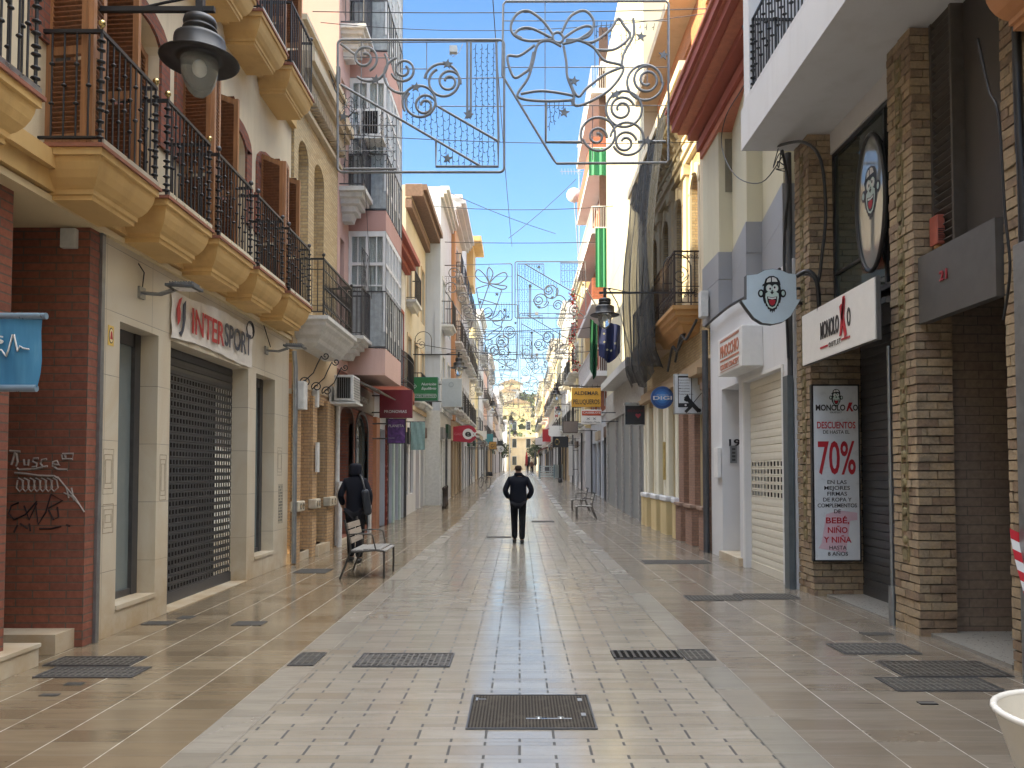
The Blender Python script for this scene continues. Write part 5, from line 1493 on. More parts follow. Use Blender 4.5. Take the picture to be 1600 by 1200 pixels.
q = MB(); plate(q, [(-.14,-.02), (.02,.03), (.25,.0), (.25,-.09), (.16,-.10), (.10,-.5), (-.24,-.44), (-.20,-.38)], (cx_, Yb-.0065, zt-.73*Ht), XR, ZU, 0, .0004); q.build('pink_print', simple('pale pink print', (.60,.42,.48), .4, 0, .4, .05), VB)
vt('BEB\u00c9,', .79, .075, .29, M_LRED, .02); vt('NI\u00d1O', .845, .075, .245, M_LRED, .02); vt('Y NI\u00d1A', .90, .075, .345, M_LRED, .02)
vt('HASTA', .94, .05, .215); vt('8 A\u00d1OS', .975, .05, .25)
# oval mirror-like sign at the window
OV = thing('oval_sign', 'black ringed oval sign with an ape head hanging at the upstairs window', 'sign', (3.93, 8.35, 3.7))
yc, zc = 8.43, 4.55
mb = MB(); ry, rz = .34, .76
ring = [(3.90, yc+ry*math.cos(a*math.pi/24), zc+rz*math.sin(a*math.pi/24)) for a in range(48)]
mb.tube(ring, .028, 8, closed=True); mb.build('ring', M_BLACK, OV)
mb = MB(); plate(mb, circ(0, 0, ry-.005, rz-.005, 40), (3.91, yc, zc), RR, ZU, 0, .008); mb.build('disc', glass_dark('mirror glass', (.25,.26,.25), .06), OV)
ape(OV, (3.90, yc, zc+.1), RR, ZU, .30)
# grey box with stickers and red-white tape at the right edge
GB = thing('utility_column', 'grey steel utility column covered in small stickers at the right edge', 'utility column', (3.87, 5.78, 0))
mb = MB(); mb.box(3.74, 3.98, 5.30, 5.775, .0, 3.28); mb.build('case', M_STEEL, GB, bevel=.006)
q_ = random.Random(5)
for k in range(11):
    z = 1.45 + k*.115 + q_.uniform(-.03, .03)
    q = MB(); q.box(3.76+q_.uniform(0, .02), 3.80+q_.uniform(0, .04), 5.292, 5.296, z, z+q_.uniform(.03, .07)); q.build('sticker', (M_WHITE, M_BLACK, M_WHITED)[k % 3], GB)
TP = thing('warning_tape', 'red and white striped warning tape hanging at the right edge', 'tape', (3.73, 5.7, 0))
mb = MB(); q = MB(); pr = None
for k in range(14):
    z = 1.12 - k*.075
    def P_(zz): return (3.745 + .025*math.sin(zz*5), 5.76 - .10*math.sin(zz*3+.3), zz)
    a, b = P_(z), P_(z-.075)
    (mb if k % 2 else q).add([(a[0]-.035, a[1], a[2]+.02), (a[0]+.035, a[1]-.02, a[2]-.02), (b[0]+.035, b[1]-.02, b[2]-.02), (b[0]-.035, b[1], b[2]+.02)], [(0,1,2,3)])
mb.build('white_stripe', M_WHITE, TP); q.build('red_stripe', simple('red tape', (.5,.02,.03), .4, 0, .5, .05), TP)

s_ = moulded_slab(R1, 1, 3.9, 3.5, 4.3, 5.72, 5.22, 4.82, plaster('orange ochre moulding', (.42,.19,.08), .7, .5, .1), topm=M_DSTEEL)
railing(s_, 1, 3.9, 3.54, 4.34, 5.66, 5.26, 6.2, M_IRON, .11, .01, 1)
# ------------------------------------------------------------------ R2: white shop front number 19 under a saw-tooth rendered wall
R2 = thing('sawtooth_house', 'lemon and grey house with saw-tooth upper wall, maroon eave and white shop front number 19', 'building', (3.7, 12.6, 0))
M_LEM2 = plaster('pale lemon render', (.56,.52,.38), .85, .25, .15)
saw = [(3.70, 10.26), (3.70, 10.75), (3.97, 12.37), (3.70, 12.375), (3.97, 14.1), (3.70, 14.105), (3.70, 15.3)]
saw = [(3.70, 15.32), (3.70, 14.1), (3.95, 14.1), (3.70, 12.37), (3.96, 12.37), (3.72, 10.7), (3.95, 10.7), (3.95, 10.26)]
def saw_wall(z0, z1, off, m, nm, x1=10.5, y=None):
    mb = MB(); P = [(x-off, yy-(off if i in (1, 2, 3, 4, 5, 6) else 0)) for i, (x, yy) in enumerate(saw)] + [(x1, 10.26), (x1, 15.32)]
    mb.prism(P, lambda u, v, w: (u, v, w), z0, z1); return mb.build(nm, m, R2)
saw_wall(4.46, 5.1, .03, M_GREYST, 'grey_cladding'); saw_wall(5.112, 5.62, .026, M_GREYST, 'grey_cladding')
saw_wall(4.44, 8.4, 0, M_LEM2, 'upper_wall')
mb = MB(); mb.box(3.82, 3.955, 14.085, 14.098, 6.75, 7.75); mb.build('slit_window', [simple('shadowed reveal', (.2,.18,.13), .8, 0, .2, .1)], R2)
mb = MB()
for p, za, zb in ((.12, 8.02, 8.2), (.30, 8.25, 8.38), (.62, 8.42, 8.58), (.72, 8.6, 8.78)): mb.box(3.70-p, 4.1, 10.3, 15.34, za, zb)
mb.build('maroon_eave', M_MAROON, R2)
mb = MB()
for p, za, zb in ((.05, 7.88, 8.02), (.5, 8.38, 8.42), (.66, 8.58, 8.6), (.76, 8.78, 8.84)): mb.box(3.70-p, 4.1, 10.3, 15.35, za, zb)
mb.build('terracotta_edge', simple('terracotta paint', (.50,.19,.12), .7, 0, .3, .15), R2)
mb = MB(); facade(mb, 1, 3.68, 10.26, 14.75, 0, 4.44, [(10.72, 12.55, 0, 3.02, .1), (12.85, 13.95, .12, 3.05, .75)], shell=7); mb.build('white_front', M_WHR, R2)
roll(R2, 1, 3.78, 10.72, 12.55, 0.0, 3.02, simple('cream shutter slats', (.66,.62,.52), .45, 0, .4, .06), holes=(1.15, 1.8), hm=M_DARK, slat=.112, hw=.10, hp=.15, hh=.07, lowbar=.12)
mb = MB(); sbox(mb, 1, 3.66, 3.78, 10.66, 10.719, 0, 3.06); sbox(mb, 1, 3.66, 3.78, 12.551, 12.62, 0, 3.06); sbox(mb, 1, 3.66, 3.78, 10.72, 12.55, 3.021, 3.07); mb.build('shutter_frame', M_WHITE, R2)
mb = MB(); sbox(mb, 1, 4.43, 4.47, 12.85, 13.95, .12, 3.05); sbox(mb, 1, 4.40, 4.43, 12.95, 13.35, .2, 1.0); sbox(mb, 1, 4.40, 4.43, 13.45, 13.85, .2, 1.0); mb.build('door', M_WHR2, R2)
mb = MB(); sbox(mb, 1, 3.62, 4.43, 12.72, 14.0, 0, .13); mb.build('step', M_MARBLE, R2)
mb = MB(); mb.box(3.70, 4.42, 13.94, 13.951, .9, .9001); 
text(R2, '19', M_BLACK, (onY(1146, 690, 13.94)[0], 13.94, onY(1146, 697, 13.94)[1]), XR, ZU, .13, .2, .012, .02, name='house_number')
X, Z = onY(1146, 710, 13.93)
mb = MB(); mb.box(X-.06, X+.06, 13.915, 13.945, Z-.16, Z+.16); mb.build('doorbell_panel', M_STEEL, None, 'steel doorbell panel inside the white entrance under the number 19', 'doorbell', org=(X, 13.93, Z))
for k in range(4): 
    q = MB(); q.box(X-.03, X+.03, 13.908, 13.915, Z-.12+k*.065, Z-.08+k*.065); q.build('button', M_DSTEEL, bpy.data.objects['doorbell_panel'])
mb = MB(); sbox(mb, 1, 3.60, 3.67, 13.98, 14.25, 1.45, 2.0); mb.build('letterbox', M_WHITE, None, 'white letterbox beside the white entrance number 19', 'letterbox', org=(3.65, 14.1, 1.5), bevel=.008)
PS = thing('box_sign', 'white box sign with orange PINOCCHIO lettering over the cream shutter', 'sign', (3.5, 12.6, 3.1))
mb = MB(); mb.box(3.36, 3.68, 11.55, 12.95, 3.16, 3.78); mb.build('box', M_WHITE, PS, bevel=.01)
M_OLET = simple('burnt orange letters', (.46,.17,.10), .5, 0, .4, .1)
text(PS, 'PINOCCHIO', M_OLET, (3.357, 12.25, 3.45), RR, ZU, .19, 1.08, .006, .03)
text(PS, 'COLORS CONCEPT', M_OLET, (3.357, 12.25, 3.24), RR, ZU, .09, 1.08, .006, .01)
q = MB()
for z, h in ((3.70, .015), (3.725, .01), (3.375, .03), (3.205, .008)): plate(q, [(-.55,0), (.55,0), (.55,h), (-.55,h)], (3.357, 12.25, z), RR, ZU, 0, .005)
q.build('orange_rules', M_OLET, PS)
mb = MB(); mb.tube([(3.66, 10.33, 0), (3.66, 10.33, 5.9)], .045, 8); mb.build('downpipe', M_DIRON, None, 'dark downpipe between the white shop front and the rustic pillar', 'pipe', org=(3.66, 10.3, 0))
mb = MB(); mb.box(3.58, 3.66, 10.24, 10.42, 0, 2.85); mb.build('pipe_casing', simple('blue grey metal casing', (.12,.145,.16), .4, .4, .5, .15), None, 'blue-grey metal casing at the edge of the white shop front', 'pipe casing', org=(3.6, 10.3, 0))
mb = MB(); mb.tube([(3.60, 14.85, 0), (3.60, 14.85, 4.3)], .06, 8); mb.build('downpipe', M_DIRON, None, 'dark downpipe left of entrance number 19', 'pipe', org=(3.6, 14.85, 0))
mb = MB(); mb.box(3.50, 3.64, 14.7, 14.95, 4.55, 5.05); mb.build('junction_box', M_WHITED, None, 'grey junction box high on the wall beside the ochre balcony', 'junction box', org=(3.6, 14.8, 4.6), bevel=.01)
# ------------------------------------------------------------------ R3: ornate brick house with netting
D5 = 3.8
R3 = thing('ornate_house', 'ornate yellow brick house with arched windows, bracketed cornice, ochre balcony and brown pilasters', 'building', (3.8, 19, 0))
hs = [(16.0, 16.75, 5.05, 8.0, .22, .35), (17.6, 18.4, 5.05, 8.0, .22, .35), (19.2, 20.0, 5.05, 8.0, .22, .35), (20.8, 21.6, 5.05, 8.0, .22, .35)]
mb = MB(); facade(mb, 1, D5, 15.34, 22.8, 3.9, 9.9, hs, shell=7); mb.build('upper_wall', M_YBRICK, R3)
for a, b, c, e, dp, ar in hs:
    w = window(R3, 1, D5+.16, a, b, c, e, M_WOOD, M_GLASS, 2, 3, ar=ar)
    mb = MB(); op, ip = arc_pts(a-.16, b+.16, e+.2, ar+.1), arc_pts(a, b, e, ar)
    for k in range(8): mb.prism([op[k], op[k+1], ip[k+1], ip[k]], lambda u, v, q: (q, u, v), D5-.05, D5)
    for q in (a-.16, b): sbox(mb, 1, D5-.05, D5, q, q+.16, c, e-ar)
    sbox(mb, 1, D5-.09, D5, (a+b)/2-.07, (a+b)/2+.07, e-.02, e+.26)
    mb.build('arch_surround', M_CREAM, w)
mb = MB(); cornice(mb, 1, D5, 15.34, 22.8, [(.10, 8.45, 8.6), (.16, 8.6, 8.68), (.14, 8.95, 9.05), (.42, 9.42, 9.55), (.5, 9.55, 9.72), (.56, 9.72, 9.92)])
mb.build('cornice', M_CREAM, R3)
for k in range(17):
    mb = MB(); y = 15.5 + k*.45
    mb.prism([(3.8, 9.05), (3.66, 9.05), (3.62, 9.15), (3.56, 9.22), (3.52, 9.32), (3.40, 9.36), (3.40, 9.42), (3.8, 9.42)], lambda u, v, w: (u, w, v), y-.06, y+.06)
    mb.ball((3.63, y, 9.09), .06, 6)
    mb.build('corbel', M_CREAM, R3)
mb = MB()
for k in range(24):
    y = 15.5 + k*.31
    mb.ball((3.72, y, 8.80+.03*(k % 2)), .09, 6, sq=(.8, 1.2, 1)); mb.ball((3.70, y+.15, 8.74), .05, 5)
mb.build('garland_frieze', M_CREAM, R3)
for y in (15.5, 17.15, 18.8, 20.4, 22.2):
    mb = MB(); sbox(mb, 1, D5-.08, D5, y-.16, y+.16, 4.9, 8.2); sbox(mb, 1, D5-.14, D5, y-.2, y+.2, 8.2, 8.44); sbox(mb, 1, D5-.12, D5, y-.2, y+.2, 5.05, 5.3); mb.build('pilaster', M_CREAM, R3)
# attic in orange brick
mb = MB(); facade(mb, 1, 4.15, 15.34, 22.8, 9.92, 12.6, [(15.9, 16.8, 10.4, 12.0, .15), (18.2, 19.1, 10.4, 12.0, .15)], shell=6); mb.build('attic_wall', brick('orange brick', (.55,.22,.09), (.46,.18,.075), (.3,.17,.1), .25, .06, .007), R3)
for a, b in ((15.9, 16.8), (18.2, 19.1)): window(R3, 1, 4.27, a, b, 10.4, 12.0, M_WHITED, M_GLASS, 1, 2)
mb = MB(); mb.box(3.5, 6, 17.4, 22.9, 12.6, 12.85); mb.build('attic_roof', M_TAN, R3)
# balcony
s_ = moulded_slab(R3, 1, D5, 3.18, 15.85, 18.75, 5.02, 4.5, plaster('ochre balcony paint', (.48,.26,.09), .7, .5, .15), prof=[(0,0), (0,.15), (.06,.2), (.06,.38), (.13,.42), (.13,.62), (.22,.68), (.3,1)])
s_['label'] = 'stepped orange-ochre balcony slab'
railing(s_, 1, D5, 3.24, 15.92, 18.68, 5.03, 6.18, simple('rusty dark iron', (.035,.02,.014), .6, .2, .4, .4), .155, .011, 1, midrail=(5.42, 6.02))
mb = MB()
for xx in [3.24+.11*k for k in range(1, 5)]:
    for zc in (5.24, 5.33, 6.05): mb.tube([(xx+u, 15.915, zc+v) for u, v in spiral((0, 0), .05, .012, 0, 1.4, 14)], .007, 4)
for y in [16.0+.155*k for k in range(17)]:
    for zc in (5.24, 5.33): mb.tube([(3.235, y+u, zc+v) for u, v in spiral((0, 0), .05, .012, 0, 1.4, 10)], .006, 3)
mb.build('scrollwork', simple('rusty dark iron', (.035,.02,.014)), s_)
s2 = moulded_slab(R3, 1, D5, 3.25, 19.0, 22.3, 5.02, 4.6, M_TAN); railing(s2, 1, D5, 3.3, 19.1, 22.2, 5.03, 6.1, M_IRON, .16, .01, 0)
# ground floor
mb = MB(); facade(mb, 1, D5, 15.1, 22.8, 0, 3.9, [(15.5, 16.1, .1, 3.1, .3), (16.75, 17.2, .1, 3.1, .3), (18.2, 18.9, .1, 3.0, .3), (19.7, 20.3, .1, 3.0, .3), (21.1, 21.8, .1, 3.0, .3)], shell=7)
mb.build('ground_wall', plaster('pale yellow render', (.60,.50,.30), .8, .4, .2), R3)
mb = MB(); sbox(mb, 1, D5+.13, D5+.16, 15.2, 22.0, 0, 3.3); mb.build('closed_shutters', simple('grey panel paint', (.22,.23,.235), .5, .1, .4, .2), R3)
for a, b in ((15.10, 15.46), (16.15, 16.7), (17.25, 17.75)):
    mb = MB(); sbox(mb, 1, D5-.12, D5, a, b, .86, 3.2); sbox(mb, 1, D5-.2, D5, a-.03, b+.03, 0, .80); p = mb.build('brown_pilaster', M_SBRICK, R3)
    mb = MB(); sbox(mb, 1, D5-.24, D5, a-.05, b+.05, .80, .86); mb.build('base_moulding', simple('pale brown stone', (.36,.25,.19), .6, 0, .3, .2), p); mb = MB(); sbox(mb, 1, D5-.16, D5, a-.04, b+.04, 3.2, 3.35); mb.build('capital', simple('pale brown stone', (.36,.25,.19), .6, 0, .3, .2), p, bevel=.02)
for a, b in ((17.85, 18.15), (18.95, 19.3), (19.4, 19.65), (20.35, 20.7), (20.8, 21.05), (21.85, 22.2), (22.4, 22.75)):
    mb = MB(); sbox(mb, 1, D5-.13, D5, a, b, .95, 3.5); p = mb.build('cream_pilaster', plaster('cream pilaster', (.70,.66,.52), .7, .3, .1), R3, bevel=.02)
    mb = MB(); sbox(mb, 1, D5-.2, D5, a-.04, b+.04, 0, .82); mb.build('pedestal', plaster('yellow pedestal', (.60,.47,.24), .8, .5, .2), p)
    mb = MB(); sbox(mb, 1, D5-.23, D5, a-.06, b+.06, .82, .95); mb.build('base_moulding', M_WHR, p, bevel=.03)
mb = MB(); sbox(mb, 1, D5-.3, D5, 15.1, 22.8, 3.5, 3.62); sbox(mb, 1, D5-.2, D5, 15.1, 22.8, 3.62, 3.8); sbox(mb, 1, D5-.1, D5, 15.1, 22.8, 3.36, 3.499); mb.build('entablature', plaster('brown stained stone', (.36,.25,.14), .8, .5, .3), R3)
mb = MB(); mb.box(3.62, 3.68, 19.32, 19.42, 1.35, 2.3); mb.build('meter_box', simple('ochre plastic box', (.45,.33,.12), .6, 0, .3, .2), None, 'ochre meter box standing proud between the cream pilasters', 'meter box', org=(3.65, 19.37, 1.3))
# debris netting draped over the front
NT_ = NT('debris netting'); n1 = NT_.noise(1.0, 5, .7, stretch=(7, 7, .35)); wv = NT_.noise(120, 1)
NT_.set(color=(.012,.012,.011), rough=.95)
al = NT_.math('MULTIPLY_ADD', NT_.ramp(n1, [(.35, (0,0,0)), (.65, (1,1,1))]), .2, .74)
NT_.set(alpha=al)
mb = MB(); nu, nv = 44, 30
def net(i, j):
    u, v = i/nu, j/nv
    y = 17.55 + 5.2*u + (1-v)*0 + (.25 - .9*v)*(1-u)
    zt = 9.95 - .3*u; zb = 3.95 + .15*math.sin(u*9)
    z = zb + (zt-zb)*v
    x = 3.12 + .16*v - .16*math.sin(v*3.0)**2 + .04*math.sin(u*26 + v*2) + .018*math.sin(u*55 - v*3)
    if v < .08: x += (.08-v)*2.6
    return (x, y, z)
mb.add([net(i, j) for i in range(nu+1) for j in range(nv+1)], [(i*(nv+1)+j, (i+1)*(nv+1)+j, (i+1)*(nv+1)+j+1, i*(nv+1)+j+1) for i in range(nu) for j in range(nv)], 0, True)
NG = thing('netting', 'black debris netting draped over the front of the ornate brick house', 'netting', (3.1, 20, 4))
mb.build('sheet', NT_.mat, NG)
mb = MB(); q = random.Random(21); pts = []; rs = []
for k in range(41):
    f = k/40; pts.append((3.22 + .35*f*f + .02*math.sin(k*1.9), 22.6 - 5.3*f, 4.16 - .30*math.sin(f*3.1) + .02*math.sin(k*1.3))); rs.append(.04 + .11*math.sin(math.pi*min(1, f*.97+.03))**.6 + .012*math.sin(k*2.7))
mb.tube(pts, rs, 10)
mb.v = [(p[0]+.035*math.sin(p[1]*17+p[2]*9), p[1], p[2]+.035*math.sin(p[1]*23+p[0]*31)) for p in mb.v]; 0 and mb.build('gathered_hem', simple('bunched black netting', (.015,.015,.013), .95, 0, .1, .4, bump=.8, scale=14), NG)
cable('cable', [net(6, 30), net(3, 22), net(10, 14), net(16, 8)], .012, M_BLACK, 'black rope crossing the debris netting', n=6, cat='rope')

# ------------------------------------------------------------------ R4: tall ribbed block
R4 = thing('ribbed_block', 'tall cream ribbed block catching the sun behind the netting', 'building', (3.75, 27, 0))
tr = NT('ribbed cream cladding'); p_ = tr.sep(tr.pos())
nz = tr.noise(.6, 5)
jo = tr.math('LESS_THAN', tr.math('FLOORED_MODULO', p_[2], 3.1), .03)
tr.set(color=tr.mix(jo, tr.ramp(nz, [(.3, (.46,.42,.30)), (.7, (.55,.51,.38))]), (.3,.28,.2)), rough=.8)
mb = MB(); sbox(mb, 1, 3.85, 11, 22.85, 33, gz(23), 19.5, 1)
mb.box(3.75, 11, 22.842, 22.85, 4.6, 19.5)
for k in range(28): y = 22.9 + k*.36; sbox(mb, 1, 3.76, 3.85, y, y+.30, 4.6, 19.5)
mb.build('ribbed_wall', [tr.mat, simple('darkened recess render', (.30,.27,.18), .85, 0, .2, .15)], R4)  # wall behind the ribs coloured darker: painted recess shade so the ribs show
mb = MB()
for z in (7.4, 10.5, 13.6, 16.7): 
    for y in (24.5, 27.5, 30.5): sbox(mb, 1, 3.80, 3.87, y, y+1.1, z-1.9, z)
mb.build('window_strips', M_GLASS, R4)
mb = MB(); sbox(mb, 1, 3.2, 3.9, 22.86, 30.2, 4.72, 4.98); mb.build('canopy', simple('pale canopy slab', (.50,.50,.49), .6, 0, .4, .15), R4)
mb = MB()
for a, b in ((22.9, 24.0), (24.2, 25.9), (26.1, 27.9), (28.1, 29.8), (30.0, 32.8)): sbox(mb, 1, 3.8, 3.86, a, b, gz(a), 3.6)
mb.build('shopfront_panels', simple('grey shopfront metal', (.28,.30,.31), .4, .4, .5, .15), R4)
mb = MB()
for a in (22.86, 24.0, 25.9, 27.9, 29.8, 32.8): sbox(mb, 1, 3.72, 3.86, a, a+.16, gz(a), 3.9)
sbox(mb, 1, 3.7, 3.87, 22.86, 33, 3.62, 4.7); mb.build('shopfront_frame', simple('weathered concrete', (.36,.35,.33), .8, 0, .3, .2), R4)
# ------------------------------------------------------------------ further right-hand row
M_BRB = brick('bright red brick', (.42,.12,.06), (.36,.10,.05), (.2,.12,.08), .25, .065, .007)
R5 = house('red_brick_flats', 'red brick flats with deep brown balconies and green awnings', 1, 3.9, 33.05, 42, 19.5, M_BRB, 5, 3, trim=M_WHR, bal=False, z1=4.0, seed=61, ground=M_WHR2,
  openings=[(33.5, 34.5, 0, 2.8, 'glass'), (35.0, 36.4, 0, 2.8, 'shut'), (37.0, 38.4, 0, 2.8, 'glass'), (39, 41, 0, 2.8, 'shut')])
for k in range(5):
    z = 5.9 + k*3.1
    mb = MB(); mb.box(3.12, 3.9, 33.0, 41.5, z-.22, z); sl = mb.build('balcony', M_WHR, R5)
    mb = MB()
    if k % 2: mb.box(3.14, 3.9, 33.02, 33.12, z, z+.95); mb.box(3.14, 3.24, 33.121, 41.4, z, z+.95)
    else:
        for j in range(8): mb.box(3.15+j*.095, 3.165+j*.095, 33.03, 33.05, z, z+.95)
        for j in range(40): mb.box(3.15, 3.17, 33.1+j*.2, 33.12+j*.2, z, z+.95)
        mb.box(3.13, 3.9, 33.02, 33.06, z+.95, z+1.0); mb.box(3.13, 3.18, 33.061, 41.4, z+.95, z+1.0)
    mb.build('parapet', M_BRB if k % 2 else M_WHITED, sl)
    mb = MB(); mb.box(3.5, 3.9, 33.3, 33.36, z, z+2.88); mb.build('brown_screen', simple('brown screen', (.10,.06,.045), .8, 0, .3, .2), sl)
M_AWN = simple('bright green canvas', (.02,.20,.09), .6, 0, .3, .12)
for i, (z0_, z1_, xa) in enumerate(((9.5, 12.1, 3.28), (14.4, 15.6, 3.0))):
    t = thing('green_awning', ('long bright green awning hanging down the red brick flats', 'short green awning high up on the red brick flats')[i], 'awning', (3.3, 34, z1_))
    mb = MB(); n = 8
    mb.add([(xa+(3.88-xa)*a/n, 32.9 + .05*math.sin(a*2.2), z0_+(z1_-z0_)*b) for a in range(n+1) for b in (0, .5, 1)], [(a*3+b, (a+1)*3+b, (a+1)*3+b+1, a*3+b+1) for a in range(n) for b in range(2)])
    mb.build('canvas', M_AWN, t)
    mb = MB(); mb.tube([(3.85, 32.9, z1_), (xa-.02, 32.9, z1_)], .03, 6); mb.build('roller', M_WHITE, t)
rows = [(42.1, 49, 12.5, M_LEMON, 'yellow house with red hanging flowers on the right row', 3.6), (49.1, 57, 10.5, M_CREAM, 'cream house past the hanging flowers on the right', 3.7),
 (57.1, 66, 13.5, M_WHR, 'white house with tall balconies far down the right row', 3.6), (66.1, 78, 11.5, M_LEMON, 'far lemon house on the right row', 3.6), (78.1, 92, 14.0, M_CREAM, 'far sunlit cream block on the right row', 3.5),
 (92.1, 110, 11.5, M_PINK, 'far pink house on the right row', 3.6), (110.1, 135, 13.5, M_LEMON, 'last yellow house closing the right row', 3.3)]
for i, (a, b, h, m, lb, d) in enumerate(rows):
    house('row_house', lb, 1, d, a, b, h+gz(a), m, 3, max(2, round((b-a)/2.8)), bal=(True if i % 2 == 0 else 'some'), seed=150+i, detail=0, ground=(M_WHR, M_GREYR, M_TAN)[i % 3], z1=3.5, balproj=.6)
house('row_house', 'tall cream house behind the viewpoint on the right', 1, 3.8, -22, 2.15, 10.5, M_CREAM, 2, 7, seed=91, detail=0, bal=False)
FL = thing('hanging_flowers', 'cascade of red flowers hanging from the yellow house balconies', 'plant', (3.0, 43, 7))
mb = MB(); q = random.Random(9)
for k in range(420):
    z = q.uniform(7.2, 11.8); c = Vector((3.05 + q.gauss(0, .10) + .12*math.sin(z*2), 43.2 + q.gauss(0, .5), z)); r_ = q.uniform(.04, .09)
    a, b, c2 = [Vector((q.uniform(-1,1), q.uniform(-1,1), q.uniform(-1,1))).normalized()*r_ for _ in range(3)]
    mb.add([c+a, c+b, c-a, c-b], [(0,1,2,3)], 0 if q.random() < .65 else 1)
mb.build('blossom', [simple('red blossom', (.50,.04,.03), .7, 0, .3, .2), simple('dark foliage', (.04,.08,.02), .7, 0, .3, .3)], FL)
# the far end: sunlit houses across the end of the street and a wooded hill
for i, (x0, x1, y, h, m, lb) in enumerate([(-14, -2.6, 150, 9.5, M_WHR, 'white house closing the left end of the street'), (-2.5, 3.2, 158, 6.5, M_CREAM, 'low sunlit cream house across the end of the street'), (3.3, 16, 148, 10.5, M_CREAM, 'tall cream house closing the right end of the street')]):
    t = thing('end_house', lb, 'building', ((x0+x1)/2, y, gz(y)))
    mb = MB(); mb.box(x0, x1, y, y+10, gz(y)-.3, gz(y)+h); mb.box(x0-.2, x1+.2, y-.3, y+10, gz(y)+h, gz(y)+h+.4); mb.build('wall', m, t)
    n = max(2, int((x1-x0)/2.6))
    for f in range(3):
        for k in range(n):
            xc = x0 + (x1-x0)*(k+.5)/n; z = gz(y)+1.0+f*3.6
            q = MB(); q.box(xc-.5, xc+.5, y-.06, y-.01, z, z+1.9); wf = q.build('window', M_WHITED, t)
            q = MB(); q.box(xc-.42, xc+.42, y-.09, y-.061, z+.08, z+1.82); q.build('pane', M_GLASS, wf)
th_ = NT('dry hillside'); nz = th_.noise(.08, 7, .65); th_.set(color=th_.ramp(nz, [(.35, (.10,.11,.04)), (.5, (.30,.24,.11)), (.62, (.42,.35,.2))]), rough=.95)
mb = MB(); nx, ny = 40, 16; q = random.Random(3)
HP = {}
def hz_(x, y): return 1.5 + 40*math.exp(-((x-10)/150)**2)*(1-math.exp(-max(0, y-190)/90)) + 3*math.sin(x*.05)*math.cos(y*.03)
mb.add([(-200+10*i, 185+15*j, hz_(-200+10*i, 185+15*j)) for i in range(nx+1) for j in range(ny+1)], [(i*(ny+1)+j, (i+1)*(ny+1)+j, (i+1)*(ny+1)+j+1, i*(ny+1)+j+1) for i in range(nx) for j in range(ny)], 0, True)
mb.build('hill', th_.mat, kind='structure')
mb = MB()
for k in range(2600):
    x, y = q.uniform(-60, 80), q.uniform(200, 400); z = hz_(x, y); r_ = q.uniform(.6, 1.8)
    for _ in range(5):
        c = Vector((x+q.gauss(0, r_*.6), y+q.gauss(0, r_*.6), z+abs(q.gauss(r_*.6, r_*.5))))
        a, b = [Vector((q.uniform(-1,1), q.uniform(-1,1), q.uniform(-1,1))).normalized()*r_*.6 for _ in range(2)]
        mb.add([c+a, c+b, c-a, c-b], [(0,1,2,3)], q.choice((0, 0, 1)))
mb.build('hillside_scrub', [simple('olive scrub', (.09,.11,.035), .9, 0, .2, .3), simple('dark scrub', (.045,.065,.02), .9, 0, .2, .3)], kind='stuff', label='olive scrub and trees covering the sunlit hill at the end', cat='scrub')
for k in range(14):
    x, y = q.uniform(-14, 26), 215 + k*11
    t = thing('hill_house', 'small pale house among the scrub on the far hillside', 'house', (x, y, hz_(x, y)), 'pale houses scattered on the far hill')
    w_, h_ = q.uniform(5, 9), q.uniform(4, 8)
    mb = MB(); mb.box(x-w_/2, x+w_/2, y, y+6, hz_(x, y)-3, hz_(x, y)+h_); mb.build('wall', (M_WHR, M_CREAM, M_LEMON)[k % 3], t)
    mb = MB(); mb.prism([(x-w_/2-.3, hz_(x, y)+h_), (x+w_/2+.3, hz_(x, y)+h_), (x, hz_(x, y)+h_+1.6)], lambda u, v, w: (u, w, v), y-.3, y+6.3); mb.build('roof', simple('sandy roof', (.42,.30,.18), .8, 0, .2, .1), t)
# scattered life near the far end: trees, closed parasols, awnings
def tree(x, y, h, label, seed):
    q = random.Random(seed); g = gz(y)
    t = thing('street_tree', label, 'tree', (x, y, g), 'small trees near the far end')
    mb = MB(); mb.tube([(x, y, g), (x+.05, y, g+h*.3), (x, y, g+h*.55)], [.11, .08, .05], 7)
    for k in range(5): a = k*1.26; mb.tube([(x, y, g+h*.45), (x+.5*math.cos(a), y+.5*math.sin(a), g+h*.68), (x+.9*math.cos(a), y+.9*math.sin(a), g+h*.85)], [.05, .035, .015], 5)
    mb.build('trunk', simple('bark', (.08,.06,.04), .9, 0, .2, .3), t)
    mb = MB()
    for k in range(620):
        v = Vector((q.gauss(0, 1), q.gauss(0, 1), q.gauss(0, 1))).normalized()*q.uniform(.4, 1)
        c = Vector((x+v.x*1.25, y+v.y*1.25, g+h*.72+v.z*h*.28)); a, b = [Vector((q.uniform(-1,1), q.uniform(-1,1), q.uniform(-1,1))).normalized()*q.uniform(.08,.17) for _ in range(2)]
        mb.add([c+a, c+b, c-a, c-b], [(0,1,2,3)], q.choice((0, 0, 1)))
    mb.build('crown', [simple('leaf green', (.06,.09,.03), .7, 0, .3, .3), simple('dark leaf green', (.03,.05,.018), .7, 0, .3, .3)], t)
tree(3.0, 112, 5.2, 'small dark street tree near the far end, on the right', 1)
tree(2.2, 128, 4.6, 'smaller tree behind the first far right one', 2)
tree(-2.6, 125, 4.8, 'small tree near the far end, on the left', 3)
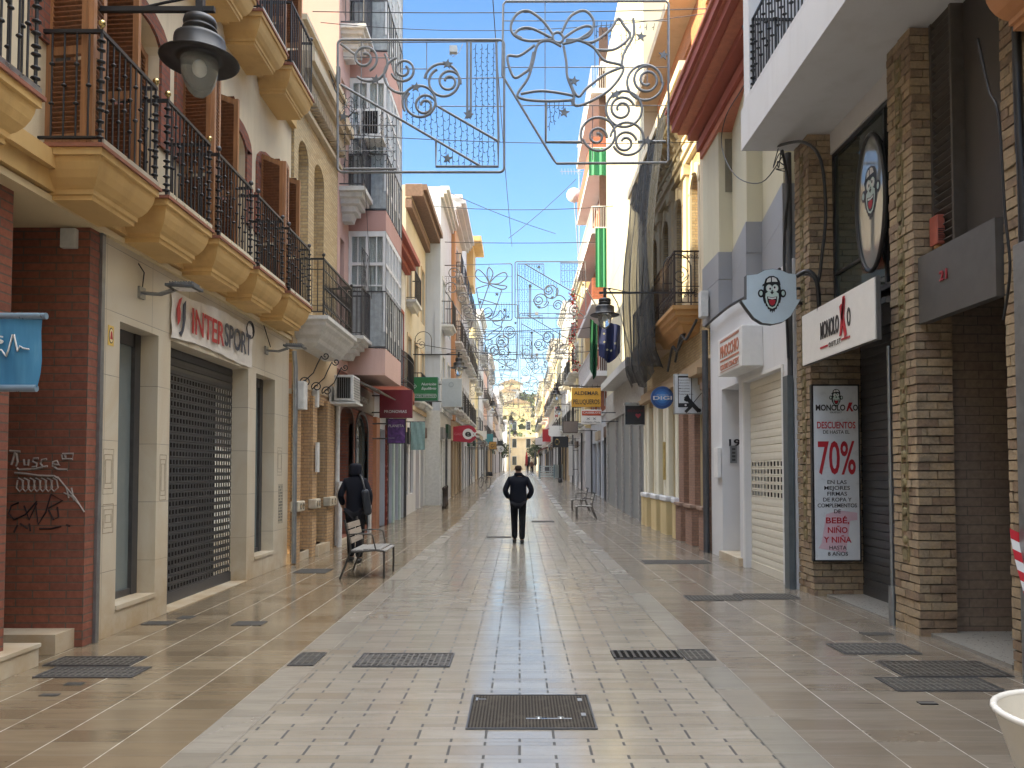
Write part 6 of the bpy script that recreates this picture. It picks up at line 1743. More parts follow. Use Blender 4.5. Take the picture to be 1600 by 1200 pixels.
def awning(x0, x1, y0, y1, z, drop, m, label):
    t = thing('awning', label, 'awning', ((x0+x1)/2, (y0+y1)/2, z))
    mb = MB(); mb.prism([(x0, z), (x1, z-drop), (x1, z-drop-.25), (x1-.02*(1 if x1 > x0 else -1), z-drop-.25), (x1-.02*(1 if x1 > x0 else -1), z-drop-.03), (x0, z-.04)], lambda u, v, w: (u, w, v), y0, y1)
    mb.build('canvas', m, t)
    mb = MB(); mb.tube([(x0, y0+.1, z-.6), (x1, y0+.1, z-drop-.03)], .02, 5); mb.tube([(x0, y1-.1, z-.6), (x1, y1-.1, z-drop-.03)], .02, 5); mb.build('arm', M_STEEL, t)
M_AW1 = simple('beige canvas', (.40,.33,.22), .8, 0, .2, .12); M_AW2 = simple('grey canvas', (.20,.21,.21), .8, 0, .2, .12); M_AW3 = simple('dark red canvas', (.20,.03,.03), .8, 0, .2, .12)
awning(-3.3, -2.1, 40.5, 44, gz(42)+3.6, .5, M_AW1, 'beige sloping awning past the crimson optician sign')
awning(-3.35, -2.3, 52, 56, gz(54)+3.3, .4, M_AW2, 'grey awning far down the left row')
awning(-3.5, -2.2, 74, 79, gz(76)+3.2, .5, M_AW1, 'far beige awning on the left row')
awning(3.6, 2.4, 60, 65, gz(62)+3.3, .5, M_AW2, 'grey awning behind the barrier on the right')
awning(3.5, 2.1, 82, 88, gz(85)+3.2, .5, M_AW3, 'dark red awning far down the right row')
awning(3.6, 2.3, 96, 101, gz(98)+3.2, .5, M_AW1, 'farthest beige awning on the right row')
for k, (xx, yy, zz, w, h, mm, lb) in enumerate([(-2.9, 58, 4.3, .8, .6, M_WHITED, 'small white projecting sign far down the left row'), (-2.7, 68, 4.4, .7, .9, simple('teal sign', (.05,.2,.22), .4, 0, .4, .05), 'small teal projecting sign on the far left'),
   (-2.8, 80, 4.7, .9, .7, M_WHITE, 'tiny bright white sign on the far left'), (2.7, 58, 4.6, .9, .8, M_WHITE, 'small white projecting sign beyond the black and gold sign'), (2.6, 74, 5.0, .8, 1.2, M_LRED, 'small red projecting sign on the far right'),
   (2.4, 88, 5.0, 1.2, .8, M_WHITED, 'tiny grey sign on the far right'), (-2.6, 92, 4.9, 1.2, .6, M_BLACK, 'tiny black sign near the far left end')]):
    t = thing('projecting_sign', lb, 'sign', (xx, yy, zz))
    mb = MB(); mb.box(xx-w/2, xx+w/2, yy, yy+.1, zz-h/2, zz+h/2); mb.build('box', mm, t)
    mb = MB(); mb.tube([(xx, yy+.05, zz+h/2+.05), (3.6 if xx > 0 else -3.5, yy+.05, zz+h/2+.05)], .03, 5); mb.build('arm', M_DIRON, t)
# ------------------------------------------------------------------ projecting signs down the street
def psign(name, label, cat, x0, x1, y, z0, z1, facem, th=.12, boxm=None, arms=1, wallx=None):
    t = thing(name, label, cat, ((x0+x1)/2, y, z0))
    mb = MB(); mb.box(x0, x1, y, y+th, z0, z1); mb.build('box', boxm or M_WHITED, t, bevel=.006)
    mb = MB(); mb.box(x0+.02, x1-.02, y-.006, y-.0005, z0+.02, z1-.02); mb.build('face', facem, t)
    if wallx is not None:
        mb = MB()
        e = x0 if wallx < x0 else x1
        for zz in ((z0+(z1-z0)*.2), (z0+(z1-z0)*.8)): mb.tube([(e, y+th/2, zz), (wallx, y+th/2, zz)], .02, 5)
        mb.build('bracket', M_DIRON, t)
    return t
def Y2(px0, py0, px1, py1, Y):
    a = onY(px0, py0, Y); b = onY(px1, py1, Y); return (min(a[0], b[0]), max(a[0], b[0]), min(a[1], b[1]), max(a[1], b[1]))
# left
x0, x1, z0, z1 = Y2(593, 609, 644, 653, 19.8)
t = psign('projecting_sign', 'dark red box sign reading PRONOVIAS on the pink house', 'sign', x0, x1, 19.8, z0, z1, simple('burgundy sign face', (.16,.012,.025), .4, 0, .5, .06), boxm=simple('burgundy box', (.14,.012,.022), .4, 0, .5, .06), wallx=-3.86)
text(t, 'PRONOVIAS', M_WHITED, ((x0+x1)/2-.01, 19.793, z0+.13), XR, ZU, .075, .58, .004, .008)
x0, x1, z0, z1 = Y2(605, 654, 634, 693, 20.1)
tp = NT('purple printed panel'); n_ = tp.noise(6, 6, .7, dist=1.0); tp.set(color=tp.ramp(n_, [(.35, (.05,.02,.11)), (.55, (.16,.06,.27)), (.7, (.33,.18,.42))]), rough=.4)
t = psign('projecting_sign', 'purple banner sign reading PLANETA below the dark red box sign', 'sign', x0, x1, 20.1, z0, z1, tp.mat, .05, boxm=M_BLACK, wallx=-3.9)
text(t, 'PLANETA', M_WHITE, ((x0+x1)/2-.01, 20.092, z0+.43), XR, ZU, .07, .40, .004, .008)
q = MB(); q.box(x0+.03, x0+.2, 20.088, 20.093, z0+.14, z0+.147); q.build('white_rule', M_WHITE, t)
x0, x1, z0, z1 = Y2(636, 589, 684, 626, 25)
t = psign('projecting_sign', 'green box sign of a dietetic shop with white script lettering', 'sign', x0, x1, 25, z0, z1, simple('leaf green sign face', (.02,.16,.045), .4, 0, .5, .1), .25, boxm=simple('dark teal box', (.03,.15,.11), .4, 0, .5, .1), wallx=-3.9)
text(t, 'Nutrici\u00f3n', M_WHITE, (x1-.30, 24.992, z0+.50), XR, ZU, .09, .48, .004, .004, shear=.3)
text(t, 'Equilibrio', M_WHITE, (x1-.30, 24.992, z0+.36), XR, ZU, .09, .48, .004, .004, shear=.3)
text(t, 'CENTRO DIETETICO', M_WHITE, ((x0+x1)/2+.05, 24.992, z0+.13), XR, ZU, .055, .76, .004, .004)
q = MB()
q.tube([(x1-.04-.93+.9*0, 24.99, z0+.10), (x1-.06, 24.99, z0+.10), (x1-.04, 24.99, z0+.15), (x1-.06, 24.99, z0+.21), (x0+.08, 24.99, z0+.21), (x0+.08, 24.99, z0+.10)], .005, 4, closed=True); q.build('oval_outline', M_WHITE, t)
q = MB()
for k in range(5): q.tube([(x0+.2+.05*math.cos(a)+.06*math.cos(k*1.25), 24.99, z0+.47+.035*math.sin(a)+.05*math.sin(k*1.25)) for a in [j*.785 for j in range(8)]], .005, 4, closed=True)
q.build('flower_emblem', M_WHITE, t)
x0, x1, z0, z1 = Y2(690, 591, 722, 636, 29)
t = psign('projecting_sign', 'blank pale grey box sign hanging below the street lamp on the left', 'sign', x0, x1, 29, z0, z1, simple('faded sign face', (.42,.47,.50), .35, 0, .5, .06), .15, wallx=-3.9)
q = MB(); q.tube([((x0+x1)/2-.02+.09*math.cos(a*.7854), 28.992, z1-.24+.09*math.sin(a*.7854)) for a in range(8)], .012, 4, closed=True); q.build('faded_ring', simple('faded grey ring', (.30,.36,.40), .4, 0, .4, .05), t)
x0, x1, z0, z1 = Y2(642, 659, 664, 703, 24.2)
t = thing('cloth_banner', 'pale sea-green cloth banner covering a sign below the green box sign', 'banner', ((x0+x1)/2, 24.2, z0))
mb = MB(); n = 8
mb.add([(x0+(x1-x0)*i/n, 24.2+.02*math.sin(i*1.9+j), z0+(z1-z0)*j/6) for i in range(n+1) for j in range(7)], [(i*7+j, (i+1)*7+j, (i+1)*7+j+1, i*7+j+1) for i in range(n) for j in range(6)], 0, True)
mb.build('cloth', simple('pale sea green cloth', (.27,.40,.37), .8, 0, .3, .12), t)
mb = MB(); mb.tube([(-3.9, 24.22, z1), (x1, 24.22, z1)], .018, 6); mb.build('bar', M_DIRON, t)
x0, x1, z0, z1 = Y2(708, 664, 745, 692, 37)
t = thing('projecting_sign', 'round-ended crimson optician sign with a big white e and x', 'sign', (x0, 37, z0))
zc, rr_ = (z0+z1)/2, (z1-z0)/2
mb = MB(); mb.prism([(x0, z0+.08), (x1-rr_, z0+.03)] + [(x1-rr_+rr_*math.cos(a), zc+rr_*math.sin(a)) for a in [-math.pi/2+math.pi*i/12 for i in range(13)]] + [(x0, z1-.08)], lambda u, v, w: (u, w, v), 37, 37.12)
mb.build('box', simple('crimson sign face', (.36,.015,.04), .4, 0, .5, .06), t)
text(t, 'GAES', simple('dusty pink letters', (.55,.2,.22), .5, 0, .4, .05), (x0+.26, 36.995, zc-.06), XR, ZU, .12, .40, .004)
q = MB(); cxe = x0+.72
q.prism(circ(cxe, zc, .26, .26, 20), lambda u, v, w: (u, w, v), 36.988, 36.999); q.build('white_disc', M_WHITE, t)
text(t, 'e', M_BLACK, (cxe, 36.986, zc-.12), XR, ZU, .33, .30, .004, .03)
text(t, 'x', M_WHITE, (cxe+.33, 36.988, zc-.12), XR, ZU, .33, .24, .004, .03)
for (a, lb, fm, tx, lc, Yv) in [((764, 690, 776, 702), 'small square brown and gold sign on the far left row', simple('gold sign', (.50,.27,.06), .4, 0, .5, .1), 'G1', M_BLACK, 48), ]:
    x0, x1, z0, z1 = Y2(*a, Yv); t = psign('projecting_sign', lb, 'sign', x0, x1, Yv, z0, z1, fm, boxm=simple('dark brown box', (.05,.03,.02), .5, 0, .4, .1), wallx=-3.3)
    text(t, tx, lc, ((x0+x1)/2+.03, Yv-.01, z0+.12), XR, ZU, .22, .28, .004, .01)
x0, x1, z0, z1 = Y2(778, 697, 787, 706, 52)
t = thing('round_sign', 'small round white sign next to the square gold sign far down the left row', 'sign', (x0, 52, z0))
mb = MB(); mb.prism(circ((x0+x1)/2, (z0+z1)/2, .22, .22, 16), lambda u, v, w: (u, w, v), 52, 52.1); mb.build('disc', M_WHITE, t)
text(t, 'S', M_DSTEEL, ((x0+x1)/2, 51.99, (z0+z1)/2-.1), XR, ZU, .2, .16, .004); 
mb = MB(); mb.tube([(x0, 52.05, (z0+z1)/2), (-3.35, 52.05, (z0+z1)/2)], .02, 5); mb.build('arm', M_DIRON, t)
# right
x0, x1, z0, z1 = Y2(1053, 584, 1100, 647, 15.9)
t = psign('projecting_sign', 'white phone repair sign with a crossed spanner and screwdriver', 'sign', x0, x1, 15.9, z0, z1, simple('cool white sign face', (.60,.63,.66)), .10, boxm=M_ALU, wallx=3.8)
w_, h_ = x1-x0, z1-z0
q = MB(); q.box(x0+.08*w_+.03, x0+.60*w_, 15.887, 15.893, z0+.17*h_, z0+.95*h_); q.build('phone_outline', M_BLACK, t)
q = MB(); q.box(x0+.08*w_+.045, x0+.57*w_, 15.884, 15.8865, z0+.27*h_, z0+.90*h_); q.build('phone_screen', simple('cool white sign face', (.60,.63,.66)), t)
q = MB(); q.prism(circ(x0+.38*w_, z0+.22*h_, .022, .022, 10), lambda u, v, w: (u, w, v), 15.882, 15.8865); q.build('phone_button', M_WHITE, t)
for k, s_ in enumerate(('Reparaci\u00f3n', 'Liberaci\u00f3n', 'Accesorios', 'M\u00f3viles', 'Tablets', 'Todas las marcas')): text(t, s_, M_BLACK, (x0+.15*w_, 15.883, z0+(.83-.07*k)*h_), XR, ZU, .022, (.22 if k < 5 else .30), .002, .01, align='LEFT')
q = MB()
q.obox((x0+.60*w_, 15.879, z0+.25*h_), (.085, .004, .42), (0, R(-42), 0)); q.prism(circ(x0+.83*w_, z0+.09*h_, .042, .042, 12), lambda u, v, w: (u, w, v), 15.877, 15.881)
q.prism([(x0+.42*w_, z0+.50*h_), (x0+.48*w_, z0+.46*h_), (x0+.52*w_, z0+.38*h_), (x0+.42*w_, z0+.30*h_), (x0+.33*w_, z0+.33*h_), (x0+.32*w_, z0+.38*h_), (x0+.41*w_, z0+.37*h_), (x0+.43*w_, z0+.42*h_)], lambda u, v, w: (u, w, v), 15.877, 15.881)
q.build('spanner', M_BLACK, t)
q = MB(); q.obox((x0+.70*w_, 15.874, z0+.33*h_), (.014, .004, .42), (0, R(40), 0)); q.obox((x0+.48*w_, 15.874, z0+.13*h_), (.06, .004, .2), (0, R(45), 0)); q.build('screwdriver', M_BLACK, t)
X, Z = onY(1035, 621, 18.0)
t = thing('round_sign', 'round blue sign reading DIGI in white letters', 'sign', (X, 18, Z))
for r_, cl, d_ in ((.265, (.03,.08,.24), 0), (.20, (.035,.13,.38), .004), (.145, (.05,.20,.52), .008), (.09, (.09,.30,.66), .012)):
    mb = MB(); mb.prism(circ(X, Z, r_, r_, 28), lambda u, v, w: (u, w, v), 18-d_-.0035 if d_ else 18.0, 18.1 if d_ == 0 else 18-d_+.0005); mb.build('disc' if d_ == 0 else 'blue_ring', simple('sign blue %d' % int(r_*1000), cl, .35, 0, .5, .04), t)
text(t, 'DIGI', M_WHITE, (X, 17.983, Z-.055), XR, ZU, .09, .44, .004, .02); text(t, 'telecomunicaciones', M_WHITE, (X, 17.983, Z+.05), XR, ZU, .02, .28, .003)
mb = MB(); mb.tube([(X+.2, 18.05, Z+.1), (3.8, 18.05, Z+.1)], .018, 5); mb.build('arm', M_DIRON, t)
x0, x1, z0, z1 = Y2(976, 633, 1018, 664, 22.5)
t = psign('projecting_sign', 'dark sign with dim red letters and a red heart', 'sign', x0, x1, 22.5, z0, z1, simple('near black sign face', (.014,.016,.022), .3, 0, .5, .05), .12, boxm=M_ALU, wallx=3.8)
q = MB(); q.box(x0-.02, x1+.02, 22.42, 22.68, z1, z1+.07); q.build('hood', M_ALU, t)
M_DRL = simple('dim red letters', (.13,.015,.025), .5, 0, .4, .05)
text(t, 'BEASHOP', M_DRL, ((x0+x1)/2, 22.49, z0+.38), XR, ZU, .08, .62, .004)
q = MB(); hx, hz2 = (x0+x1)/2, z0+.27
q.prism([(hx, hz2-.08), (hx+.08, hz2+.01), (hx+.075, hz2+.05), (hx+.04, hz2+.065), (hx, hz2+.035), (hx-.04, hz2+.065), (hx-.075, hz2+.05), (hx-.08, hz2+.01)], lambda u, v, w: (u, w, v), 22.486, 22.492); q.build('heart', simple('muted red heart', (.35,.04,.06), .4, 0, .4, .05), t)
x0, x1, z0, z1 = Y2(893, 606, 939, 636, 31.5)
t = psign('projecting_sign', 'yellow sign reading ALDEMAR PELUQUEROS hung under an iron arm', 'sign', x0, x1, 31.5, z0, z1, simple('mustard sign face', (.55,.30,.04), .5, 0, .4, .08), .06, boxm=simple('mustard box', (.45,.25,.03), .5, 0, .4, .08))
text(t, 'ALDEMAR', M_BLACK, ((x0+x1)/2, 31.49, z0+.50), XR, ZU, .16, 1.0, .004, .015); text(t, 'PELUQUEROS', M_BLACK, ((x0+x1)/2, 31.49, z0+.12), XR, ZU, .20, 1.08, .004, .015)
q = MB(); q.tube([(x0-.1, 31.53, z1+.06), (3.85, 31.53, z1+.06)], .022, 5)
for k in range(6): q.tube([(x0+.2+k*.22, 31.53, z1), (x0+.2+k*.22, 31.53, z1+.14)], .01, 4)
q.build('iron_arm', M_IRON, t)
x0, x1, z0, z1 = Y2(908, 640, 940, 663, 29.5)
t = psign('projecting_sign', 'white and red cafe sign beneath the yellow hairdresser sign', 'sign', x0, x1, 29.5, z0, z1, M_SIGNW, .08, wallx=3.8)
q = MB(); q.box(x0+.03, x1-.03, 29.485, 29.492, z0+.34, z1-.05); q.build('red_band', simple('brick red print', (.42,.07,.03), .4, 0, .4, .05), t)
text(t, 'CASSIELO\'S', M_WHITE, ((x0+x1)/2, 29.482, z0+.42), XR, ZU, .07, .66, .003, .01); text(t, 'Cafeter\u00eda y Plazas', M_BLACK, ((x0+x1)/2, 29.488, z0+.06), XR, ZU, .06, .68, .003)
q = MB()
for c_ in (-.12, .12):
    for an in (35, -35): q.obox(((x0+x1)/2+c_, 29.488, z0+.22), (.14, .004, .012), (0, R(an), 0))
q.build('crossed_spoons', M_BLACK, t)
x0, x1, z0, z1 = Y2(864, 682, 888, 699, 46)
t = psign('projecting_sign', 'black sign with faint gold ring far down the right row', 'sign', x0, x1, 46, z0, z1, M_BLACK, .1, boxm=M_BLACK, wallx=3.6)
q = MB(); q.tube([(x0+.25+.13*math.cos(a*.628), 45.99, (z0+z1)/2+.17*math.sin(a*.628)) for a in range(10)], .018, 4, closed=True); q.build('gold_ring', M_BRASS, t)
text(t, 'JOYAS', M_BRASS, (x0+.62, 45.99, (z0+z1)/2-.04), XR, ZU, .09, .36, .003) if False else None
x0, x1, z0, z1 = Y2(866, 634, 873, 672, 70)
t = psign('vertical_sign', 'tall white vertical letter sign far down the right row', 'sign', x0, x1, 70, z0, z1, M_SIGNW, .1, wallx=3.6)
for k, ch in enumerate('ROMANT'): text(t, ch, M_LRED if k % 2 == 0 else M_BLACK, ((x0+x1)/2, 69.98, z1-.33-k*.36), XR, ZU, .26, .24, .004, .02)
x0, x1, z0, z1 = Y2(857, 671, 877, 680, 66)
t = psign('projecting_sign', 'white sign with bold black letters below the vertical letter sign', 'sign', x0, x1, 66, z0, z1, M_SIGNW, .1, wallx=3.6)
text(t, 'CHINO', M_BLACK, ((x0+x1)/2, 65.98, z0+.1), XR, ZU, .3, .95, .004, .03)
x0, x1, z0, z1 = Y2(880, 658, 903, 676, 38)
t = psign('box_sign', 'brown framed box sign with faded letters on the right row', 'sign', x0, x1, 38, z0, z1, simple('taupe sign face', (.22,.18,.15), .5, 0, .4, .1), .6, boxm=simple('dark brown box', (.05,.03,.02)), wallx=3.85)
x0, x1, z0, z1 = Y2(888, 700, 893, 745, 47)
t = psign('vertical_sign', 'slim white vertical sign board against the far right wall', 'sign', 3.0, 3.25, 47, 1.3, 3.2, M_SIGNW, .06, wallx=3.6)

# ------------------------------------------------------------------ street lamps on wall arms
M_LGLASS = clear_glass()
def lamp(X, Y, Z, wallx, label, scroll=True, arm_dz=.47):
    """Z = height of the brim"""
    t = thing('street_lamp', label, 'street lamp', (X, Y, Z), 'lanterns on wall arms')
    mb = MB()
    mb.lathe([(.05,.36), (.125,.335), (.135,.30), (.128,.27), (.12,.262), (.135,.25), (.14,.235), (.12,.22), (.115,.20), (.165,.185), (.20,.165), (.205,.14), (.205,.035), (.225,.02), (.30,-.005), (.318,-.018), (.31,-.028), (.20,.0), (.155,.0), (.155,-.01)], (X, Y, Z), 32)
    mb.tube([(X, Y, Z+.34), (X, Y, Z+arm_dz)], .03, 8); mb.build('housing', M_IRON, t)
    g = MB(); g.lathe([(.148,-.005), (.15,-.05), (.145,-.12), (.125,-.20), (.09,-.27), (.045,-.315), (.0,-.328)], (X, Y, Z), 28); g.build('glass_bowl', M_LGLASS, t)
    b = MB(); b.ball((X, Y, Z-.09), .045, 8, sq=(1, 1, 1.5)); b.build('bulb', M_WHITE, t)
    a = MB(); s = -1 if wallx < X else 1
    za = Z+arm_dz
    a.box(min(wallx, X+(-s)*.12), max(wallx, X+(-s)*.12), Y-.02, Y+.02, za-.02, za+.02)
    a.box(X-.03, X+.03, Y-.03, Y+.03, za-.05, za+.10)
    if scroll:
        x1_ = wallx - s*.05
        a.tube([(x1_-s*.02, Y, za-.9), (x1_-s*.02, Y, za+.6)], .016, 6)
        a.tube([(x1_-s*(.02+.38*math.sin(k*math.pi/10)), Y, za-.9+1.7*(k/10)) if False else (x1_ - s*.02 - s*.30*(1-math.cos(k*math.pi/8))/1.0, Y, za+.55+.30*math.sin(k*math.pi/8)) for k in range(9)] + [(x1_-s*.62, Y, za-.02)], .013, 5)
        a.tube([(x1_-s*.25+s*-u, Y, za+.38+v) for u, v in spiral((0, 0), .20, .03, 1.6, 1.6, 26)], .010, 5)
    a.tube([(X-s*.0+s*.55, Y, za), (X+s*.3, Y, za+.06), (X+s*.1, Y, za+.10), (X, Y, za+.10)], .012, 5)
    a.build('arm', M_IRON, t)
    return t
lamp(*[onY(312, 92, 6.3)[0]], 6.3, onY(312, 92, 6.3)[1], -4.1, 'black bell-shaped lantern with frosted bowl nearest on the left', scroll=False, arm_dz=.42)
def LPX(px, py, Y, wx, lb): X, Z = onY(px, py, Y); return lamp(X, Y, Z, wx, lb)
LPX(717, 574, 28.0, -3.9, 'black lantern above the blank pale grey box sign')
LPX(945, 491, 16.6, 3.8, 'black lantern in front of the blue flag on the right')
LPX(770, 634, 52, -3.5, 'small lantern over the far left houses, first past the bicycle')
LPX(799, 658, 72, -3.5, 'tiny lantern far down the left row')
LPX(805, 678, 95, -3.5, 'tiniest lantern near the left end of the street')
LPX(869, 616, 40, 3.85, 'small lantern beside the yellow hairdresser sign')
LPX(873, 642, 56, 3.7, 'tiny lantern far down the right row')

# ------------------------------------------------------------------ flags on the ribbed block
def flag(label, x0, x1, y, zt, zb, m, star=False, skew=0):
    t = thing('flag', label, 'flag', ((x0+x1)/2, y, zt))
    mb = MB(); nu, nv = 14, 14
    def P(i, j):
        u, v = i/nu, j/nv
        return (x0+(x1-x0)*u + skew*v, y + .13*math.sin(u*13+v*2)*(.4+v), zt - (zt-zb)*v*(.72+.28*math.sin(u*2.6+.4)) - .25*u*(1-v))
    mb.add([P(i, j) for i in range(nu+1) for j in range(nv+1)], [(i*(nv+1)+j, (i+1)*(nv+1)+j, (i+1)*(nv+1)+j+1, i*(nv+1)+j+1) for i in range(nu) for j in range(nv)], 0, True)
    mb.build('cloth', m, t)
    if star:
        q = MB()
        for k in range(5):
            u = .5+.27*math.cos(k*.8+.4); v = .5+.25*math.sin(k*.8+.4); c = P(int(u*nu), int(v*nv))
            pts = [(c[0]+(.05 if a % 2 == 0 else .02)*math.sin(a*math.pi/5), c[2]+(.05 if a % 2 == 0 else .02)*math.cos(a*math.pi/5)) for a in range(10)]
            q.prism(pts, lambda u_, v_, w: (u_, w, v_), c[1]-.05, c[1]-.045)
        q.build('yellow_stars', simple('pale yellow stars', (.45,.42,.28), .6, 0, .3, .05), t)
    p = MB(); p.tube([(3.85, y+1.2, zb-.2), (x1-.1, y+.05, zt+.5), (x1-.35, y, zt+.9)], .022, 6); p.ball((x1-.35, y, zt+.93), .05, 6); p.build('pole', M_ALU, t)
x0, x1, z0, z1 = Y2(936, 497, 970, 566, 24)
flag('limp blue flag with a ring of yellow stars', x0, x1, 24, z1, z0, simple('deep blue cloth', (.012,.018,.062), .75, 0, .2, .15), True)
x0, x1, z0, z1 = Y2(922, 497, 937, 592, 24.6)
flag('limp green and white flag hanging left of the blue flag', x0, x1-.05, 24.6, z1, z0, simple('deep green cloth', (.008,.075,.03), .75, 0, .2, .15))
# ------------------------------------------------------------------ festive light frames over the street
M_TUBE = simple('grey bronze light tube', (.22,.222,.22), .5, .2, .4, .15)
M_WIRE = simple('dark string light wire', (.035,.04,.04), .6, 0, .3, .1)
M_STAR = simple('grey glitter star', (.16,.16,.155), .5, .4, .4, .3)
YF = 14.0
def Fz(zx, zy): X, Z = onY(500+zx/2.7586, zy/2.7586, YF); return Vector((X, YF, Z))
def fr_tube(mb, pts, r=.016, closed=False): mb.tube([Fz(*p) for p in pts], r, 6, closed=closed)
def scroll(mb, cx, cy, R0, a0, turns, r1=.32, r=.017): fr_tube(mb, spiral((cx, cy), R0, R0*r1, a0, turns, 40), r)
def catmull(P, n=6):
    out = []
    for i in range(len(P)-1):
        p0, p1, p2, p3 = P[max(i-1, 0)], P[i], P[i+1], P[min(i+2, len(P)-1)]
        for k in range(n):
            t = k/n
            out.append(tuple(.5*((2*p1[j]) + (-p0[j]+p2[j])*t + (2*p0[j]-5*p1[j]+4*p2[j]-p3[j])*t*t + (-p0[j]+3*p1[j]-3*p2[j]+p3[j])*t**3) for j in (0, 1)))
    return out + [P[-1]]
def string(mb, x, y0, y1, seed=0):
    q = random.Random(int(x*7+seed)); n = max(2, int(abs(y1-y0)/18))
    pts = [(x + q.uniform(-3, 3), y0+(y1-y0)*i/n) for i in range(n+1)]
    mb.tube([Fz(*p) for p in pts], .0055, 4, caps=False)
    for i, p in enumerate(pts[1:-1]):
        s = 1 if i % 2 else -1
        mb.tube([Fz(*p), Fz(p[0]+9*s, p[1]+6)], .006, 4, caps=False)
def star_mesh(mb, cx, cy, r=24):
    c = Fz(cx, cy); R_ = r/2.7586*YF/1200
    pts = [((R_ if a % 2 == 0 else R_*.42)*math.sin(a*math.pi/5+.15), (R_ if a % 2 == 0 else R_*.42)*math.cos(a*math.pi/5+.15)) for a in range(10)]
    mb.prism(pts, lambda u, v, w: (c.x+u, w, c.z+v), YF-.03, YF-.005)
def frame_parts(t, outer, grid, thick, scrolls, strings, stars, curves=()):
    mb = MB(); fr_tube(mb, outer, .024, closed=True)
    for g in grid: fr_tube(mb, g, .009)
    mb.build('outer_frame', M_TUBE, t)
    mb = MB()
    for g in thick: fr_tube(mb, g, .024)
    for c in curves: fr_tube(mb, catmull(c), .026)
    mb.build('outline_tubes', M_TUBE, t)
    for sc_ in scrolls: mb = MB(); scroll(mb, *sc_, r=.025); mb.build('scroll', M_TUBE, t)
    mb = MB()
    for s_ in strings: string(mb, *s_)
    mb.build('light_strings', M_WIRE, t)
    for s_ in stars: mb = MB(); star_mesh(mb, *s_); mb.build('star', M_STAR, t)
ca = Fz(435, 455)
FA = thing('light_frame', 'square festive light frame of scrolls and stars nearest on the left', 'light frame', ca, 'festive light frames hung over the street')
def rr_rect(x0, y0, x1, y1, r=20):
    out = []
    for cx, cy, a in ((x1-r, y0+r, -90), (x1-r, y1-r, 0), (x0+r, y1-r, 90), (x0+r, y0+r, 180)):
        for k in range(5): out.append((cx+r*math.cos(R(a+22.5*k)), cy+r*math.sin(R(a+22.5*k))))
    return out
diagA = lambda x: 365 + (x-90)*(350/600)
diagB = lambda x: 460 + (x-510)*(150/260)
frame_parts(FA, rr_rect(76, 172, 794, 742),
  [[(178,180), (178,660)], [(460,180), (460,345)], [(80,540), (330,540)], [(80,650), (330,650)], [(330,500), (330,735)], [(90,185), (770,180)], [(100,245), (330,250)], [(460,340), (790,335)], [(500,458), (790,458)], [(350,297), (460,297)]],
  [[(635,182), (635,510)], [(650,182), (650,505)], [(760,182), (770,610)], [(90,365), (690,715)], [(510,460), (770,610)], [(500,605), (500,718), (768,718), (768,612)], [(90,190), (150,235)], [(100,728), (330,728)]],
  [(195,252,-1,0,0) if False else (192,250,58,1.2,-1.5), (215,270,82,2.3,-.45,.9), (360,300,54,2.8,-1.6), (355,325,80,4.4,-.5,.95), (555,352,52,.2,-1.5), (530,350,80,3.3,1.15,.7), (452,455,50,.1,-1.5), (430,440,75,2.6,1.2,.8)],
  [(x, 190, diagB(x)-8 if x > 650 else 500) for x in (672, 697, 722, 747)] + [(x, (400 if x < 500 else diagB(x)+6), diagA(x)-4) for x in range(375, 690, 26)] + [(x, diagB(x)+6, 712) for x in (700, 725, 750)] + [(x, diagA(x)+8, 725) for x in range(108, 320, 26)] + [(x, diagA(x)+8, 712) for x in range(520, 680, 26)],
  [(550,278), (415,378), (242,345), (640,497), (550,685), (103,505)])
q = MB(); c = Fz(575, 215); q.box(c.x-.07, c.x+.07, YF-.05, YF+.05, c.z-.06, c.z+.06); q.tube([Fz(555,232), Fz(575,245), Fz(600,225), Fz(615,190)], .006, 4); q.build('transformer', M_WHITED, FA)
FB = thing('light_frame', 'large festive light frame with a ribboned bell nearest on the right', 'light frame', Fz(1150, 355), 'festive light frames hung over the street')
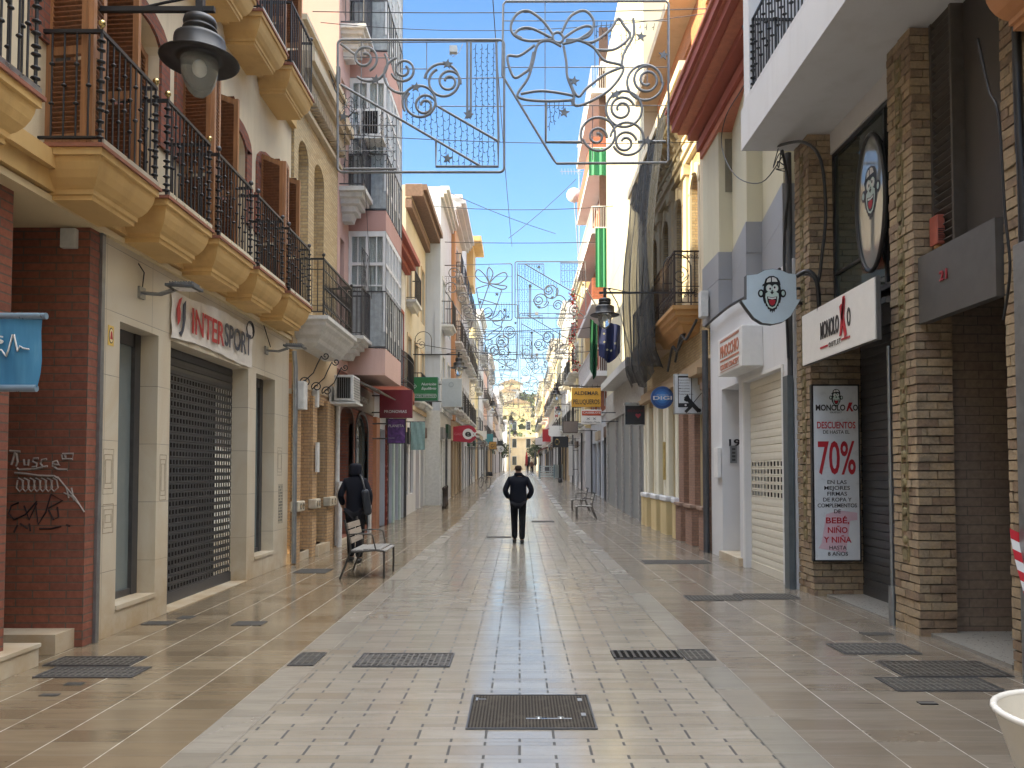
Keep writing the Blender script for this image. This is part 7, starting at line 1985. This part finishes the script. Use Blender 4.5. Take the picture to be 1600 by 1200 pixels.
frame_parts(FB, [(790,20), (800,6), (1490,4), (1502,16), (1502,690), (1492,702), (1020,705), (1008,690), (786,325)],
  [[(785,90), (1500,90)], [(785,290), (1500,290)], [(870,455), (1500,455)], [(970,10), (970,610)], [(1500,90), (1500,700)], [(1185,90), (1185,290)], [(1410,275), (1410,375)], [(1175,455), (1175,690)]],
  [[(975,440), (975,612), (1130,612)], [(1085,430), (1090,455)], [(1370,610), (1490,610)]],
  [(1410,345,62,-1.5,-1.6), (1400,355,78,.0,1.0,.95), (1300,470,55,-.3,-1.5), (1310,470,78,4.0,1.1,.98), (1195,590,42,.1,-1.3), (1200,580,76,2.8,1.0,.9), (1315,615,50,-.2,-1.4), (1325,600,74,3.3,.9,.9)],
  [(x, 440, 570-(x-985)*1.3) for x in (990, 1010, 1030, 1050)] + [(x, 95, 170) for x in (1195, 1215, 1235, 1255)] + [(x, 130, 260-(x-1290)) for x in (1300, 1320, 1340, 1360)] + [(x, 100, 130) for x in (1380, 1410, 1440)],
  [(1383,160), (1480,240), (1275,410), (1410,610), (1053,487), (1095,352)],
  curves=[[(1040,200), (990,176), (940,190), (918,270), (895,340), (852,405), (880,428), (980,436), (1085,432)], [(865,405), (960,392), (1088,412), (1085,432)],
   [(1050,200), (1062,270), (1066,330), (1092,400), (1102,455), (1180,430), (1260,375), (1308,290), (1225,260), (1180,205), (1120,175), (1060,172)], [(1066,330), (1110,415), (1150,380), (1230,320), (1308,288)],
   [(1005,150), (960,90), (900,48), (850,60), (823,110), (838,152), (900,176), (1000,170)], [(1000,165), (920,125), (870,122), (840,148), (870,165)],
   [(1042,140), (1080,70), (1140,46), (1178,85), (1170,130), (1110,172), (1045,190)], [(1050,165), (1100,130), (1150,112), (1175,125), (1150,160), (1060,180)],
   [(1003,160), (1012,180), (1040,182), (1048,160), (1030,140), (1008,145), (1003,160)],
   [(925,195), (860,240), (808,245), (835,332), (880,315), (905,290), (920,225)],
   [(1185,215), (1270,212), (1335,158), (1310,110), (1285,80), (1250,130), (1180,180), (1130,180)], [(1350,80), (1352,150), (1310,230), (1300,285)]])
# gift frame for the second row
ca2 = Fz(1150, 355)
FC = thing('light_frame', 'festive light frame with a bow and gift box in the second row, left', 'light frame', Fz(435, 455), 'festive light frames hung over the street')
frame_parts(FC, rr_rect(76, 172, 794, 742)[:10] + [(300,742), (76,380), (76,190)],
  [[(80,300), (790,300)], [(80,460), (790,460)], [(300,180), (300,730)], [(560,180), (560,460)]],
  [[(430,420), (560,380), (690,440), (600,700), (470,640), (430,420)], [(470,640), (560,380)], [(445,520), (650,580)]],
  [(200,270,70,1.2,-1.5), (180,420,75,2.3,1.3), (290,520,60,.2,-1.5), (330,640,55,3.3,1.2)],
  [(x, 300, 440) for x in range(100, 290, 26)] + [(x, 560, 730) for x in range(660, 780, 26)],
  [(250,350), (640,480), (470,560), (720,640)],
  curves=[[(560,370), (520,290), (450,230), (420,290), (480,350), (560,370)], [(560,370), (540,270), (560,210), (600,270), (560,370)], [(560,370), (640,290), (720,260), (740,310), (660,370), (560,370)], [(560,370), (660,385), (740,400), (700,430), (600,400), (560,370)]])
def place(src, X, Y, Z, label, rz=None, ry=None):
    c = clone(src, (X, Y, Z), label)
    if ry is not None: c.rotation_euler.y = ry
    return c
cB = FB.location.copy()
z2 = onY(860, 453, 33.3)
place(FA, onY(860, 453, 33.3)[0], 33.3, z2[1], 'festive light frame turned upside down in the second row, right', ry=math.pi)
FC.location = (onY(745, 456, 33.3)[0], 33.3, onY(745, 456, 33.3)[1])
k_lb = [('third row, left', 'third row, right'), ('fourth row, left', 'fourth row, right'), ('fifth row, left', 'fifth row, right'), ('sixth row, left', 'sixth row, right')]
k_lb += [('seventh row, left', 'seventh row, right'), ('eighth row, left', 'eighth row, right')]
for i, (Y, dz) in enumerate(((42, 8.3), (51, 8.6), (62, 8.9), (76, 8.4), (92, 8.6), (112, 8.8))):
    place((FB, FA, FC, FB, FA, FC)[i], -1.65, Y, dz+.9, 'festive light frame in the ' + k_lb[i][0], ry=None)
    place((FA, FC, FB, FA, FC, FB)[i], 1.55, Y, dz+.7, 'festive light frame in the ' + k_lb[i][1], ry=(math.pi if i % 2 == 0 else None))

# cables over and along the street
def wire(a, b, label, r=.010, sag=.12, m=M_BLACK): return cable('overhead_cable', [a, b], r, m, label, sag=sag, n=16, group=None)
def WY(px, py, Y): X, Z = onY(px, py, Y); return (X, Y, Z)
wire((-3.86, 14.02, WY(500,17,14)[2]), (3.7, 14.02, WY(1100,12,14)[2]), 'upper cable carrying the nearest pair of light frames', .009, .05)
wire((-3.86, 14.6, WY(500,35,14.6)[2]), (3.7, 14.6, WY(1100,20,14.6)[2]), 'thin cable just behind the nearest light frames, sagging towards the left', .007, .25)
wire((-3.86, 15.2, WY(500,208,15.2)[2]), (3.7, 15.2, WY(1100,222,15.2)[2]), 'cable crossing the sky behind the lower edge of the nearest light frames', .008, .1)
wire(WY(768,-30,13.9), WY(800,385,33), 'long thin cable running down the middle of the street', .010, .3)
wire((-3.5, 30, WY(640,322,30)[2]), (3.7, 30, WY(960,322,30)[2]), 'cable crossing high before the second row of frames', .014, .15)
wire((-3.5, 33.3, WY(640,378,33.3)[2]), (3.7, 33.3, WY(960,378,33.3)[2]), 'cable holding up the second row of light frames', .016, .05)
wire(WY(700,300,33), WY(868,365,40), 'slanting stay cable falling to the right behind the second row', .014, .1)
wire(WY(900,280,36), WY(795,372,33), 'slanting stay cable falling to the left in front of the yellow house', .014, .1)
wire((-3.2, 36.6, WY(700,574,28)[2]+3.2), (3.7, 36.6, 8.5), 'cable crossing between the pale blue house and the red brick flats', .016, .3)
wire((-3.4, 44, 9.6), (3.6, 44, 9.9), 'cable holding the third row of light frames', .02, .1)
wire((-3.86, 28.3, 6.3), (3.7, 28.3, 6.15), 'low cable crossing beside the second left lantern', .014, .35)
wire((-3.86, 9.0, 9.9), (3.2, 10.5, 8.9), 'thin cable crossing overhead out of the top of the view', .006, .15)
# wall cables
def wcable(pts, r, lb, m=M_BLACK): return cable('wall_cable', pts, r, m, lb, n=5)
def smooth3(P, n=6):
    xy = catmull([(p[0], p[1]) for p in P], n); yz = catmull([(p[1], p[2]) for p in P], n)
    return [(a[0], a[1], b[1]) for a, b in zip(xy, yz)]
def wc_(P, r, lb, m=M_BLACK): return cable('wall_cable', smooth3(P), r, m, lb, n=1)
def RX(px, py, X): Y, Z = onX(px, py, X); return (X, Y, Z)
wc_([RX(1222,235,3.5), RX(1232,290,3.55), RX(1228,340,3.6), RX(1225,400,3.62), RX(1228,470,3.62), RX(1232,560,3.6)], .022, 'thick black cable running down left of the rustic pillar')
wc_([RX(1215,228,3.45), RX(1255,222,3.5), RX(1282,250,3.55), RX(1290,330,3.62), RX(1284,400,3.6), RX(1278,440,3.58), RX(1268,430,3.56), RX(1252,428,3.5)], .020, 'black cable arching over the rustic pillar down to the shop sign')
wc_([RX(1245,432,3.3), RX(1262,424,3.4), RX(1276,440,3.5), RX(1280,490,3.58)], .028, 'thick looped black hose beside the pale blue shield sign')
wc_([RX(1160,40,3.2), RX(1172,110,3.2), RX(1135,180,3.2), RX(1128,230,3.2), RX(1150,275,3.2), RX(1190,285,3.3), RX(1222,245,3.45)], .008, 'thin cable hanging in a wide loop before the saw-tooth wall')
wc_([(3.62, 10.6, 4.38), (3.60, 11.8, 4.33), (3.60, 13.2, 4.40), (3.58, 14.7, 4.36)], .025, 'sagging bundle of cables along the top of the white shop front')
for k in range(3): wc_([RX(1216+k*4,232+k*3,3.45), RX(1208+k*9,262,3.4+.05*k), RX(1218-k*3,240+k*12,3.42), RX(1226,250+k*9,3.5)], .007, ('tangled thin wire', 'second tangled thin wire', 'third tangled thin wire')[k] + ' under the corner of the slab balcony')
wc_([RX(1535,100,3.7), RX(1528,60,3.7), RX(1545,140,3.7), RX(1560,180,3.7), RX(1570,330,3.72), RX(1578,420,3.75), RX(1568,500,3.8)], .011, 'brown cable curling down the pillar at the right edge')
wc_([(3.84, 5.75, 8.0), (3.80, 5.76, 4.9), (3.79, 5.72, 3.7), (3.80, 5.74, 3.2)], .035, 'thick bundle of black cables entering the utility column')
for k, (Y0, yy) in enumerate(((15.3, 3.6), (16.2, 3.5))): wc_([(3.55, Y0, 4.6), (3.45, Y0+.5, yy+.7), (3.5, Y0+1.3, yy+.9), (3.6, Y0+2.4, yy+.5)], .03, ('dusty bundle of cables under the ochre balcony', 'second dusty bundle of cables behind the phone repair sign')[k])
wc_([(-3.4, 15.6, 8.9), (-3.35, 15.9, 8.1), (-3.3, 16.2, 7.6), (-3.3, 16.6, 6.5), (-3.3, 17.0, 5.4)], .006, 'slack thin cable hanging across the pink wall')
for k in range(4): wc_([(-3.75, 14.6+k*.2, 9.45), (-3.55, 14.9, 9.0-k*.12), (-3.45, 15.4, 8.9+.1*k), (-3.5, 16.0, 9.2), (-3.8, 16.15, 9.0)], .008, ('loop of black wire', 'second loop of black wire', 'third loop of black wire', 'fourth loop of black wire')[k] + ' tangled at the cornice of the yellow brick house')
mb = MB(); mb.box(-3.66, -3.58, 15.0, 15.1, 9.3, 9.62); mb.build('junction_box', M_DSTEEL, None, 'small grey box hanging in the tangled wires at the yellow brick cornice', 'junction box', org=(-3.6, 15, 9.4), bevel=.01)
# television aerials and dish
t = thing('satellite_dish', 'white satellite dish on the roof of the yellow house', 'satellite dish', (3.0, 43, gz(43)+12.6))
X, Z = onY(897, 306, 42.4)
mb = MB(); mb.lathe([(.0, .06), (.25, .03), (.42, -.07), (.43, -.09)], (X, 42.4, Z), 16, axis='y'); mb.build('dish', M_WHITE, t)
mb = MB(); mb.tube([(X, 42.45, Z), (X+.3, 42.6, 12.7)], .03, 6); mb.build('mast', M_STEEL, t)
t = thing('aerial', 'spindly television aerial on the far right rooftops', 'aerial', (3.6, 45, 13.2))
X, Z = onY(905, 268, 44)
mb = MB(); mb.tube([(X, 44, 12.8), (X, 44, Z+.3)], .03, 5); mb.tube([(X-1.1, 44, Z), (X+.3, 44, Z)], .02, 5)
for k in range(7): mb.tube([(X-1.0+k*.18, 43.8, Z-.25), (X-1.0+k*.18, 44.2, Z+.25)], .012, 4)
mb.build('boom', M_STEEL, t)

# ------------------------------------------------------------------ street furniture
M_SLAT = wood('grey weathered slats', (.30,.25,.20), .5, 'y')
M_SEATM = simple('satin grey seat slats', (.34,.33,.31), .35, .2, .5, .12)
def street_seat(name, label, loc, W, rz=0, group=None, slat=None, arms=True):
    """seat facing local +X, its width along local Y"""
    t = thing(name, label, 'bench' if W > .7 else 'chair', (0, 0, 0), group)
    fr = simple('grey brown powder coat', (.05,.047,.043), .4, .4, .5, .1)
    for y in (0, W):
        mb = MB()
        mb.tube([(-.02, y, 0), (.06, y, .20), (.13, y, .40), (.12, y, .52), (.08, y, .68), (.04, y, .86)], .017, 6)
        mb.build('leg', fr, t)
        mb = MB(); mb.tube([(.62, y, 0), (.625, y, .22), (.62, y, .40)], .017, 6); mb.build('leg', fr, t)
        mb = MB(); mb.tube([(.12, y, .385), (.3, y, .395), (.5, y, .415), (.62, y, .40)], .016, 6); mb.build('seat_rail', fr, t)
        if arms: mb = MB(); mb.tube([(.09, y, .64), (.25, y, .655), (.42, y, .65), (.455, y, .63), (.50, y, .42)], .012, 6); mb.build('armrest', fr, t)
    for k in range(3):
        mb = MB(); z = .555 + k*.105; x = .108 - k*.022
        mb.obox((x+.022, W/2, z), (.022, W-.03, .088), (0, R(-12), 0)); mb.build('back_slat', slat or M_SLAT, t, bevel=.004)
    for k in range(6):
        mb = MB(); x = .18 + k*.086; zz = .412 + (.012 if k in (2, 3, 4) else 0) - (.008 if k == 5 else 0)
        mb.obox((x, W/2, zz), (.076, W-.03, .02), (0, 0, 0)); mb.build('seat_slat', M_SEATM, t, bevel=.004)
    t.location = loc; t.rotation_euler.z = rz
    return t
street_seat('bench', 'single grey slatted bench with armrests on the left pavement', (-2.60, 11.25, 0), .84)
s_ = street_seat('street_chair', 'dark metal chair on the right pavement, the nearer of two in line', (2.50, 25.65, gz(25.3)), .52, rz=math.pi, group='dark metal chairs on the right pavement', slat=M_SEATM)
c_ = clone(s_, (2.58, 29.0, gz(28.8)), 'dark metal chair on the right pavement, the farther of two in line')
BO = thing('bollard', 'dark brown bollard by the left wall, nearest of three', 'bollard', (-2.92, 29.6, gz(29.6)), 'dark bollards along the left wall')
mb = MB(); z0 = gz(29.6)
mb.lathe([(.075, 0), (.075, .12), (.055, .14), (.055, .72), (.065, .74), (.065, .80), (.03, .85), (0, .86)], (-2.92, 29.6, z0), 12); mb.build('post', simple('brown black iron', (.035,.025,.02), .5, .2, .4, .2), BO)
clone(BO, (-2.95, 30.5, gz(30.5)), 'dark brown bollard by the left wall, middle of three'); clone(BO, (-2.98, 31.4, gz(31.4)), 'dark brown bollard by the left wall, farthest of three')
# bicycle
def bicycle():
    t = thing('bicycle', 'dark city bicycle with a rear rack leaning by the left houses', 'bicycle', (0, 0, 0))
    for x in (-.53, .53):
        w = MB(); w.tube([(x+.33*math.cos(a*math.pi/16), 0, .34+.33*math.sin(a*math.pi/16)) for a in range(32)], .022, 6, closed=True)
        wh = w.build('wheel', M_BLACK, t)
        s = MB()
        for a in range(12): s.tube([(x, 0, .34), (x+.32*math.cos(a*math.pi/6), 0, .34+.32*math.sin(a*math.pi/6))], .003, 3)
        s.build('spokes', M_ALU, wh)
    f = MB()
    for a, b in (((-.53,0,.34), (-.1,0,.32)), ((-.53,0,.34), (-.22,0,.78)), ((-.1,0,.32), (-.25,0,.88)), ((-.1,0,.32), (.38,0,.72)), ((-.22,0,.66), (.36,0,.80)), ((.36,0,.88), (.53,0,.34))): f.tube([a, b], .018, 6)
    f.build('frame', M_DIRON, t)
    h = MB(); h.tube([(.25,-.27,.98), (.34,-.2,1.0), (.36,0,.98), (.34,.2,1.0), (.25,.27,.98)], .014, 6); h.tube([(.36,0,.86), (.36,0,.98)], .014, 6); h.build('handlebar', M_ALU, t)
    s = MB(); s.ball((-.28, 0, .93), .11, 8, sq=(1.3, .7, .35)); s.build('saddle', M_BLACK, t)
    b = MB(); b.box(-.78, -.42, -.13, .13, .74, .98); b.build('rear_basket', M_BLACK, t, bevel=.02)
    return t
b_ = bicycle(); b_.location = (-2.15, 46.5, gz(46.5)); b_.rotation_euler.z = R(118); b_.rotation_euler.x = R(5)
# white slatted barrier
t = thing('barrier', 'pale blue-grey slatted barrier with a small dark plate across the street', 'barrier', (2.2, 62, gz(62)))
zb = gz(62)
mb = MB()
for k in range(5): mb.box(1.68, 2.74, 62, 62.03, zb+.16+k*.2, zb+.27+k*.2)
mb.build('slats', simple('pale grey green paint', (.45,.50,.50), .5, 0, .4, .1), t)
for x in (1.62, 2.78): mb = MB(); mb.box(x-.05, x+.05, 61.98, 62.05, zb, zb+1.18); mb.build('post', simple('slate blue paint', (.16,.24,.27), .5, 0, .4, .1), t)
mb = MB(); mb.box(2.02, 2.38, 61.96, 61.99, zb+.66, zb+.98); mb.build('plate', M_DSTEEL, t)
t = thing('barrier', 'low pale wind screen standing right behind the slatted barrier', 'barrier', (3.0, 63, gz(63)))
mb = MB(); mb.box(2.86, 3.5, 63, 63.03, zb+.1, zb+1.15); mb.build('panel', simple('pale grey panel', (.38,.43,.44), .4, 0, .5, .1), t)
for x in (2.84, 3.5): mb = MB(); mb.tube([(x, 63, zb), (x, 63, zb+1.2)], .03, 6); mb.build('post', M_WHITED, t)
mb = MB(); mb.tube([(2.9, 55, gz(55)), (2.9, 55, 3.6)], .10, 10); mb.lathe([(.16,0), (.16,.25), (.1,.3)], (2.9, 55, gz(55)), 10)
mb.build('dark_post', M_BLACK, None, 'thick black post standing right of the slatted barrier', 'post', org=(2.9, 55, gz(55)))
mb = MB(); mb.tube([(-.78, 60, gz(60)), (-.78, 60, 5.5)], .055, 8)
mb.build('flagpole', M_WHITE, None, 'slender white pole rising behind the walking man', 'pole', org=(-.78, 60, gz(60)))
bpy.data.objects['flagpole'].location.x -= .0
# cafe things far away
for i, (x, y, c_, lb) in enumerate(((.75, 84, simple('red canvas', (.4,.03,.03), .7, 0, .3, .1), 'small closed red parasol far down the street'), (1.6, 78, simple('dark canvas', (.05,.05,.05), .7, 0, .3, .1), 'closed dark parasol beside the far cafe tables'))):
    t = thing('parasol', lb, 'parasol', (x, y, gz(y)))
    mb = MB(); mb.tube([(x, y, gz(y)), (x, y, gz(y)+2.4)], .03, 6); mb.build('pole', M_WHITED, t)
    mb = MB(); mb.lathe([(.06, 1.0), (.16, 1.2), (.12, 2.0), (.03, 2.5)], (x, y, gz(y)), 8); mb.build('canopy', c_, t)
# white tub chair at the bottom right corner
t = thing('tub_chair', 'cream plastic tub chair cut off by the bottom right corner', 'chair', (2.17, 2.76, 0))
mb = MB(); n = 40; M_SHELL = simple('cream plastic', (.62,.58,.50), .35, 0, .5, .05)
cx_, cy_ = 2.07, 2.78
def tub(a, z, o=0.0):
    f = (z-.40)/.32
    rx = .235 + .10*f + o; ry = .23 + .10*f + o
    return (cx_ + rx*math.cos(a), cy_ + ry*math.sin(a), z)
def topz(a): return .69 + .10*max(0, math.cos(a-R(0)))**1.5 - (.0)
rings = []
for o in (0, -.014):
    rings.append([[tub(R(45)+R(270+0)*0 + 2*math.pi*i/n, .36 + (topz(2*math.pi*i/n + R(45)) - .36)*j/8, o) for j in range(9)] for i in range(n)])
mb_ = MB()
for rg in rings:
    mb_.add([p for r_ in rg for p in r_], [(i*9+j, ((i+1) % n)*9+j, ((i+1) % n)*9+j+1, i*9+j+1) for i in range(n) for j in range(8)], 0, True)
sh = mb_.build('shell', M_SHELL, t)
mb = MB(); mb.tube([tub(R(45)+2*math.pi*i/n, topz(2*math.pi*i/n+R(45)), -.004) for i in range(n)], .013, 8, closed=True); mb.build('rim', simple('glossy white rim', (.72,.70,.66), .25, 0, .5, .03), sh)
mb = MB(); mb.lathe([(.0, .42), (.21, .42), (.225, .40), (.21, .37), (0, .37)], (cx_, cy_, 0), 24); mb.build('seat', M_SHELL, t)
for sx, sy in ((-1,-1), (-1,1), (1,-1), (1,1)): mb = MB(); mb.tube([(cx_+sx*.15, cy_+sy*.15, .38), (cx_+sx*.2, cy_+sy*.2, 0)], [.022, .014], 8); mb.build('leg', M_SHELL, t)
q = MB()
for k, (da, dz) in enumerate(((0, 0), (.02, .012), (-.02, .02), (.01, .03), (0, -.05), (.03, -.052))):
    a = R(218) + da; p = tub(a, .60+dz, .002); q.obox(p, (.018, .018, .007), (0, 0, a+R(90)))
q.build('worn_emblem', simple('worn grey print', (.2,.18,.15), .5, 0, .3, .1), sh)

# ------------------------------------------------------------------ people
def skin(name, nodes, edges, m, parent=None, root=0, sub=2, org=(0, 0, 0)):
    me = bpy.data.meshes.new('sk'); me.from_pydata([Vector(n[:3]) for n in nodes], edges, []); me.update()
    ob = bpy.data.objects.new('sk', me); col.objects.link(ob)
    sk = ob.modifiers.new('s', 'SKIN'); sk.use_smooth_shade = True
    sd = ob.modifiers.new('u', 'SUBSURF'); sd.levels = sub; sd.render_levels = sub
    ly = me.skin_vertices[0].data
    for i, n in enumerate(nodes):
        r_ = n[3]; ly[i].radius = r_ if isinstance(r_, tuple) else (r_, r_); ly[i].use_root = (i == root)
    bpy.context.view_layer.update()
    m2 = bpy.data.meshes.new_from_object(ob.evaluated_get(bpy.context.evaluated_depsgraph_get()))
    bpy.data.objects.remove(ob, do_unlink=True)
    m2.materials.clear(); m2.materials.append(m)
    o = bpy.data.objects.new(name, m2); col.objects.link(o); o.parent = parent; ORG[o.name] = ORG[parent.name] if parent else Vector((0,0,0))
    return o
M_SKIN = simple('skin', (.38,.22,.15), .55, 0, .4, .05)
M_NAVY = simple('navy wool', (.0035,.005,.011), .85, 0, .2, .2, bump=.3)
M_TROU = simple('black trousers', (.007,.007,.010), .85, 0, .2, .2)
M_SHOE = simple('black shoes', (.008,.008,.008), .4, 0, .5, .1)
M_HAIRD = simple('short dark hair', (.035,.022,.016), .8, 0, .3, .3, bump=.4, scale=60)
def person(label, loc, rz, H=1.72, coat=M_NAVY, trou=M_TROU, pose='pockets', hood=False, hair=M_HAIRD, simple_=False, stride=.10):
    t = thing('person', label, 'person', (0, 0, 0))
    k = H/1.72
    L, Rr = stride, -stride
    # body, facing local +Y
    N = [(0,0,.93,(.13,.10)), (0,0,1.10,(.125,.095)), (0,-.005,1.28,(.14,.095)), (0,-.005,1.40,(.09,.07)), (0,0,1.49,(.055,.055)), (0,.012,1.555,(.066,.075)), (0,.012,1.62,(.078,.095)), (0,.008,1.675,(.066,.08)),
         (-.09,0,.86,.082), (-.085,L*.55+.02,.48,.058), (-.08,L,.10,.042), (-.085,L+.14,.045,.035),
         (.09,0,.86,.082), (.085,Rr*.3+.03,.48,.058), (.08,Rr,.10,.042), (.085,Rr+.14,.045,.035),
         (-.155,0,1.37,.04), (-.26,-.06,1.14,.036), (.155,0,1.37,.04), (.26,-.06,1.14,.036)]
    E = [(0,1),(1,2),(2,3),(3,4),(4,5),(5,6),(6,7),(0,8),(8,9),(9,10),(10,11),(0,12),(12,13),(13,14),(14,15),(3,16),(16,17),(3,18),(18,19)]
    if pose == 'pockets': arms = [(-.20,.07,.97,.034), (-.14,.12,.92,.03), (.20,.07,.97,.034), (.14,.12,.92,.03)]
    else: arms = [(-.23,.10,.95,.034), (-.20,.16,.88,.03), (.23,.02,.92,.034), (.22,.06,.84,.03)]
    n0 = len(N); N += arms; E += [(17,n0),(n0,n0+1),(19,n0+2),(n0+2,n0+3)]
    body = skin('body', N, E, M_SKIN, t)
    # trousers
    skin('trousers', [(0,0,.92,(.155,.125)), (-.088,0,.84,.098), (-.085,L*.55+.02,.48,.078), (-.08,L,.075,.066), (.088,0,.84,.098), (.085,Rr*.3+.03,.48,.078), (.08,Rr,.075,.066)], [(0,1),(1,2),(2,3),(0,4),(4,5),(5,6)], trou, t)
    for sx, yy in ((-1, L), (1, Rr)):
        mb = MB(); mb.ball((sx*.083, yy+.06, .045), .06, 8, sq=(.8, 2.3, .8)); mb.box(sx*.083-.04, sx*.083+.04, yy-.06, yy+.17, 0, .025); mb.build('shoe', M_SHOE, t)
    # jacket
    hem = .80 if not hood else .66
    J = [(0,0,hem,(.215,.165)), (0,0,.98,(.205,.155)), (0,-.005,1.18,(.19,.145)), (0,-.01,1.34,(.175,.135)), (0,-.01,1.445,(.13,.10)), (0,0,1.50,(.075,.075)),
         (-.185,-.005,1.375,.078), (-.295,-.06,1.14,.066), (.185,-.005,1.375,.078), (.30,-.06,1.13,.066)]
    JE = [(0,1),(1,2),(2,3),(3,4),(4,5),(3,6),(6,7),(3,8),(8,9)]
    if pose == 'pockets': J += [(-.205,.06,.97,.062), (.205,.06,.97,.062)]
    else: J += [(-.26,.08,.97,.058), (.27,.01,.95,.058)]
    JE += [(7,10),(9,11)]
    if hood: J = [(a*.84, b, c, ((r_[0]*.84, r_[1]) if isinstance(r_, tuple) else r_*.92)) for a, b, c, r_ in J]
    jk = skin('jacket', J, JE, coat, t)
    if hood:
        skin('hood', [(0,-.02,1.44,(.13,.11)), (0,-.015,1.53,(.115,.12)), (0,-.005,1.62,(.125,.135)), (0,0,1.69,(.10,.11))], [(0,1),(1,2),(2,3)], coat, t)
    else:
        skin('hair', [(0,-.02,1.545,(.066,.066)), (0,-.012,1.63,(.085,.098)), (0,-.0,1.685,(.076,.088))], [(0,1),(1,2)], hair, t)
        mb = MB()
        for sx in (-1, 1): mb.ball((sx*.083, .01, 1.60), .028, 6, sq=(.4, .8, 1.1))
        mb.build('ears', M_SKIN, body)
        mb = MB(); mb.lathe([(.085,0), (.092,.035), (.082,.06)], (0, -.005, 1.465), 14); mb.build('collar', coat, jk)
    # face (turned away from the street view)
    mb = MB(); mb.prism([(0,1.635), (-.012,1.59), (.012,1.59)], lambda u, v, w: (u, .10+w, v), 0, .022)
    mb.build('nose', M_SKIN, body)
    for sx in (-1, 1):
        mb = MB(); mb.ball((sx*.032, .098, 1.63), .012, 6, sq=(1.2, .6, .8)); mb.build('eye', M_WHITE, body)
    mb = MB(); mb.obox((0, .102, 1.567), (.045, .006, .009), (0, 0, 0)); mb.build('mouth', simple('lips', (.30,.12,.10), .5, 0, .3, .05), body)
    t.location = loc; t.rotation_euler.z = rz; t.scale = (k, k, k)
    return t
person('man in a dark jacket walking away down the middle of the street, hands in pockets', (-.03, 16.75, 0), 0, 1.73, stride=.10)
P2 = person('person in a dark hooded coat walking along the left house fronts', (-2.84, 13.3, 0), R(4), 1.74, coat=simple('midnight hooded coat', (.005,.006,.012), .8, 0, .2, .25, bump=.3), pose='walk', hood=True, stride=.12)
bg = thing('shoulder_bag', 'dark grey shoulder bag carried by the hooded person', 'bag', (-2.55, 13.2, .9))
mb = MB(); mb.obox((-2.615, 13.14, 1.04), (.13, .24, .44), (R(4), R(-8), R(10))); mb.build('pouch', simple('slate nylon', (.016,.020,.028), .6, 0, .4, .2, bump=.3), bg, bevel=.05)
mb = MB(); mb.tube([(-2.62, 13.06, 1.22), (-2.68, 13.10, 1.42), (-2.74, 13.2, 1.50), (-2.70, 13.36, 1.40), (-2.6, 13.3, 1.2)], .018, 6); mb.build('strap', M_BLACK, bg)
person('distant pedestrian in a dark coat far down the street', (.95, 95, gz(95)), 0, 1.7, pose='walk')
person('distant pedestrian in a brown coat beside the dark-coated one', (1.5, 97, gz(97)), R(180), 1.68, coat=simple('brown coat', (.12,.06,.04), .8, 0, .2, .2), pose='walk')
# ------------------------------------------------------------------ thin morning haze
hz = bpy.data.materials.new('haze'); hz.use_nodes = True; hn = hz.node_tree.nodes; hn.clear()
ho = hn.new('ShaderNodeOutputMaterial'); hv = hn.new('ShaderNodeVolumePrincipled')
hv.inputs['Color'].default_value = (.93, .95, 1, 1); hv.inputs['Density'].default_value = .00025; hv.inputs['Anisotropy'].default_value = .2
hz.node_tree.links.new(hv.outputs[0], ho.inputs['Volume'])
mb = MB(); mb.box(-320, 320, -70, 440, -1.2, 52); mb.build('haze', hz, kind='stuff')
sc.cycles.volume_bounces = 1
